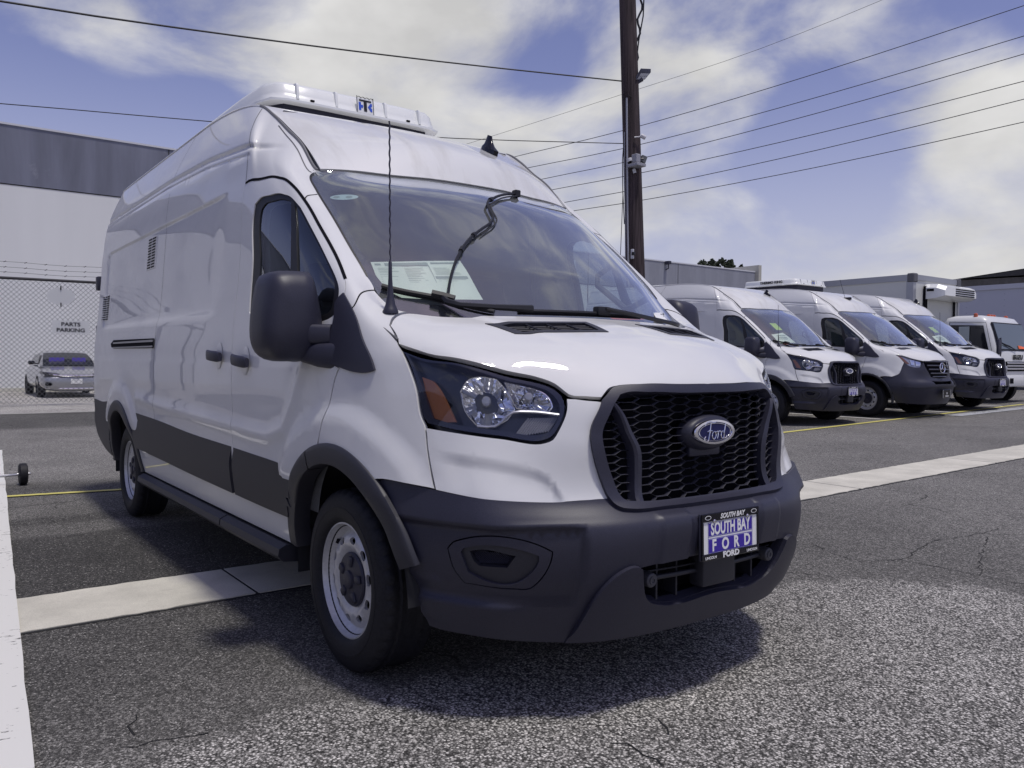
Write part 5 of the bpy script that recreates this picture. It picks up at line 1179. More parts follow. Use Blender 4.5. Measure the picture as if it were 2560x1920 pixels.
def paint_mat(name, col, wear, sc=42.):
    m = mat(name, col, .7, spec=.3); t = m.node_tree; b = t.nodes['Principled BSDF']; L = t.links.new
    tc = N(t, 'ShaderNodeTexCoord'); mp = N(t, 'ShaderNodeMapping'); mp.inputs['Scale'].default_value = (1, .45, 1); mp.inputs['Rotation'].default_value = (0, 0, .6); L(tc.outputs['Object'], mp.inputs[0])
    n = N(t, 'ShaderNodeTexNoise', ins={'Scale': sc, 'Detail': 6., 'Roughness': .62}); L(mp.outputs[0], n.inputs['Vector'])
    n2 = N(t, 'ShaderNodeTexNoise', ins={'Scale': 3., 'Detail': 3.}); L(tc.outputs['Object'], n2.inputs['Vector'])
    a = N(t, 'ShaderNodeMath', operation='MULTIPLY_ADD'); L(n2.outputs[0], a.inputs[0]); a.inputs[1].default_value = .35; L(n.outputs[0], a.inputs[2])
    r = N(t, 'ShaderNodeMapRange', ins={1: wear, 2: wear+.05}); L(a.outputs[0], r.inputs[0])
    mx = N(t, 'ShaderNodeMix', data_type='RGBA'); L(r.outputs[0], mx.inputs[0]); mx.inputs['A'].default_value = (*col, 1); mx.inputs['B'].default_value = (.075, .072, .068, 1); L(mx.outputs['Result'], b.inputs['Base Color'])
    return m
WLINE = paint_mat('worn_white_paint', (.70, .69, .65), .80); YLINE = paint_mat('worn_yellow_paint', (.62, .56, .16), .86); WLINE2 = paint_mat('thin_white_paint', (.42, .43, .44), .74)
def painted(name, pts, m, h=.0085):
    b = MB(); n = 40; vs = []; rn = random.Random(len(name)+int(pts[0][0]*10))
    (a, c, d, e) = [np.array(p, float) for p in pts]       # a-b one edge, d-c the other
    for i in range(n+1):
        t = i/n; p = a+(c-a)*t; q = e+(d-e)*t
        for r in (p, q): r = r+np.array([rn.uniform(-.004, .004), rn.uniform(-.004, .004)]); vs.append((r[0], r[1], gz(r[1])+h))
    b.add(vs, [(2*i, 2*i+1, 2*i+3, 2*i+2) for i in range(n)]); return tag(b.build(name, m), kind='structure')
painted('white_line', [(2.0, -2.16), (-9.3, -1.36), (-9.3, -1.52), (2.0, -2.36)], WLINE, .0125)
painted('yellow_line', [(-5.22, -1.75), (-4.80, .9), (-4.88, .9), (-5.30, -1.75)], YLINE)
painted('yellow_line', [(-4.62, 6.0), (-5.25, 19.0), (-5.35, 19.0), (-4.72, 6.0)], YLINE)
painted('faded_line', [(-4.55, 14.2), (-4.75, 24.), (-5.05, 24.), (-4.85, 14.2)], WLINE2)
for y in (12.35, 15.1, 17.9, 9.2):
    painted('bay_line', [(-5.2, y+.05), (-10.5, y+.05), (-10.5, y-.05), (-5.2, y-.05)], WLINE)
CRK = mat('crack_tar', (.012, .012, .012), .95)
def crack(pxs, w=.008):
    P = [on(u, v, 2, .0)[:2] for u, v in pxs]; P = resample(np.array(P), .05, closed=False); rn = random.Random(int(pxs[0][0])); vs = []
    for i, p in enumerate(P):
        a = P[min(i+1, len(P)-1)]-P[max(i-1, 0)]; n = np.array((-a[1], a[0]))/max(np.linalg.norm(a), 1e-9); p = p+n*rn.uniform(-.015, .015); ww = w*rn.uniform(.3, 1.)
        for s in (1, -1): q = p+n*ww/2*s; vs.append((q[0], q[1], gz(q[1])+.0025))
    b = MB(); b.add(vs, [(2*i, 2*i+1, 2*i+3, 2*i+2) for i in range(len(P)-1)]); return b
cb_ = MB()
for c_ in ([(2030, 1359), (2090, 1388), (2150, 1403), (2230, 1402), (2300, 1375), (2350, 1355), (2430, 1345), (2500, 1330)], [(2240, 1398), (2330, 1415), (2440, 1438), (2560, 1462)], [(2440, 1300), (2500, 1298), (2560, 1305)], [(2470, 1350), (2450, 1400), (2455, 1440)], [(1640, 1800), (1665, 1820), (1672, 1838)], [(1530, 1855), (1600, 1875), (1650, 1915)], [(330, 1790), (333, 1840)], [(300, 1870), (420, 1850), (520, 1830)]):
    k = crack(c_); cb_.add(k.v, k.f)
tag(cb_.build('pavement_cracks', CRK), kind='structure')
# ------------------------------------------------------------------ warehouse, fence, pole
def wall_mat(name, col, streak=.5, sc=1.2):
    m = mat(name, col, .8, spec=.25); t = m.node_tree; b = t.nodes['Principled BSDF']; L = t.links.new
    tc = N(t, 'ShaderNodeTexCoord'); mp = N(t, 'ShaderNodeMapping'); mp.inputs['Scale'].default_value = (1, 1, .12); L(tc.outputs['Object'], mp.inputs[0])
    n = N(t, 'ShaderNodeTexNoise', ins={'Scale': sc, 'Detail': 8., 'Roughness': .62, 'Distortion': .3}); L(mp.outputs[0], n.inputs['Vector'])
    r = N(t, 'ShaderNodeMapRange', ins={1: .3, 2: .72, 3: 1-streak*.5, 4: 1+streak*.5}); L(n.outputs[0], r.inputs[0])
    n2 = N(t, 'ShaderNodeTexNoise', ins={'Scale': .55, 'Detail': 9., 'Roughness': .72}); L(tc.outputs['Object'], n2.inputs['Vector']); r2 = N(t, 'ShaderNodeMapRange', ins={1: .60, 2: .66, 3: 0., 4: streak*.55}); L(n2.outputs[0], r2.inputs[0])
    s = N(t, 'ShaderNodeVectorMath', operation='SCALE'); s.inputs[0].default_value = col; L(r.outputs[0], s.inputs['Scale'])
    mx = N(t, 'ShaderNodeMix', data_type='RGBA'); L(r2.outputs[0], mx.inputs[0]); L(s.outputs[0], mx.inputs['A']); mx.inputs['B'].default_value = (.42, .43, .47, 1); L(mx.outputs['Result'], b.inputs['Base Color']); return m
BAND = wall_mat('grey_band', (.185, .195, .245), .45); WHT = wall_mat('white_wall', (.74, .745, .73), .07, .6); BAND2 = wall_mat('grey_band_far', (.27, .28, .32), .25)
CAP = mat('wall_cap', (.62, .63, .66), .6)
def building(name, label, axis, c, lo, hi, zb, zt, th, joints_=(), band=BAND, thick=12.):
    """tilt-up warehouse: white wall with a grey parapet band, joints and cap"""
    root = empty(name); tag(root, label, 'building')
    def bx(nm, m, u0, u1, z0, z1, d0, d1):
        b = MB()
        if axis == 0: b.box((min(c+d0, c+d1), u0, z0), (max(c+d0, c+d1), u1, z1))
        else: b.box((u0, min(c+d0, c+d1), z0), (u1, max(c+d0, c+d1), z1))
        return b.build(nm, m, root)
    s = -1
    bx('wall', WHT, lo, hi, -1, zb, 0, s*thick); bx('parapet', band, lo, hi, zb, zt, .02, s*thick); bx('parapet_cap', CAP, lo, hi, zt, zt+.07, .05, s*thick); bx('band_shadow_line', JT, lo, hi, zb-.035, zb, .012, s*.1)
    for j in joints_: bx('wall_joint', JT, j-.02, j+.02, -.5, zt, .024, s*.03)
    return root
wx = -31.
Lb = building('warehouse', 'white warehouse with streaked grey parapet behind the chain-link fence, left of the big van', 0, wx, -60, 13., 7.35, 9.42, 0, (-24, -16.5, -9, -1.5, 6.0), band=BAND)
Rb = building('warehouse_annex', 'lower white building with plain grey parapet seen right of the utility pole', 0, wx, 13.0, 43.2, 5.55, 7.28, 0, (20.6, 28.2, 35.6), band=BAND2)
# side building along the lot, seen mirrored in the van's flank
Sb = building('side_warehouse', 'white building with grey band lining the lot, mirrored in the van flank', 1, -24., -31, 30, 4.2, 6.9, 0, (-20, -12, -4, 4, 12), band=BAND)
w = MB(); e = on(1905, 668, 0, wx+.5); w.box((wx-6, 43.2, -1), (wx+.3, 43.5, 7.75)); w.build('end_wall', mat('beige_wall', (.45, .44, .38), .8), Rb)
# small fittings on the walls
for (u, v) in ((385, 441), (1668, 657), (1360, 632)):
    p = on(u, v, 0, wx+.15); f = MB(); f.bevbox((p[0]-.1, p[1]-.12, p[2]-.10), (p[0]+.25, p[1]+.12, p[2]+.10), .03, 1); f.tube([(p[0]+.1, p[1], p[2]), (p[0]+.1, p[1], p[2]-.35), (p[0]-.1, p[1], p[2]-.4)], .04, 6); o = f.build('wall_floodlight', PLAST); tag(o, {385: 'small dark floodlight on the streaked grey parapet beside the van roof edge', 1668: 'dark floodlight on the lower grey parapet right of the utility pole', 1360: 'dark floodlight on the far parapet seen through the van side window'}[u], 'floodlight', 'wall floodlights')
p = on(1430, 660, 0, wx+.05); f = MB(); f.box((p[0]-.05, p[1]-.22, p[2]-.22), (p[0]+.05, p[1]+.22, p[2]+.22)); f.build('wall_panel', CAP, Rb)
# far right building
fb = empty('far_building'); tag(fb, 'dark brown flat-roofed building edge behind the grey truck box at right', 'building')
p0, p1 = at(2395, 701, 60.), at(2700, 684, 48.); b = MB(); z0 = -1.
dirv = (p1-p0); nrm = np.array((-dirv[1], dirv[0], 0)); nrm = nrm/np.linalg.norm(nrm)*8
def prism4(bm_, a, c, zb, zt0, zt1): bm_.add([(a[0], a[1], zb), (c[0], c[1], zb), (c[0]+nrm[0], c[1]+nrm[1], zb), (a[0]+nrm[0], a[1]+nrm[1], zb), (a[0], a[1], zt0), (c[0], c[1], zt1), (c[0]+nrm[0], c[1]+nrm[1], zt1), (a[0]+nrm[0], a[1]+nrm[1], zt0)], [(0, 1, 5, 4), (1, 2, 6, 5), (2, 3, 7, 6), (3, 0, 4, 7), (4, 5, 6, 7), (0, 3, 2, 1)])
prism4(b, p0, p1, -1., p0[2], p1[2]); b.build('wall', grain(mat('brown_wall', (.085, .08, .075), .85), 1.5, .3), fb)
b = MB(); prism4(b, p0-nrm*.02, p1-nrm*.02, p0[2]+.002, p0[2]+.10, p1[2]+.10); b.build('roof_edge', mat('roof_edge_dark', (.02, .02, .022), .7), fb)
# tree tops
LEAF = grain(mat('dark_foliage', (.035, .045, .028), .8, spec=.2), 3., .5)
BARK = grain(mat('bark', (.06, .05, .04), .9), 20., .3)
for i, (u, v, wpx, hpx) in enumerate([(1757, 664, 26, 14), (1780, 661, 24, 14), (1804, 660, 26, 15), (1826, 661, 22, 13), (1853, 668, 10, 8)]):
    d = 68.; c = at(u, v, d); r = wpx/2/FPX*d*1.15; hh = hpx/FPX*d; rt = empty('tree', (c[0], c[1], 0)); rn = random.Random(i)
    tag(rt, ['dark tree top above the grey parapet, leftmost of the row', 'dark bushy tree top above the parapet, second from left in the row', 'tallest dark tree top above the parapet, middle of the row', 'dark tree top above the parapet, just left of the tiny last one', 'tiny last tree top above the parapet at the right end of the row'][i], 'tree', 'tree tops beyond the annex')
    k = MB(); k.tube([(0, 0, -1), (.05, 0, 3), (0, .1, c[2]-.4)], .14, 6); k.build('trunk', BARK, rt)
    cr_b = MB()
    for q in range(420):
        th, ph, rad = rn.uniform(0, 6.28), rn.uniform(-1.2, 1.5), rn.uniform(.35, 1)**.6
        x, y, z = r*rad*math.cos(ph)*math.cos(th), r*rad*math.cos(ph)*math.sin(th), hh*1.4*rad*math.sin(ph)+rn.uniform(-.1, .1)-.25
        s = rn.uniform(.06, .16); a = Vector((rn.uniform(-1, 1), rn.uniform(-1, 1), rn.uniform(-1, 1))).normalized()*s; bb = a.orthogonal().normalized()*s*.6; p = Vector((x, y, c[2]+z))
        cr_b.add([p-a, p+bb, p+a, p-bb], [(0, 1, 2, 3)])
    me = mesh('crown', cr_b.v, cr_b.f); link('crown', me, LEAF, rt)
# chain-link fence with barbed wire: posts, rails, woven mesh
WIRE = mat('galvanised_wire', (.17, .175, .18), .5, .5); POSTM = mat('fence_post_dark', (.03, .03, .035), .5, .3)
def fence(label, p0, p1, h, pitch, w, posts, wire_m=WIRE):
    root = empty('chain_link_fence'); tag(root, label, 'fence'); p0 = Vector(p0); p1 = Vector(p1); d = (p1-p0); Lh = d.length; d.normalize(); 
    for s in posts:
        q = p0+d*s; b = MB(); b.tube([(q.x, q.y, q.z-.2), (q.x, q.y, q.z+h)], .035, 8); b.tube([(q.x, q.y, q.z+h), (q.x, q.y, q.z+h+.42)], .018, 6); b.build('post', POSTM, root)
    b = MB(); b.tube([p0+Vector((0, 0, h)), p1+Vector((0, 0, h))], .034, 8); b.build('top_rail', POSTM, root)
    for k, zz in enumerate((.13, .25, .38)):
        bw = MB(); n = int(Lh/.42); pts = [p0+d*(Lh*i/n)+Vector((0, 0, h+zz-.012*math.sin(i*1.3))) for i in range(n+1)]; bw.tube(pts, .0045, 5)
        for q in pts[::1]: bw.tube([q-Vector((0, 0, .015))-d*.025, q+d*.025+Vector((0, 0, .015))], .008, 4); 
        bw.build('barbed_wire', POSTM, root)
    m = MB(); n = int(Lh/pitch)
    for sg in (1, -1):
        for i in range(-int(h/pitch)-1, n+int(h/pitch)+2):
            s0 = i*pitch; a, c = s0, s0+sg*h                                   # diagonal wire from bottom to top
            za, zc = 0., h
            if sg > 0:
                if a < 0: za = -a; a = 0
                if c > Lh: zc = h-(c-Lh); c = Lh
            else:
                if a > Lh: za = a-Lh; a = Lh
                if c < 0: zc = h+c; c = 0
            if zc-za < .02: continue
            A, B = p0+d*a+Vector((0, 0, za+.03)), p0+d*c+Vector((0, 0, zc+.03)); t = (B-A).normalized(); nx_ = Vector((-d.y, d.x, 0)); sd_ = t.cross(nx_).normalized()*w
            o = nx_*(.004*sg)
            m.add([A+sd_+o, B+sd_+o, B-sd_+o, A-sd_+o, A+o+nx_*w, B+o+nx_*w], [(0, 1, 5, 4), (4, 5, 2, 3), (0, 3, 2, 1)])
    me = mesh('wire_mesh', m.v, m.f); o = link('wire_mesh', me, wire_m, root); o['kind'] = 'stuff'
    return root
fx = -20.
F1 = fence('tall chain-link fence with barbed wire in front of the white wall and sedan', (fx, -6.0, 0.0), (fx, 9.0, .10), 3.06, .115, .0042, (.3, 4.6, 8.9, 13.2))
F2 = fence('chain-link fence along the side of the lot, mirrored in the van flank', (-19.8, -9.5, 0), (10, -9.5, 0), 2.6, .16, .004, tuple(np.arange(.5, 30, 3.0)))
# signs hung on the fence
def fence_sign(label, cat, u, v, wpx, hpx, oval=False):
    c = on(u, v, 0, fx+.03); s = (fx+.03-CAM[0])/ray(u, v)[0]; w_, h_ = wpx/FPX*s*1.25, hpx/FPX*s; root = empty('fence_sign', (fx+.03, c[1], c[2])); tag(root, label, cat)
    Mx = Matrix(((0, 0, 1, 0), (1, 0, 0, 0), (0, 1, 0, 0), (0, 0, 0, 1))); b = MB()
    if oval: b.prism([(w_/2*math.cos(a), h_/2*math.sin(a)) for a in np.linspace(0, 2*math.pi, 40, endpoint=False)], 0, .004, Mx)
    else: b.prism([(-w_/2, -h_/2), (w_/2, -h_/2), (w_/2, h_/2), (-w_/2, h_/2)], 0, .004, Mx)
    b.build('sign_plate', mat('sign_white', (.62, .63, .62), .6), root); return root, Mx, w_, h_
r1, Mx, w_, h_ = fence_sign('white parts parking sign wired to the fence above the sedan', 'sign', 177, 818, 66, 33)
text('PARTS', h_*.40, Mx @ Matrix.Translation((0, h_*.20, .006)), BLACKL, r1, bold=h_*.012, xs=1.15); text('PARKING', h_*.40, Mx @ Matrix.Translation((0, -h_*.24, .006)), BLACKL, r1, bold=h_*.012, xs=1.15)
r2, Mx, w_, h_ = fence_sign('blank white oval plate hung high on the fence', 'sign', 152, 741, 50, 42, True)
for dz in (.5, -.5):
    b = MB(); b.box((0.0, -.012, dz*h_-.05), (.02, .012, dz*h_+.05)); b.build('tie', DARK, r2)
# low kerb of pale concrete behind the fence
k = MB(); k.box((-29.9, -14, 0), (-29.6, 10, .14)); tag(k.build('kerb', mat('pale_kerb', (.6, .59, .52), .8)), kind='structure')
# ------------------------------------------------------------------ utility pole
PD = 23.
WOOD = grain(mat('pole_wood', (.055, .042, .044), .85, spec=.2), 1.2, .65, 8, bump=.5, dist=.01, stretch=(16, 16, .35))
pt, pb = at(1564.5, -140, PD), at(1590, 720, PD)
ax = (pb-pt); kk = (gz(12)-.3-pt[2])/ax[2]; pb = pt+ax*kk
pole = empty('utility_pole', tuple(pb)); tag(pole, 'tall brown wooden utility pole carrying cameras and cables beyond the big van', 'utility pole')
def pw(u, v, d=PD): return Vector(at(u, v, d)-pb)
pr = 23/FPX*PD
b = MB(); b.tube([Vector((0, 0, 0)), Vector(pt-pb)*.5, Vector(pt-pb)], [pr*1.05, pr*.98, pr*.88], 20); b.build('pole_shaft', WOOD, pole)
b = MB(); b.tube([pw(1567, 245, PD-.26), pw(1568, 400, PD-.27), pw(1569, 560, PD-.27), pw(1572, 720, PD-.27)], .028, 8); b.tube([pw(1561, 330, PD-.2), pw(1564, 700, PD-.22)], .012, 6); b.build('conduit', mat('conduit_grey', (.34, .34, .36), .4, .4), pole)
b = MB(); rn = random.Random(2)
b.tube([pw(1559, 360, PD-.2), pw(1556, 400, PD-.15), pw(1557, 480, PD-.1), pw(1561, 560, PD-.2)], .013, 6); b.tube([pw(1563, 230, PD-.25), pw(1556, 240, PD-.2), pw(1558, 250, PD-.2), pw(1570, 238, PD-.3), pw(1578, 242, PD-.25)], .012, 6)
b.tube([pw(1612, -60, PD), pw(1608, 40, PD), pw(1597, 100, PD), pw(1590, 160, PD), pw(1588, 215, PD), pw(1585, 230, PD-.2)], .020, 6)
b.tube([pw(1608+5*math.sin(i*1.2)-i*1.05, -60+i*12, PD+.05) for i in range(22)], .030, 6); b.tube([pw(1594, 140, PD), pw(1586, 215, PD-.1), pw(1585, 420, PD-.2), pw(1584, 470, PD-.2)], .010, 5); b.tube([pw(1588, 560, PD-.1), pw(1593, 640, PD), pw(1603, 720, PD)], .010, 5)
b.tube([pw(1557, 490, PD-.1), pw(1551, 640, PD), pw(1550, 720, PD)], .010, 5); b.build('pole_cable', SEAL, pole)
# LED area light on an arm
L_ = empty('area_light', tuple(at(1603, 195, PD))); tag(L_, 'black LED floodlight on the right of the wooden utility pole', 'floodlight')
hd = lambda u, v, dd: Vector(at(u, v, PD+dd)-at(1603, 195, PD))
b = MB(); q = [hd(1602, 180, -.2), hd(1627, 181, .3), hd(1612, 199, .25), hd(1590, 200, -.25)]; up = Vector((0, 0, .10)); b.add(q+[p+up for p in q], [(0, 3, 2, 1), (4, 5, 6, 7), (0, 1, 5, 4), (1, 2, 6, 5), (2, 3, 7, 6), (3, 0, 4, 7)]); b.build('lamp_head', PLAST, L_)
b = MB(); cc = sum(q, Vector())/4
for f0, f1 in ((.06, .47), (.53, .94)):
    A = [q[0].lerp(q[3], f0), q[1].lerp(q[2], f0), q[1].lerp(q[2], f1), q[0].lerp(q[3], f1)]; A = [cc+(p-cc)*.86-Vector((0, 0, .006)) for p in A]; b.add(A, [(0, 3, 2, 1)])
b.build('led_panel', mat('led_lens', (.45, .46, .50), .25), L_)
b = MB(); b.tube([hd(1586, 213, -.1), hd(1597, 203, 0), hd(1606, 198, 0)], .06, 8); b.bevbox(hd(1583, 216, 0)-Vector((.1, .1, .12)), hd(1583, 216, 0)+Vector((.1, .1, .12)), .03, 1); b.build('bracket', PLAST, L_)
CAMW = mat('camera_white', (.55, .55, .57), .35)
def sec_cam(label, u, v, dirpx, arm=None, s=1.):
    o = at(u, v, PD-.3); root = empty('security_camera', tuple(o)); tag(root, label, 'camera', 'cameras on the utility pole'); f = lambda a, c, dd=0: Vector(at(a, c, PD-.3+dd)-o)
    dv = (f(*dirpx)-f(u, v)); ln = dv.length; dn = dv.normalized(); Mx = frame(Vector((0, 0, 0))-dn*ln*.3, dn, up=(0, 0, 1) if abs(dn.z) < .9 else (1, 0, 0))
    b = MB(); b.lathe([(0, 0), (.055*s, 0), (.06*s, .02), (.06*s, ln*1.25), (.05*s, ln*1.3), (0, ln*1.3)], 16, Mx); b.build('housing', CAMW, root); b = MB(); b.lathe([(0, ln*1.31), (.045*s, ln*1.31), (.045*s, ln*1.29)], 12, Mx); b.build('camera_lens', GLOSSB, root)
    if arm: b = MB(); b.tube([f(*q) for q in arm], .018, 6); b.build('mount', CAMW, root)
sec_cam('white bullet camera on a thin arm right of the pole, above the other cameras', 1605, 340, (1614, 345), [(1586, 343), (1598, 342), (1603, 339)])
sec_cam('white twin camera on the left face of the pole beside the grey box', 1573, 398, (1575, 404), None, 1.4)
jb2 = empty('junction_box', tuple(at(1590, 400, PD-.35))); tag(jb2, 'grey junction box on a shelf bracket at the middle of the pole', 'junction box'); o = at(1590, 400, PD-.35)
f = lambda a, c, dd=0: Vector(at(a, c, PD-.35+dd)-o)
b = MB(); a0, a1 = f(1583, 407), f(1597, 386); b.bevbox((min(a0.x, a1.x)-.06, min(a0.y, a1.y)-.02, a0.z), (max(a0.x, a1.x)+.06, max(a0.y, a1.y)+.02, a1.z), .015, 1); b.build('box_body', mat('box_grey', (.30, .30, .33), .5), jb2)
b = MB(); a0, a1 = f(1570, 418), f(1609, 411); b.bevbox((a0.x-.05, a0.y, a0.z), (a1.x+.1, a1.y, a1.z), .01, 1); b.build('shelf', mat('box_grey', (.30, .30, .33), .5), jb2)
pan = empty('panel_antenna', tuple(at(1611, 398, PD-.2))); tag(pan, 'small tilted grey panel antenna right of the junction box on the pole', 'antenna'); o = at(1611, 398, PD-.2); f = lambda a, c, dd=0: Vector(at(a, c, PD-.2+dd)-o)
b = MB(); q = [f(1607, 387), f(1619, 392), f(1613, 409), f(1602, 401)]; bk = Vector((-.08, .03, 0)); b.add(q+[p+bk for p in q], [(0, 3, 2, 1), (4, 5, 6, 7), (0, 1, 5, 4), (1, 2, 6, 5), (2, 3, 7, 6), (3, 0, 4, 7)]); b.build('panel', mat('panel_grey', (.12, .125, .125), .4), pan); b = MB(); b.tube([f(1597, 397), f(1609, 397)], .025, 6); b.build('mount', PLAST, pan)
sec_cam('tiny dark camera under the shelf bracket on the pole', 1585, 425, (1587, 433), None, .8)
mb = empty('meter_box', tuple(at(1583, 633, PD-.4))); tag(mb, 'small white box with black face low on the pole above the van', 'electric box'); o = at(1583, 633, PD-.4); f = lambda a, c, dd=0: Vector(at(a, c, PD-.4+dd)-o)
b = MB(); a0, a1 = f(1578, 647), f(1584, 623); b.bevbox((a0.x-.03, a0.y, a0.z), (a1.x+.03, a1.y, a1.z), .01, 1); b.build('box_body', CAMW, mb); b = MB(); a0, a1 = f(1580, 638, -.06), f(1587, 630, -.06); b.bevbox((a0.x-.03, a0.y, a0.z), (a1.x+.03, a1.y, a1.z), .01, 1); b.build('meter_face', GLOSSB, mb)
# ------------------------------------------------------------------ overhead wires
CABLE = mat('black_cable', (.012, .012, .014), .6)
def wire(label, pts, r, group='overhead wires'):
    P = resample(np.array(pts), 2.0, closed=False); b = MB(); b.tube([tuple(p) for p in P], r, 5); return tag(b.build('overhead_wire', CABLE), label, 'wire', group)
names = ['highest', 'second highest', 'third from the top', 'fourth from the top', 'second lowest', 'lowest']
left = [(1270, 396), (1313, 421), (1350, 449), (1383, 474), (1412, 506), (1434, 527)]; mid = [(1555, 327), (1555, 372), (1555, 407), (1555, 442), (1555, 480), (1555, 509)]; right = [(2560, 14), (2560, 90), (2560, 135), (2560, 203), (2560, 248), (2560, 305)]
for i, (l, m_, r) in enumerate(zip(left, mid, right)):
    c = np.array(l)-(np.array(m_)-np.array(l))*1.2; e = np.array(r)+(np.array(r)-np.array(m_))*.35
    wire('%s of the six parallel wires crossing behind the pole' % names[i], [at(c[0], c[1]+6, 46), at(*l, 43), at(*m_, 40), at((m_[0]+r[0])/2, (m_[1]+r[1])/2+8, 36), at(*r, 32), at(e[0], e[1]-8, 29)], .017)
wire('thin faint guy wire rising to the top right behind the pole', [at(900, 440, 46), at(1180, 356, 43), at(1555, 236, 40), at(1900, 122, 37), at(2205, 0, 35), at(2500, -130, 33)], .009)
wire('black cable from the pole across the top left of the sky', [at(-250, -40, 12.5), at(0, 3, 13.6), at(600, 91, 17.5), at(1100, 154, 20.6), at(1555, 203, PD)], .020)
wire('thin black cable from the pole passing behind the van roof at left', [at(-300, 238, 20), at(0, 259, 20.4), at(515, 303, 21.3), at(1140, 346, 22.4), at(1560, 359, PD)], .013)
# ------------------------------------------------------------------ gate wheel at the left edge
gwp = on(58, 1212, 2, 0); gw = empty('gate_wheel', (gwp[0], gwp[1], 0)); tag(gw, 'small black rubber wheel of a rolling gate at the left edge', 'wheel')
b = MB(); b.lathe([(.03, -.035), (.085, -.035), (.10, -.025), (.102, 0), (.10, .025), (.085, .035), (.03, .035)], 32, Matrix.Translation((0, 0, .102)) @ Matrix.Rotation(R_(90), 4, 'X')); b.build('tyre', RUBBER, gw)
b = MB(); b.lathe([(0, -.05), (.012, -.05), (.012, .05), (0, .05)], 12, Matrix.Translation((0, 0, .102)) @ Matrix.Rotation(R_(90), 4, 'X')); b.tube([(0, .06, .102), (0, -.50, .085)], .012, 8); b.tube([(.0, -.03, .10), (.02, -.48, .11)], .006, 6); b.build('axle', ALU, gw)
b = MB(); b.bevbox((-.04, -.33, .03), (.04, -.30, 1.9), .006, 1); b.box((-.03, -.36, .03), (.03, -.24, .06)); b.build('gate_post', mat('purple_grey_post', (.10, .10, .14), .5), gw)

# ------------------------------------------------------------------ build the vehicles
hero = build_van()
row_skip = ('cable_reflection', 'oval_sticker', 'barcode_label', 'window_sticker', 'orange_tag', 'dash_paper')
def windscreen_notes(root, side, lime=True, orange=True, sheet=True):
    if sheet:
        s = panel('paper_sheet', PAPER, root, [(10.6, 9.0), (12.0, 9.2), (12.5, 8.35), (10.75, 8.25)], side=side, off=-.02, ret=0, res=.3, dsp=None, smoothed=False)
        for c in (.35, .5, .72): panel('sheet_print', GREYL, s, [(11.0, 8.3+c*.8), (12.0, 8.33+c*.8), (12.0, 8.39+c*.8), (11.0, 8.36+c*.8)], side=side, off=-.019, ret=0, res=.3, dsp=None, smoothed=False)
    if lime: panel('lime_note', LIME, root, [(11.6, 10.1), (12.3, 10.1), (12.3, 9.45), (11.6, 9.45)], side=side, off=-.02, ret=0, res=.3, dsp=None, smoothed=False)
    if orange: panel('orange_note', ORANGE, root, [(11.0, 8.2), (12.3, 8.15), (12.3, 7.95), (11.2, 7.95)], side=side, off=-.02, ret=0, res=.3, dsp=None, smoothed=False)
v1 = copy_tree(hero); v1.location = (-5.89, 10.83, .125); v1['label'] = 'white high-roof van with honeycomb grille and lime windscreen note, first in the row behind'
v3 = copy_tree(hero); v3.location = (-5.77, 16.45, .232); v3['label'] = 'white high-roof van with honeycomb grille parked between the slatted-grille van and the cab-over truck'
for r in (v1, v3): r['group'] = 'white cargo vans parked in a row behind'
windscreen_notes(v1, 1); windscreen_notes(v3, 1, orange=False)
for r in (v1, v3):
    b = MB(); c = Vector((-1.06, .43, 2.425)); n = Vector((.38, .12, .92)).normalized(); Mx = frame(c, n, up=(1, 0, 0))
    b.loft([[Mx @ Vector((x*s, y, z)) for x, y in superring(0, dy, .033, .085*sy, 16, 2.4)] for s, sy, z, dy in ((1, 1, -.02, 0), (.95, .95, .012, 0), (.6, .6, .03, -.02), (.2, .28, .082, -.05))]); b.build('shark_fin', GLOSSB, r)
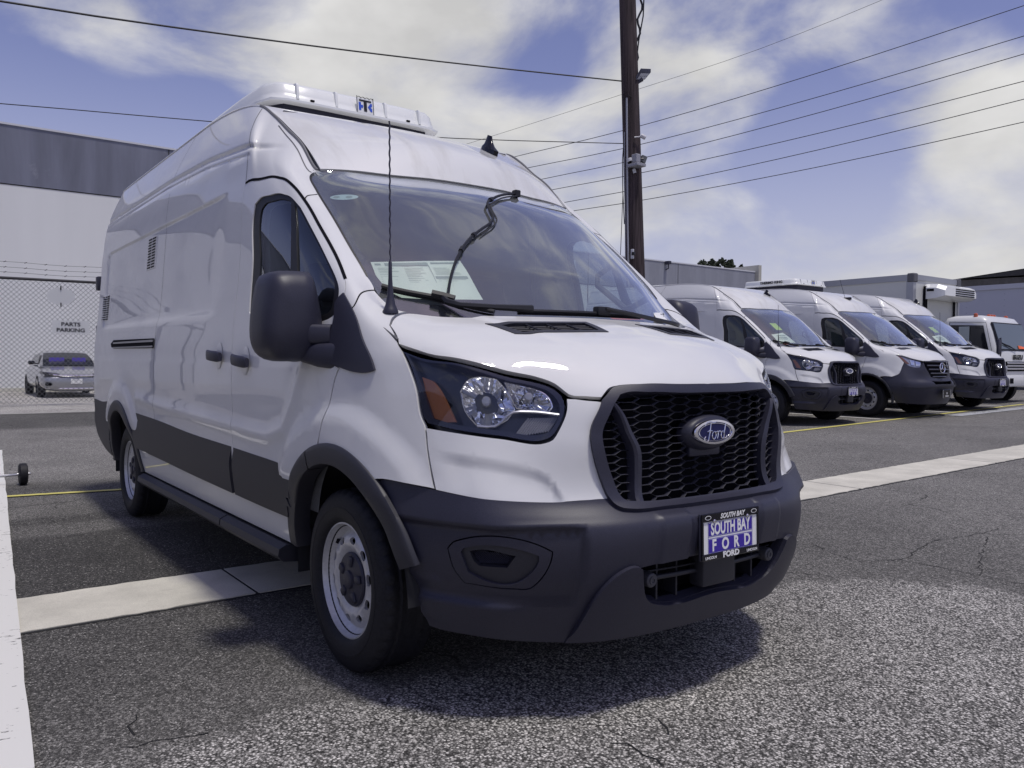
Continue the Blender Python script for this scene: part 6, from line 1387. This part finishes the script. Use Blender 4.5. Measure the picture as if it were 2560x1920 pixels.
# ---- the van with the slatted grille and ring emblem
def build_slat_van():
    r = copy_tree(hero, None, skip=('door_cladding', 'side_cladding', 'rear_cladding', 'fender', 'headlight', 'front_fascia', 'front_bumper', 'grille_surround', 'grille_mesh', 'grille_back', 'grille_blade', 'badge_boss', 'grille_badge', 'sensor_cover', 'radiator_fins', 'plate_holder', 'mast_antenna', 'bonnet', 'running_board', 'shade_backing'))
    r.name = 'cargo_van'; r['label'] = 'white high-roof van with slatted grille, ring emblem and refrigeration unit, second in the row behind'; r['group'] = 'white cargo vans parked in a row behind'
    LN = [(9.75, 5.25), (10.3, 5.05), (11.0, 4.88), (11.62, 4.82), (11.74, 4.35), (11.72, 4.15), (11.0, 4.1), (10.5, 4.25), (10.05, 4.65)]
    LOW = [(8.98, 3.02), (9.4, 3.02), (9.7, 3.3), (10.05, 4.0), (10.25, 4.38)]
    for sd in (1, -1):
        fr = SEAM_P+WS_CORNER+[(10.28, 7.3), (10.15, 6.6), (10.15, 5.9), (10.28, 5.1), (9.75, 5.28), (10.05, 4.64), (10.24, 4.4)]+LOW[::-1][1:]+[(8.6, 2.6), (8.2, 2.4), (7.89, 2.9), (7.89, 3.4)]+D_FRONT[::-1][1:]
        f = panel('fender', PAINT, r, fr, side=sd, res=.03, cut=arch_cut(.03, .50), shrink=.003, ret=.02)
        panel('mirror_sail', PLAST, f, SAIL, side=sd, off=.010, ret=.02, res=.06, dsp=None)
        arch_ring(f, .03, sd, -8, 188, r0=.46, r1=.50)
        h = panel('headlight', LENS, r, LN, side=sd, off=.0, ret=0, res=.05, dsp=None)
        panel('lamp_housing', mat('lamp_silver', (.42, .42, .46), .2, .6), h, LN, side=sd, off=-.03, ret=0, res=.05, dsp=None)
        panel('marker_lamp', AMBER, h, [(9.85, 5.1), (10.0, 4.95), (10.7, 4.35), (10.45, 4.35), (10.1, 4.65)], side=sd, off=-.012, ret=0, res=.06, dsp=None)
        panel('lamp_unit', CHROME, h, [(10.75, 4.78), (11.1, 4.75), (11.1, 4.3), (10.85, 4.3)], side=sd, off=-.018, ret=.01, res=.06, dsp=None); panel('lamp_unit', CHROME, h, [(11.2, 4.72), (11.6, 4.7), (11.6, 4.3), (11.25, 4.28)], side=sd, off=-.018, ret=.01, res=.06, dsp=None)
    HD = [(10.30, 7.72), (10.8, 7.63), (11.9, 7.645), (12.81, 7.67), (14, 7.685), (14, 4.82), (13, 4.86), (12, 4.86), (11.6, 4.9), (11.0, 4.93), (10.3, 5.12), (10.17, 5.9), (10.17, 6.6), (10.29, 7.3)]
    hd = panel('bonnet', PAINT, r, HD, half=True, res=.03, shrink=.003, ret=.02)
    for sd in (1, -1): panel('bonnet_vent', CLAD, hd, [(11.2, 7.3), (12.6, 7.35), (12.6, 7.0), (11.3, 6.95)], side=sd, off=.003, ret=.004, res=.1, smoothed=False)
    BU = LOW+[(10.5, 4.22), (11.0, 4.07), (11.73, 4.12), (11.78, 4.75), (12.2, 4.0), (12.7, 3.3), (14, 3.2), (14, 0), (13, 0), (12, 0), (11, 0), (10, 0), (9.3, 0), (8.9, 0), (8.8, 1), (8.8, 2)]
    bu = panel('front_bumper', PLAST, r, BU, half=True, res=.03, ret=.02, cut=arch_cut(.03, .50), dsp=None, off=.004, holes=[[(12.4, 2.6), (14, 2.6), (14, 1.7), (12.7, 1.7)]])
    for z_, w in ((1.35, .03), (1.55, .012)):
        for sd in (1, -1): panel('bumper_strake', PLAST, bu, [(9.8, z_+.22), (11.5, z_+.3), (14, z_+.3), (14, z_), (11.5, z_), (9.9, z_)], side=sd, off=w, ret=w, res=.1, dsp=None, smoothed=False)
        break
    G = [(11.79, 4.80), (12.4, 4.80), (14, 4.80), (14, 3.22), (12.72, 3.32), (12.2, 4.02)]
    panel('grille_back', DARK, r, G+[] , half=True, off=-.03, ret=0, res=.06, dsp=None, smoothed=False)
    for k, (z0, yh) in enumerate(((1.075, .46), (1.00, .43), (.925, .39), (.85, .33), (.785, .27))):
        b = MB(); y = np.linspace(-yh, yh, 15); P, n = fyz(y, np.full(15, z0), .004); b.tube([tuple(p) for p in P], .014, 6); b.build('grille_slat', mat('satin_grey', (.12, .12, .14), .3, .5), r)
    c, n = fyz([0], [.955], .045); Mx = frame(c[0], (1, 0, .08)); b = MB(); b.tube([Mx @ Vector((.095*math.cos(a), .095*math.sin(a), 0)) for a in np.linspace(0, 2*math.pi, 41)], .010, 8, cap=False)
    for a in (90, 210, 330):
        a = R_(a); t_ = Vector((-math.sin(a), math.cos(a), 0)); d_ = Vector((math.cos(a), math.sin(a), 0)); b.add([Mx @ (t_*.016), Mx @ (d_*.093), Mx @ (-t_*.016), Mx @ Vector((0, 0, .012))], [(0, 1, 3), (1, 2, 3), (0, 2, 1)])
    b.build('ring_emblem', CHROME, r)
    p = MB(); p.bevbox((1.055, -.16, .38), (1.075, .16, .54), .006, 1); pl = p.build('plate_holder', GLOSSB, r); q = MB(); q.box((1.0755, -.06, .41), (1.077, .07, .425)); q.box((1.0755, -.012, .45), (1.077, .012, .49)); 
    for y in (-.157, .150): q.box((1.0755, y, .385), (1.077, y+.007, .535))
    q.build('plate_edge', WHITE, pl)
    sh = [(8.9, .3), (14, .3), (14, 4.75), (12, 4.75), (11.2, 4.8), (9.8, 5.2), (9.2, 6.5), (8.05, 6.3), (7.9, 5.0), (7.9, 3.6), (8.3, 3.2), (8.9, 3.2)]
    panel('shade_backing', DARK, r, sh, half=True, off=-.09, ret=0, res=.1, dsp=None)  # dark skin added behind the nose panels so their gaps read as shade
    roof_unit(r, True)
    b = MB(); P = SR.P(np.array([2.0]), np.array([0.8]))[0]; b.bevbox(Vector(P)+Vector((-.09, -.03, -.02)), Vector(P)+Vector((.09, .03, .04)), .02, 2); b.tube([Vector(P)+Vector((-.05, 0, .02)), Vector(P)+Vector((-.16, -.03, .42))], .004, 5); b.build('roof_antenna', GLOSSB, r)
    return r
v2 = build_slat_van(); v2.location = (-5.66, 13.66, .18)
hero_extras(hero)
# ---- cab-over truck with box
def cab_truck():
    t = empty('cab_over_truck'); tag(t, 'white cab-over refrigerated box truck at the right edge with orange roof lights', 'truck')
    W = mat('truck_white', (.68, .685, .67), .35, coat=.4); b = MB()
    hw = 1.0
    def sec(z, xf, xb, w, r=.10): return [(x, y, z) for x, y in superring((xf+xb)/2, 0, (xf-xb)/2, w, 32, 7)]
    cab = MB(); cab.loft([sec(.55, .0, -1.45, hw), sec(.95, .02, -1.45, hw), sec(1.25, .0, -1.45, hw), sec(1.32, -.03, -1.45, hw*.995), sec(1.75, -.16, -1.43, hw*.97), sec(2.02, -.27, -1.41, hw*.94), sec(2.13, -.36, -1.36, hw*.90), sec(2.18, -.55, -1.2, hw*.78)]); cab.build('cab', W, t, sharp=50)
    def face(y): return 0
    # windscreen and side windows as raised panes with black surrounds
    def quad(nm, m, P, th=.012):
        P = [Vector(p) for p in P]; n = (P[1]-P[0]).cross(P[2]-P[0]).normalized(); q = MB(); k = len(P); q.add([p-n*.02 for p in P]+[p+n*th for p in P], [tuple(range(k))[::-1], tuple(range(k, 2*k))]+[(i, (i+1) % k, k+(i+1) % k, k+i) for i in range(k)]); return q.build(nm, m, t)
    xw = lambda z: float(np.interp(z, [1.32, 1.75, 2.02], [-.03, -.16, -.27]))
    quad('windscreen_surround', SEAL, [(xw(1.30)+.005, -.90, 1.30), (xw(1.30)+.005, .90, 1.30), (xw(2.0), .84, 2.0), (xw(2.0), -.84, 2.0)]); quad('windscreen', mat('truck_glass', (.10, .125, .13), .05, spec=.8), [(xw(1.34)+.014, -.86, 1.34), (xw(1.34)+.014, .86, 1.34), (xw(1.97)+.01, .81, 1.97), (xw(1.97)+.01, -.81, 1.97)])
    for s in (1, -1):
        f = (lambda P: P) if s < 0 else (lambda P: [P[0]]+P[1:][::-1])
        quad('door_window', mat('truck_glass_dark', (.018, .02, .024), .06, spec=.8), f([(-1.22, s*.990, 1.20), (-.22, s*.995, 1.20), (-.40, s*.958, 1.92), (-1.18, s*.955, 1.95)]), .006)
        d = MB(); d.tube([(-.14, s*1.004, .75), (-.15, s*1.004, 1.2), (-.34, s*.955, 1.99), (-1.2, s*.94, 2.03), (-1.30, s*1.0, 1.2), (-1.30, s*1.004, .75)], .006, 5); d.build('door_seam', SEAL, t)
        m = MB(); m.tube([(-.05, s*1.0, 1.55), (.10, s*1.18, 1.6), (.10, s*1.18, 1.15)], .014, 6); m.bevbox((.05, s*1.22-.09, 1.2), (.11, s*1.22+.09, 1.56), .02, 2); m.build('mirror', PLAST, t)
        k = MB(); k.bevbox((-.03, s*.78-.17, .74), (.045, s*.78+.17, .94), .03, 2); k.build('headlamp', mat('lamp_clear', (.55, .56, .6), .1, .5), t)
        wl = MB(); wl.lathe([(.0, .08), (.2, .08), (.22, .1), (.36, .1), (.38, .06), (.38, -.1), (0, -.1)], 32, Matrix.Translation((-.7, s*.82, .38)) @ Matrix.Rotation(s*-math.pi/2, 4, 'X')); wl.build('wheel', RUBBER, t)
        wr = MB(); wr.lathe([(.0, .08), (.2, .08), (.22, .1), (.36, .1), (.38, .06), (.38, -.3), (0, -.3)], 32, Matrix.Translation((-4.2, s*.9, .38)) @ Matrix.Rotation(s*-math.pi/2, 4, 'X')); wr.build('wheel', RUBBER, t)
    for z in (.98, .91, .84): g = MB(); g.bevbox((.01, -.62, z), (.05, .62, z+.042), .01, 1); g.build('grille_slat', mat('truck_silver', (.5, .5, .52), .3, .6), t)
    g = MB(); g.bevbox((-.02, -.66, .80), (.028, .66, 1.04), .01, 1); g.build('grille_back', DARK, t)
    bp = MB(); bp.bevbox((-.2, -1.0, .42), (.07, 1.0, .70), .04, 2); bp.build('front_bumper', W, t); bp = MB(); bp.box((.071, -.55, .50), (.076, -.35, .63)); bp.box((.071, -.85, .50), (.076, -.68, .63)); bp.build('bumper_recess', DARK, t)
    text('ISUZU', .16, frame((.024, 0, 1.14), (1, 0, .0)), BLACKL, t, bold=.006, xs=1.25, depth=.004)
    for y in (-.85, -.14, 0, .14, .85):
        l = MB(); l.loft([[(-.62+p, y+q, z) for p, q in superring(0, 0, .05*s, .045*s, 12, 2.5)] for z, s in ((2.15 if abs(y) < .5 else 2.10, 1), (2.215, .9), (2.23, .5))]); l.build('clearance_lamp', mat('clearance_amber', (.55, .10, .03), .25, coat=.5), t)
    w = MB(); w.tube([(.02, -.1, 1.31), (-.0, -.45, 1.42), (-.02, -.72, 1.47)], .012, 5); w.tube([(.0, -.38, 1.39), (-.06, -.75, 1.50), (.0, -.05, 1.33)], .01, 4); w.build('wiper', SEAL, t)
    o = mesh('orange_tag', [(.0, .1, 1.36), (.01, .5, 1.36), (-.04, .45, 1.42), (-.03, .12, 1.44)], [(0, 1, 2, 3)]); link('orange_tag', o, ORANGE, t)
    pp = MB(); pp.box((-.95, -1.0, 1.50), (-.70, -.998, 1.90)); pp.build('window_paper', mat('pale_paper', (.45, .5, .48), .7), t)
    W2 = mat('reefer_white', (.60, .605, .57), .45); b = MB(); b.box((-8.0, -1.25, .95), (-2.0, 1.25, 3.18)); b.build('cargo_box', W2, t)
    S_ = mat('box_edge_silver', (.36, .37, .40), .4, .5)
    for lo, hi in (((-8.02, -1.28, 3.12), (-1.98, -1.17, 3.28)), ((-8.02, 1.17, 3.12), (-1.98, 1.28, 3.28)), ((-2.07, -1.17, 3.14), (-1.975, 1.17, 3.28)), ((-2.16, -1.275, .95), (-1.98, -1.13, 3.12)), ((-2.1, 1.17, .95), (-1.98, 1.275, 3.12))): r = MB(); r.box(lo, hi); r.build('edge_trim', S_, t)
    for y0, y1 in ((-1.30, -1.09), (1.09, 1.30)): c = MB(); c.bevbox((-2.14, y0, 3.08), (-1.95, y1, 3.31), .02, 1); c.build('corner_cap', mat('cap_dark', (.12, .12, .13), .5, .3), t)
    sec2 = lambda x, z0, z1, y0, y1: [(x, y, z) for y, z in [(y0, z0), (y1, z0), (y1, z1-.10), (y1-.10, z1), (y0+.10, z1), (y0, z1-.10)]]
    u = MB(); u.loft([sec2(-1.98, 2.66, 3.06, -.72, 1.20), sec2(-1.66, 2.68, 3.04, -.72, 1.20), sec2(-1.48, 2.74, 2.97, -.62, 1.12)]); un = u.build('cooling_unit', UNITW, t, sharp=30)
    for k in range(4): z = 2.75+k*.055; s = MB(); s.box((-1.52, -.05, z), (-1.468, 1.0, z+.026)); s.build('unit_slot', DARK, un)
    s = MB(); s.box((-1.90, -.735, 2.86), (-1.72, -.715, 2.92)); s.build('unit_slot', DARK, un)
    for lo, hi in (((-1.98, -.74, 1.3), (-1.93, -.62, 3.0)), ((-1.98, .90, 1.3), (-1.94, .95, 2.66))): e = MB(); e.box(lo, hi); e.build('hose', DARK, t)
    ch = MB(); ch.box((-7.8, -.5, .5), (-.3, .5, .75)); ch.box((-7.8, -1.1, .8), (-2.0, 1.1, .949)); ch.build('chassis', DARK, t)
    return t
ct = cab_truck(); ct.location = (-5.75, 19.75, .25)
# ---- second box truck beyond it
def box_truck():
    t = empty('box_truck'); tag(t, 'pale lavender-grey box truck behind the cab-over truck at the right edge', 'truck')
    W = mat('box_lavender', (.50, .51, .57), .45); b = MB(); b.box((-15.5, 0, .95), (-5.6, 2.5, 3.42)); b.build('cargo_box', W, t)
    for lo, hi in (((-15.52, -.04, 3.36), (-5.58, .05, 3.52)), ((-15.52, 2.45, 3.36), (-5.58, 2.54, 3.52)), ((-5.68, -.03, .95), (-5.57, .08, 3.36)), ((-15.52, -.03, .90), (-5.58, .05, 1.02))): r = MB(); r.box(lo, hi); r.build('box_rail', mat('rail_pale', (.55, .56, .6), .4), t)
    for x in np.arange(-15, -6, 1.2):
        r = MB(); [r.box((x-.012, -.006, z-.012), (x+.012, .0, z+.012)) for z in np.arange(1.2, 3.3, .2)]; o = r.build('rivet_row', mat('rivet_grey', (.33, .34, .4), .4), t); o['kind'] = 'stuff'
    c = MB(); c.bevbox((-5.2, .2, .5), (-3.6, 2.3, 2.3), .15, 3); c.build('cab', W, t); ch = MB(); ch.box((-15, .5, .5), (-4., 2.0, .9)); ch.build('chassis', DARK, t)
    for x in (-4.4, -12.):
        for y in (.25, 2.25): w = MB(); w.lathe([(0, .1), (.22, .1), (.4, .09), (.42, .05), (.42, -.1), (0, -.1)], 28, Matrix.Translation((x, y, .42)) @ Matrix.Rotation(math.pi/2, 4, 'X')); w.build('wheel', RUBBER, t)
    return t
bt = box_truck(); bt.location = (0, 27., .38)
# ---- saloon car behind the fence
def sedan():
    t = empty('sedan'); tag(t, 'silver four-door sedan parked nose-out behind the fence', 'car')
    S_ = mat('silver_paint', (.40, .405, .42), .25, .55, coat=.7); D_ = mat('dark_glass_car', (.012, .014, .02), .04, spec=.9)
    def sec(x, zb, zt, w, e=3.2, n=28):
        c = (zb+zt)/2; h = (zt-zb)/2; return [(x, y*1.0, z) for y, z in superring(0, c, w, h, n, e)]
    b = MB(); b.loft([sec(.03, .32, .60, .58), sec(-.02, .22, .67, .74), sec(-.12, .19, .71, .84), sec(-.32, .18, .76, .90), sec(-.8, .17, .85, .925), sec(-1.3, .17, .93, .93, 3.4), sec(-1.7, .17, .965, .93, 3.8), sec(-3.4, .17, .99, .93, 3.8), sec(-4.3, .2, 1.0, .90), sec(-4.8, .28, .97, .82), sec(-4.88, .4, .9, .7)]); b.build('body', S_, t, sharp=60)
    c = MB(); c.loft([[(x, y*w, z) for y, z in [(-1, z0), (-.965, z0+(z1-z0)*.35), (-.80, z0+(z1-z0)*.90), (-.60, z0+(z1-z0)*.985), (0, z1), (.60, z0+(z1-z0)*.985), (.80, z0+(z1-z0)*.90), (.965, z0+(z1-z0)*.35), (1, z0)]] for x, z0, z1, w in ((-1.40, .90, .945, .82), (-1.85, .94, 1.18, .79), (-2.30, .95, 1.365, .75), (-2.75, .96, 1.42, .74), (-3.4, .96, 1.39, .74), (-4.1, .96, 1.18, .75), (-4.55, .96, 1.0, .75))]); c.build('roof', S_, t, sharp=40)
    w = MB(); w.loft([[(x+.02, y*wd, z+.006-.02*y*y) for y in (-1, -.6, 0, .6, 1)] for x, z, wd in ((-1.40, .955, .72), (-1.83, 1.182, .665), (-2.24, 1.352, .60))], cap=False); w.build('windscreen', D_, t)
    for a_, c_ in ((-.52, -.10), (.12, .50)): bl = MB(); bl.box((-1.70, a_, .93), (-1.68, c_, 1.10)); sv = bl.build('sun_shade', mat('shade_purple', (.10, .07, .42), .5), t); sv.location = (.06, 0, .10)
    for s in (1, -1):
        g = MB(); g.add([(-1.80, s*.775, 1.0), (-4.0, s*.75, 1.02), (-3.6, s*.66, 1.30), (-2.42, s*.655, 1.31)], [(0, 1, 2, 3)]); go = g.build('side_window', D_, t); go.location = (0, s*.02, .0)
        h = MB(); h.loft([[(x, s*y, z) for y, z in ((a, zz), (c_, zz2), (c_, zz2+hh), (a, zz+hh))] for x, a, c_, zz, zz2, hh in ((-.02, .44, .66, .66, .68, .05), (-.16, .46, .86, .665, .70, .075), (-.42, .6, .91, .69, .745, .05))]); h.build('headlight', mat('car_lamp', (.05, .05, .06), .1, spec=.8), t)
        f = MB(); f.bevbox((-.10, s*.66-.15, .36), (.012, s*.66+.15, .47), .03, 2); f.build('fog_recess', DARK, t)
        m = MB(); m.bevbox((-1.62, s*1.0-.09, .98), (-1.50, s*1.0+.09, 1.10), .035, 2); m.tube([(-1.56, s*.80, 1.0), (-1.56, s*.92, 1.02)], .02, 6); m.build('door_mirror', GLOSSB, t)
        for x in (-.95, -3.75):
            wl = MB(); wl.lathe([(0, .06), (.22, .07), (.24, .1), (.31, .1), (.33, .06), (.33, -.1), (0, -.1)], 32, Matrix.Translation((x, s*.83, .33)) @ Matrix.Rotation(s*-math.pi/2, 4, 'X')); wl.build('wheel', RUBBER, t)
    g = MB(); g.loft([[(.035-.04*abs(y), y, z) for y, z in ((-.46, .64), (-.30, .36), (.30, .36), (.46, .64))], [(.0-.04*abs(y), y, z) for y, z in ((-.46, .64), (-.30, .36), (.30, .36), (.46, .64))]]); g.build('grille', DARK, t)
    ch = MB(); ch.tube([(-.06, -.70, .70), (.02, -.42, .665), (.05, 0, .66), (.02, .42, .665), (-.06, .70, .70)], .022, 6); ch.tube([(-.10, -.80, .30), (.02, -.35, .28), (.03, 0, .28), (.02, .35, .28), (-.10, .80, .30)], .02, 6); ch.build('chrome_bar', CHROME, t)
    em = MB(); em.bevbox((.06, -.05, .60), (.075, -.03, .69), .004, 1); em.bevbox((.06, .03, .60), (.075, .05, .69), .004, 1); em.bevbox((.06, -.04, .635), (.075, .04, .655), .004, 1); em.build('emblem', CHROME, t)
    p = MB(); p.bevbox((.03, -.155, .42), (.045, .155, .57), .005, 1); pl = p.build('plate', WHITE, t)
    return t
se = sedan(); se.location = (-24.3, 1.72, .0)
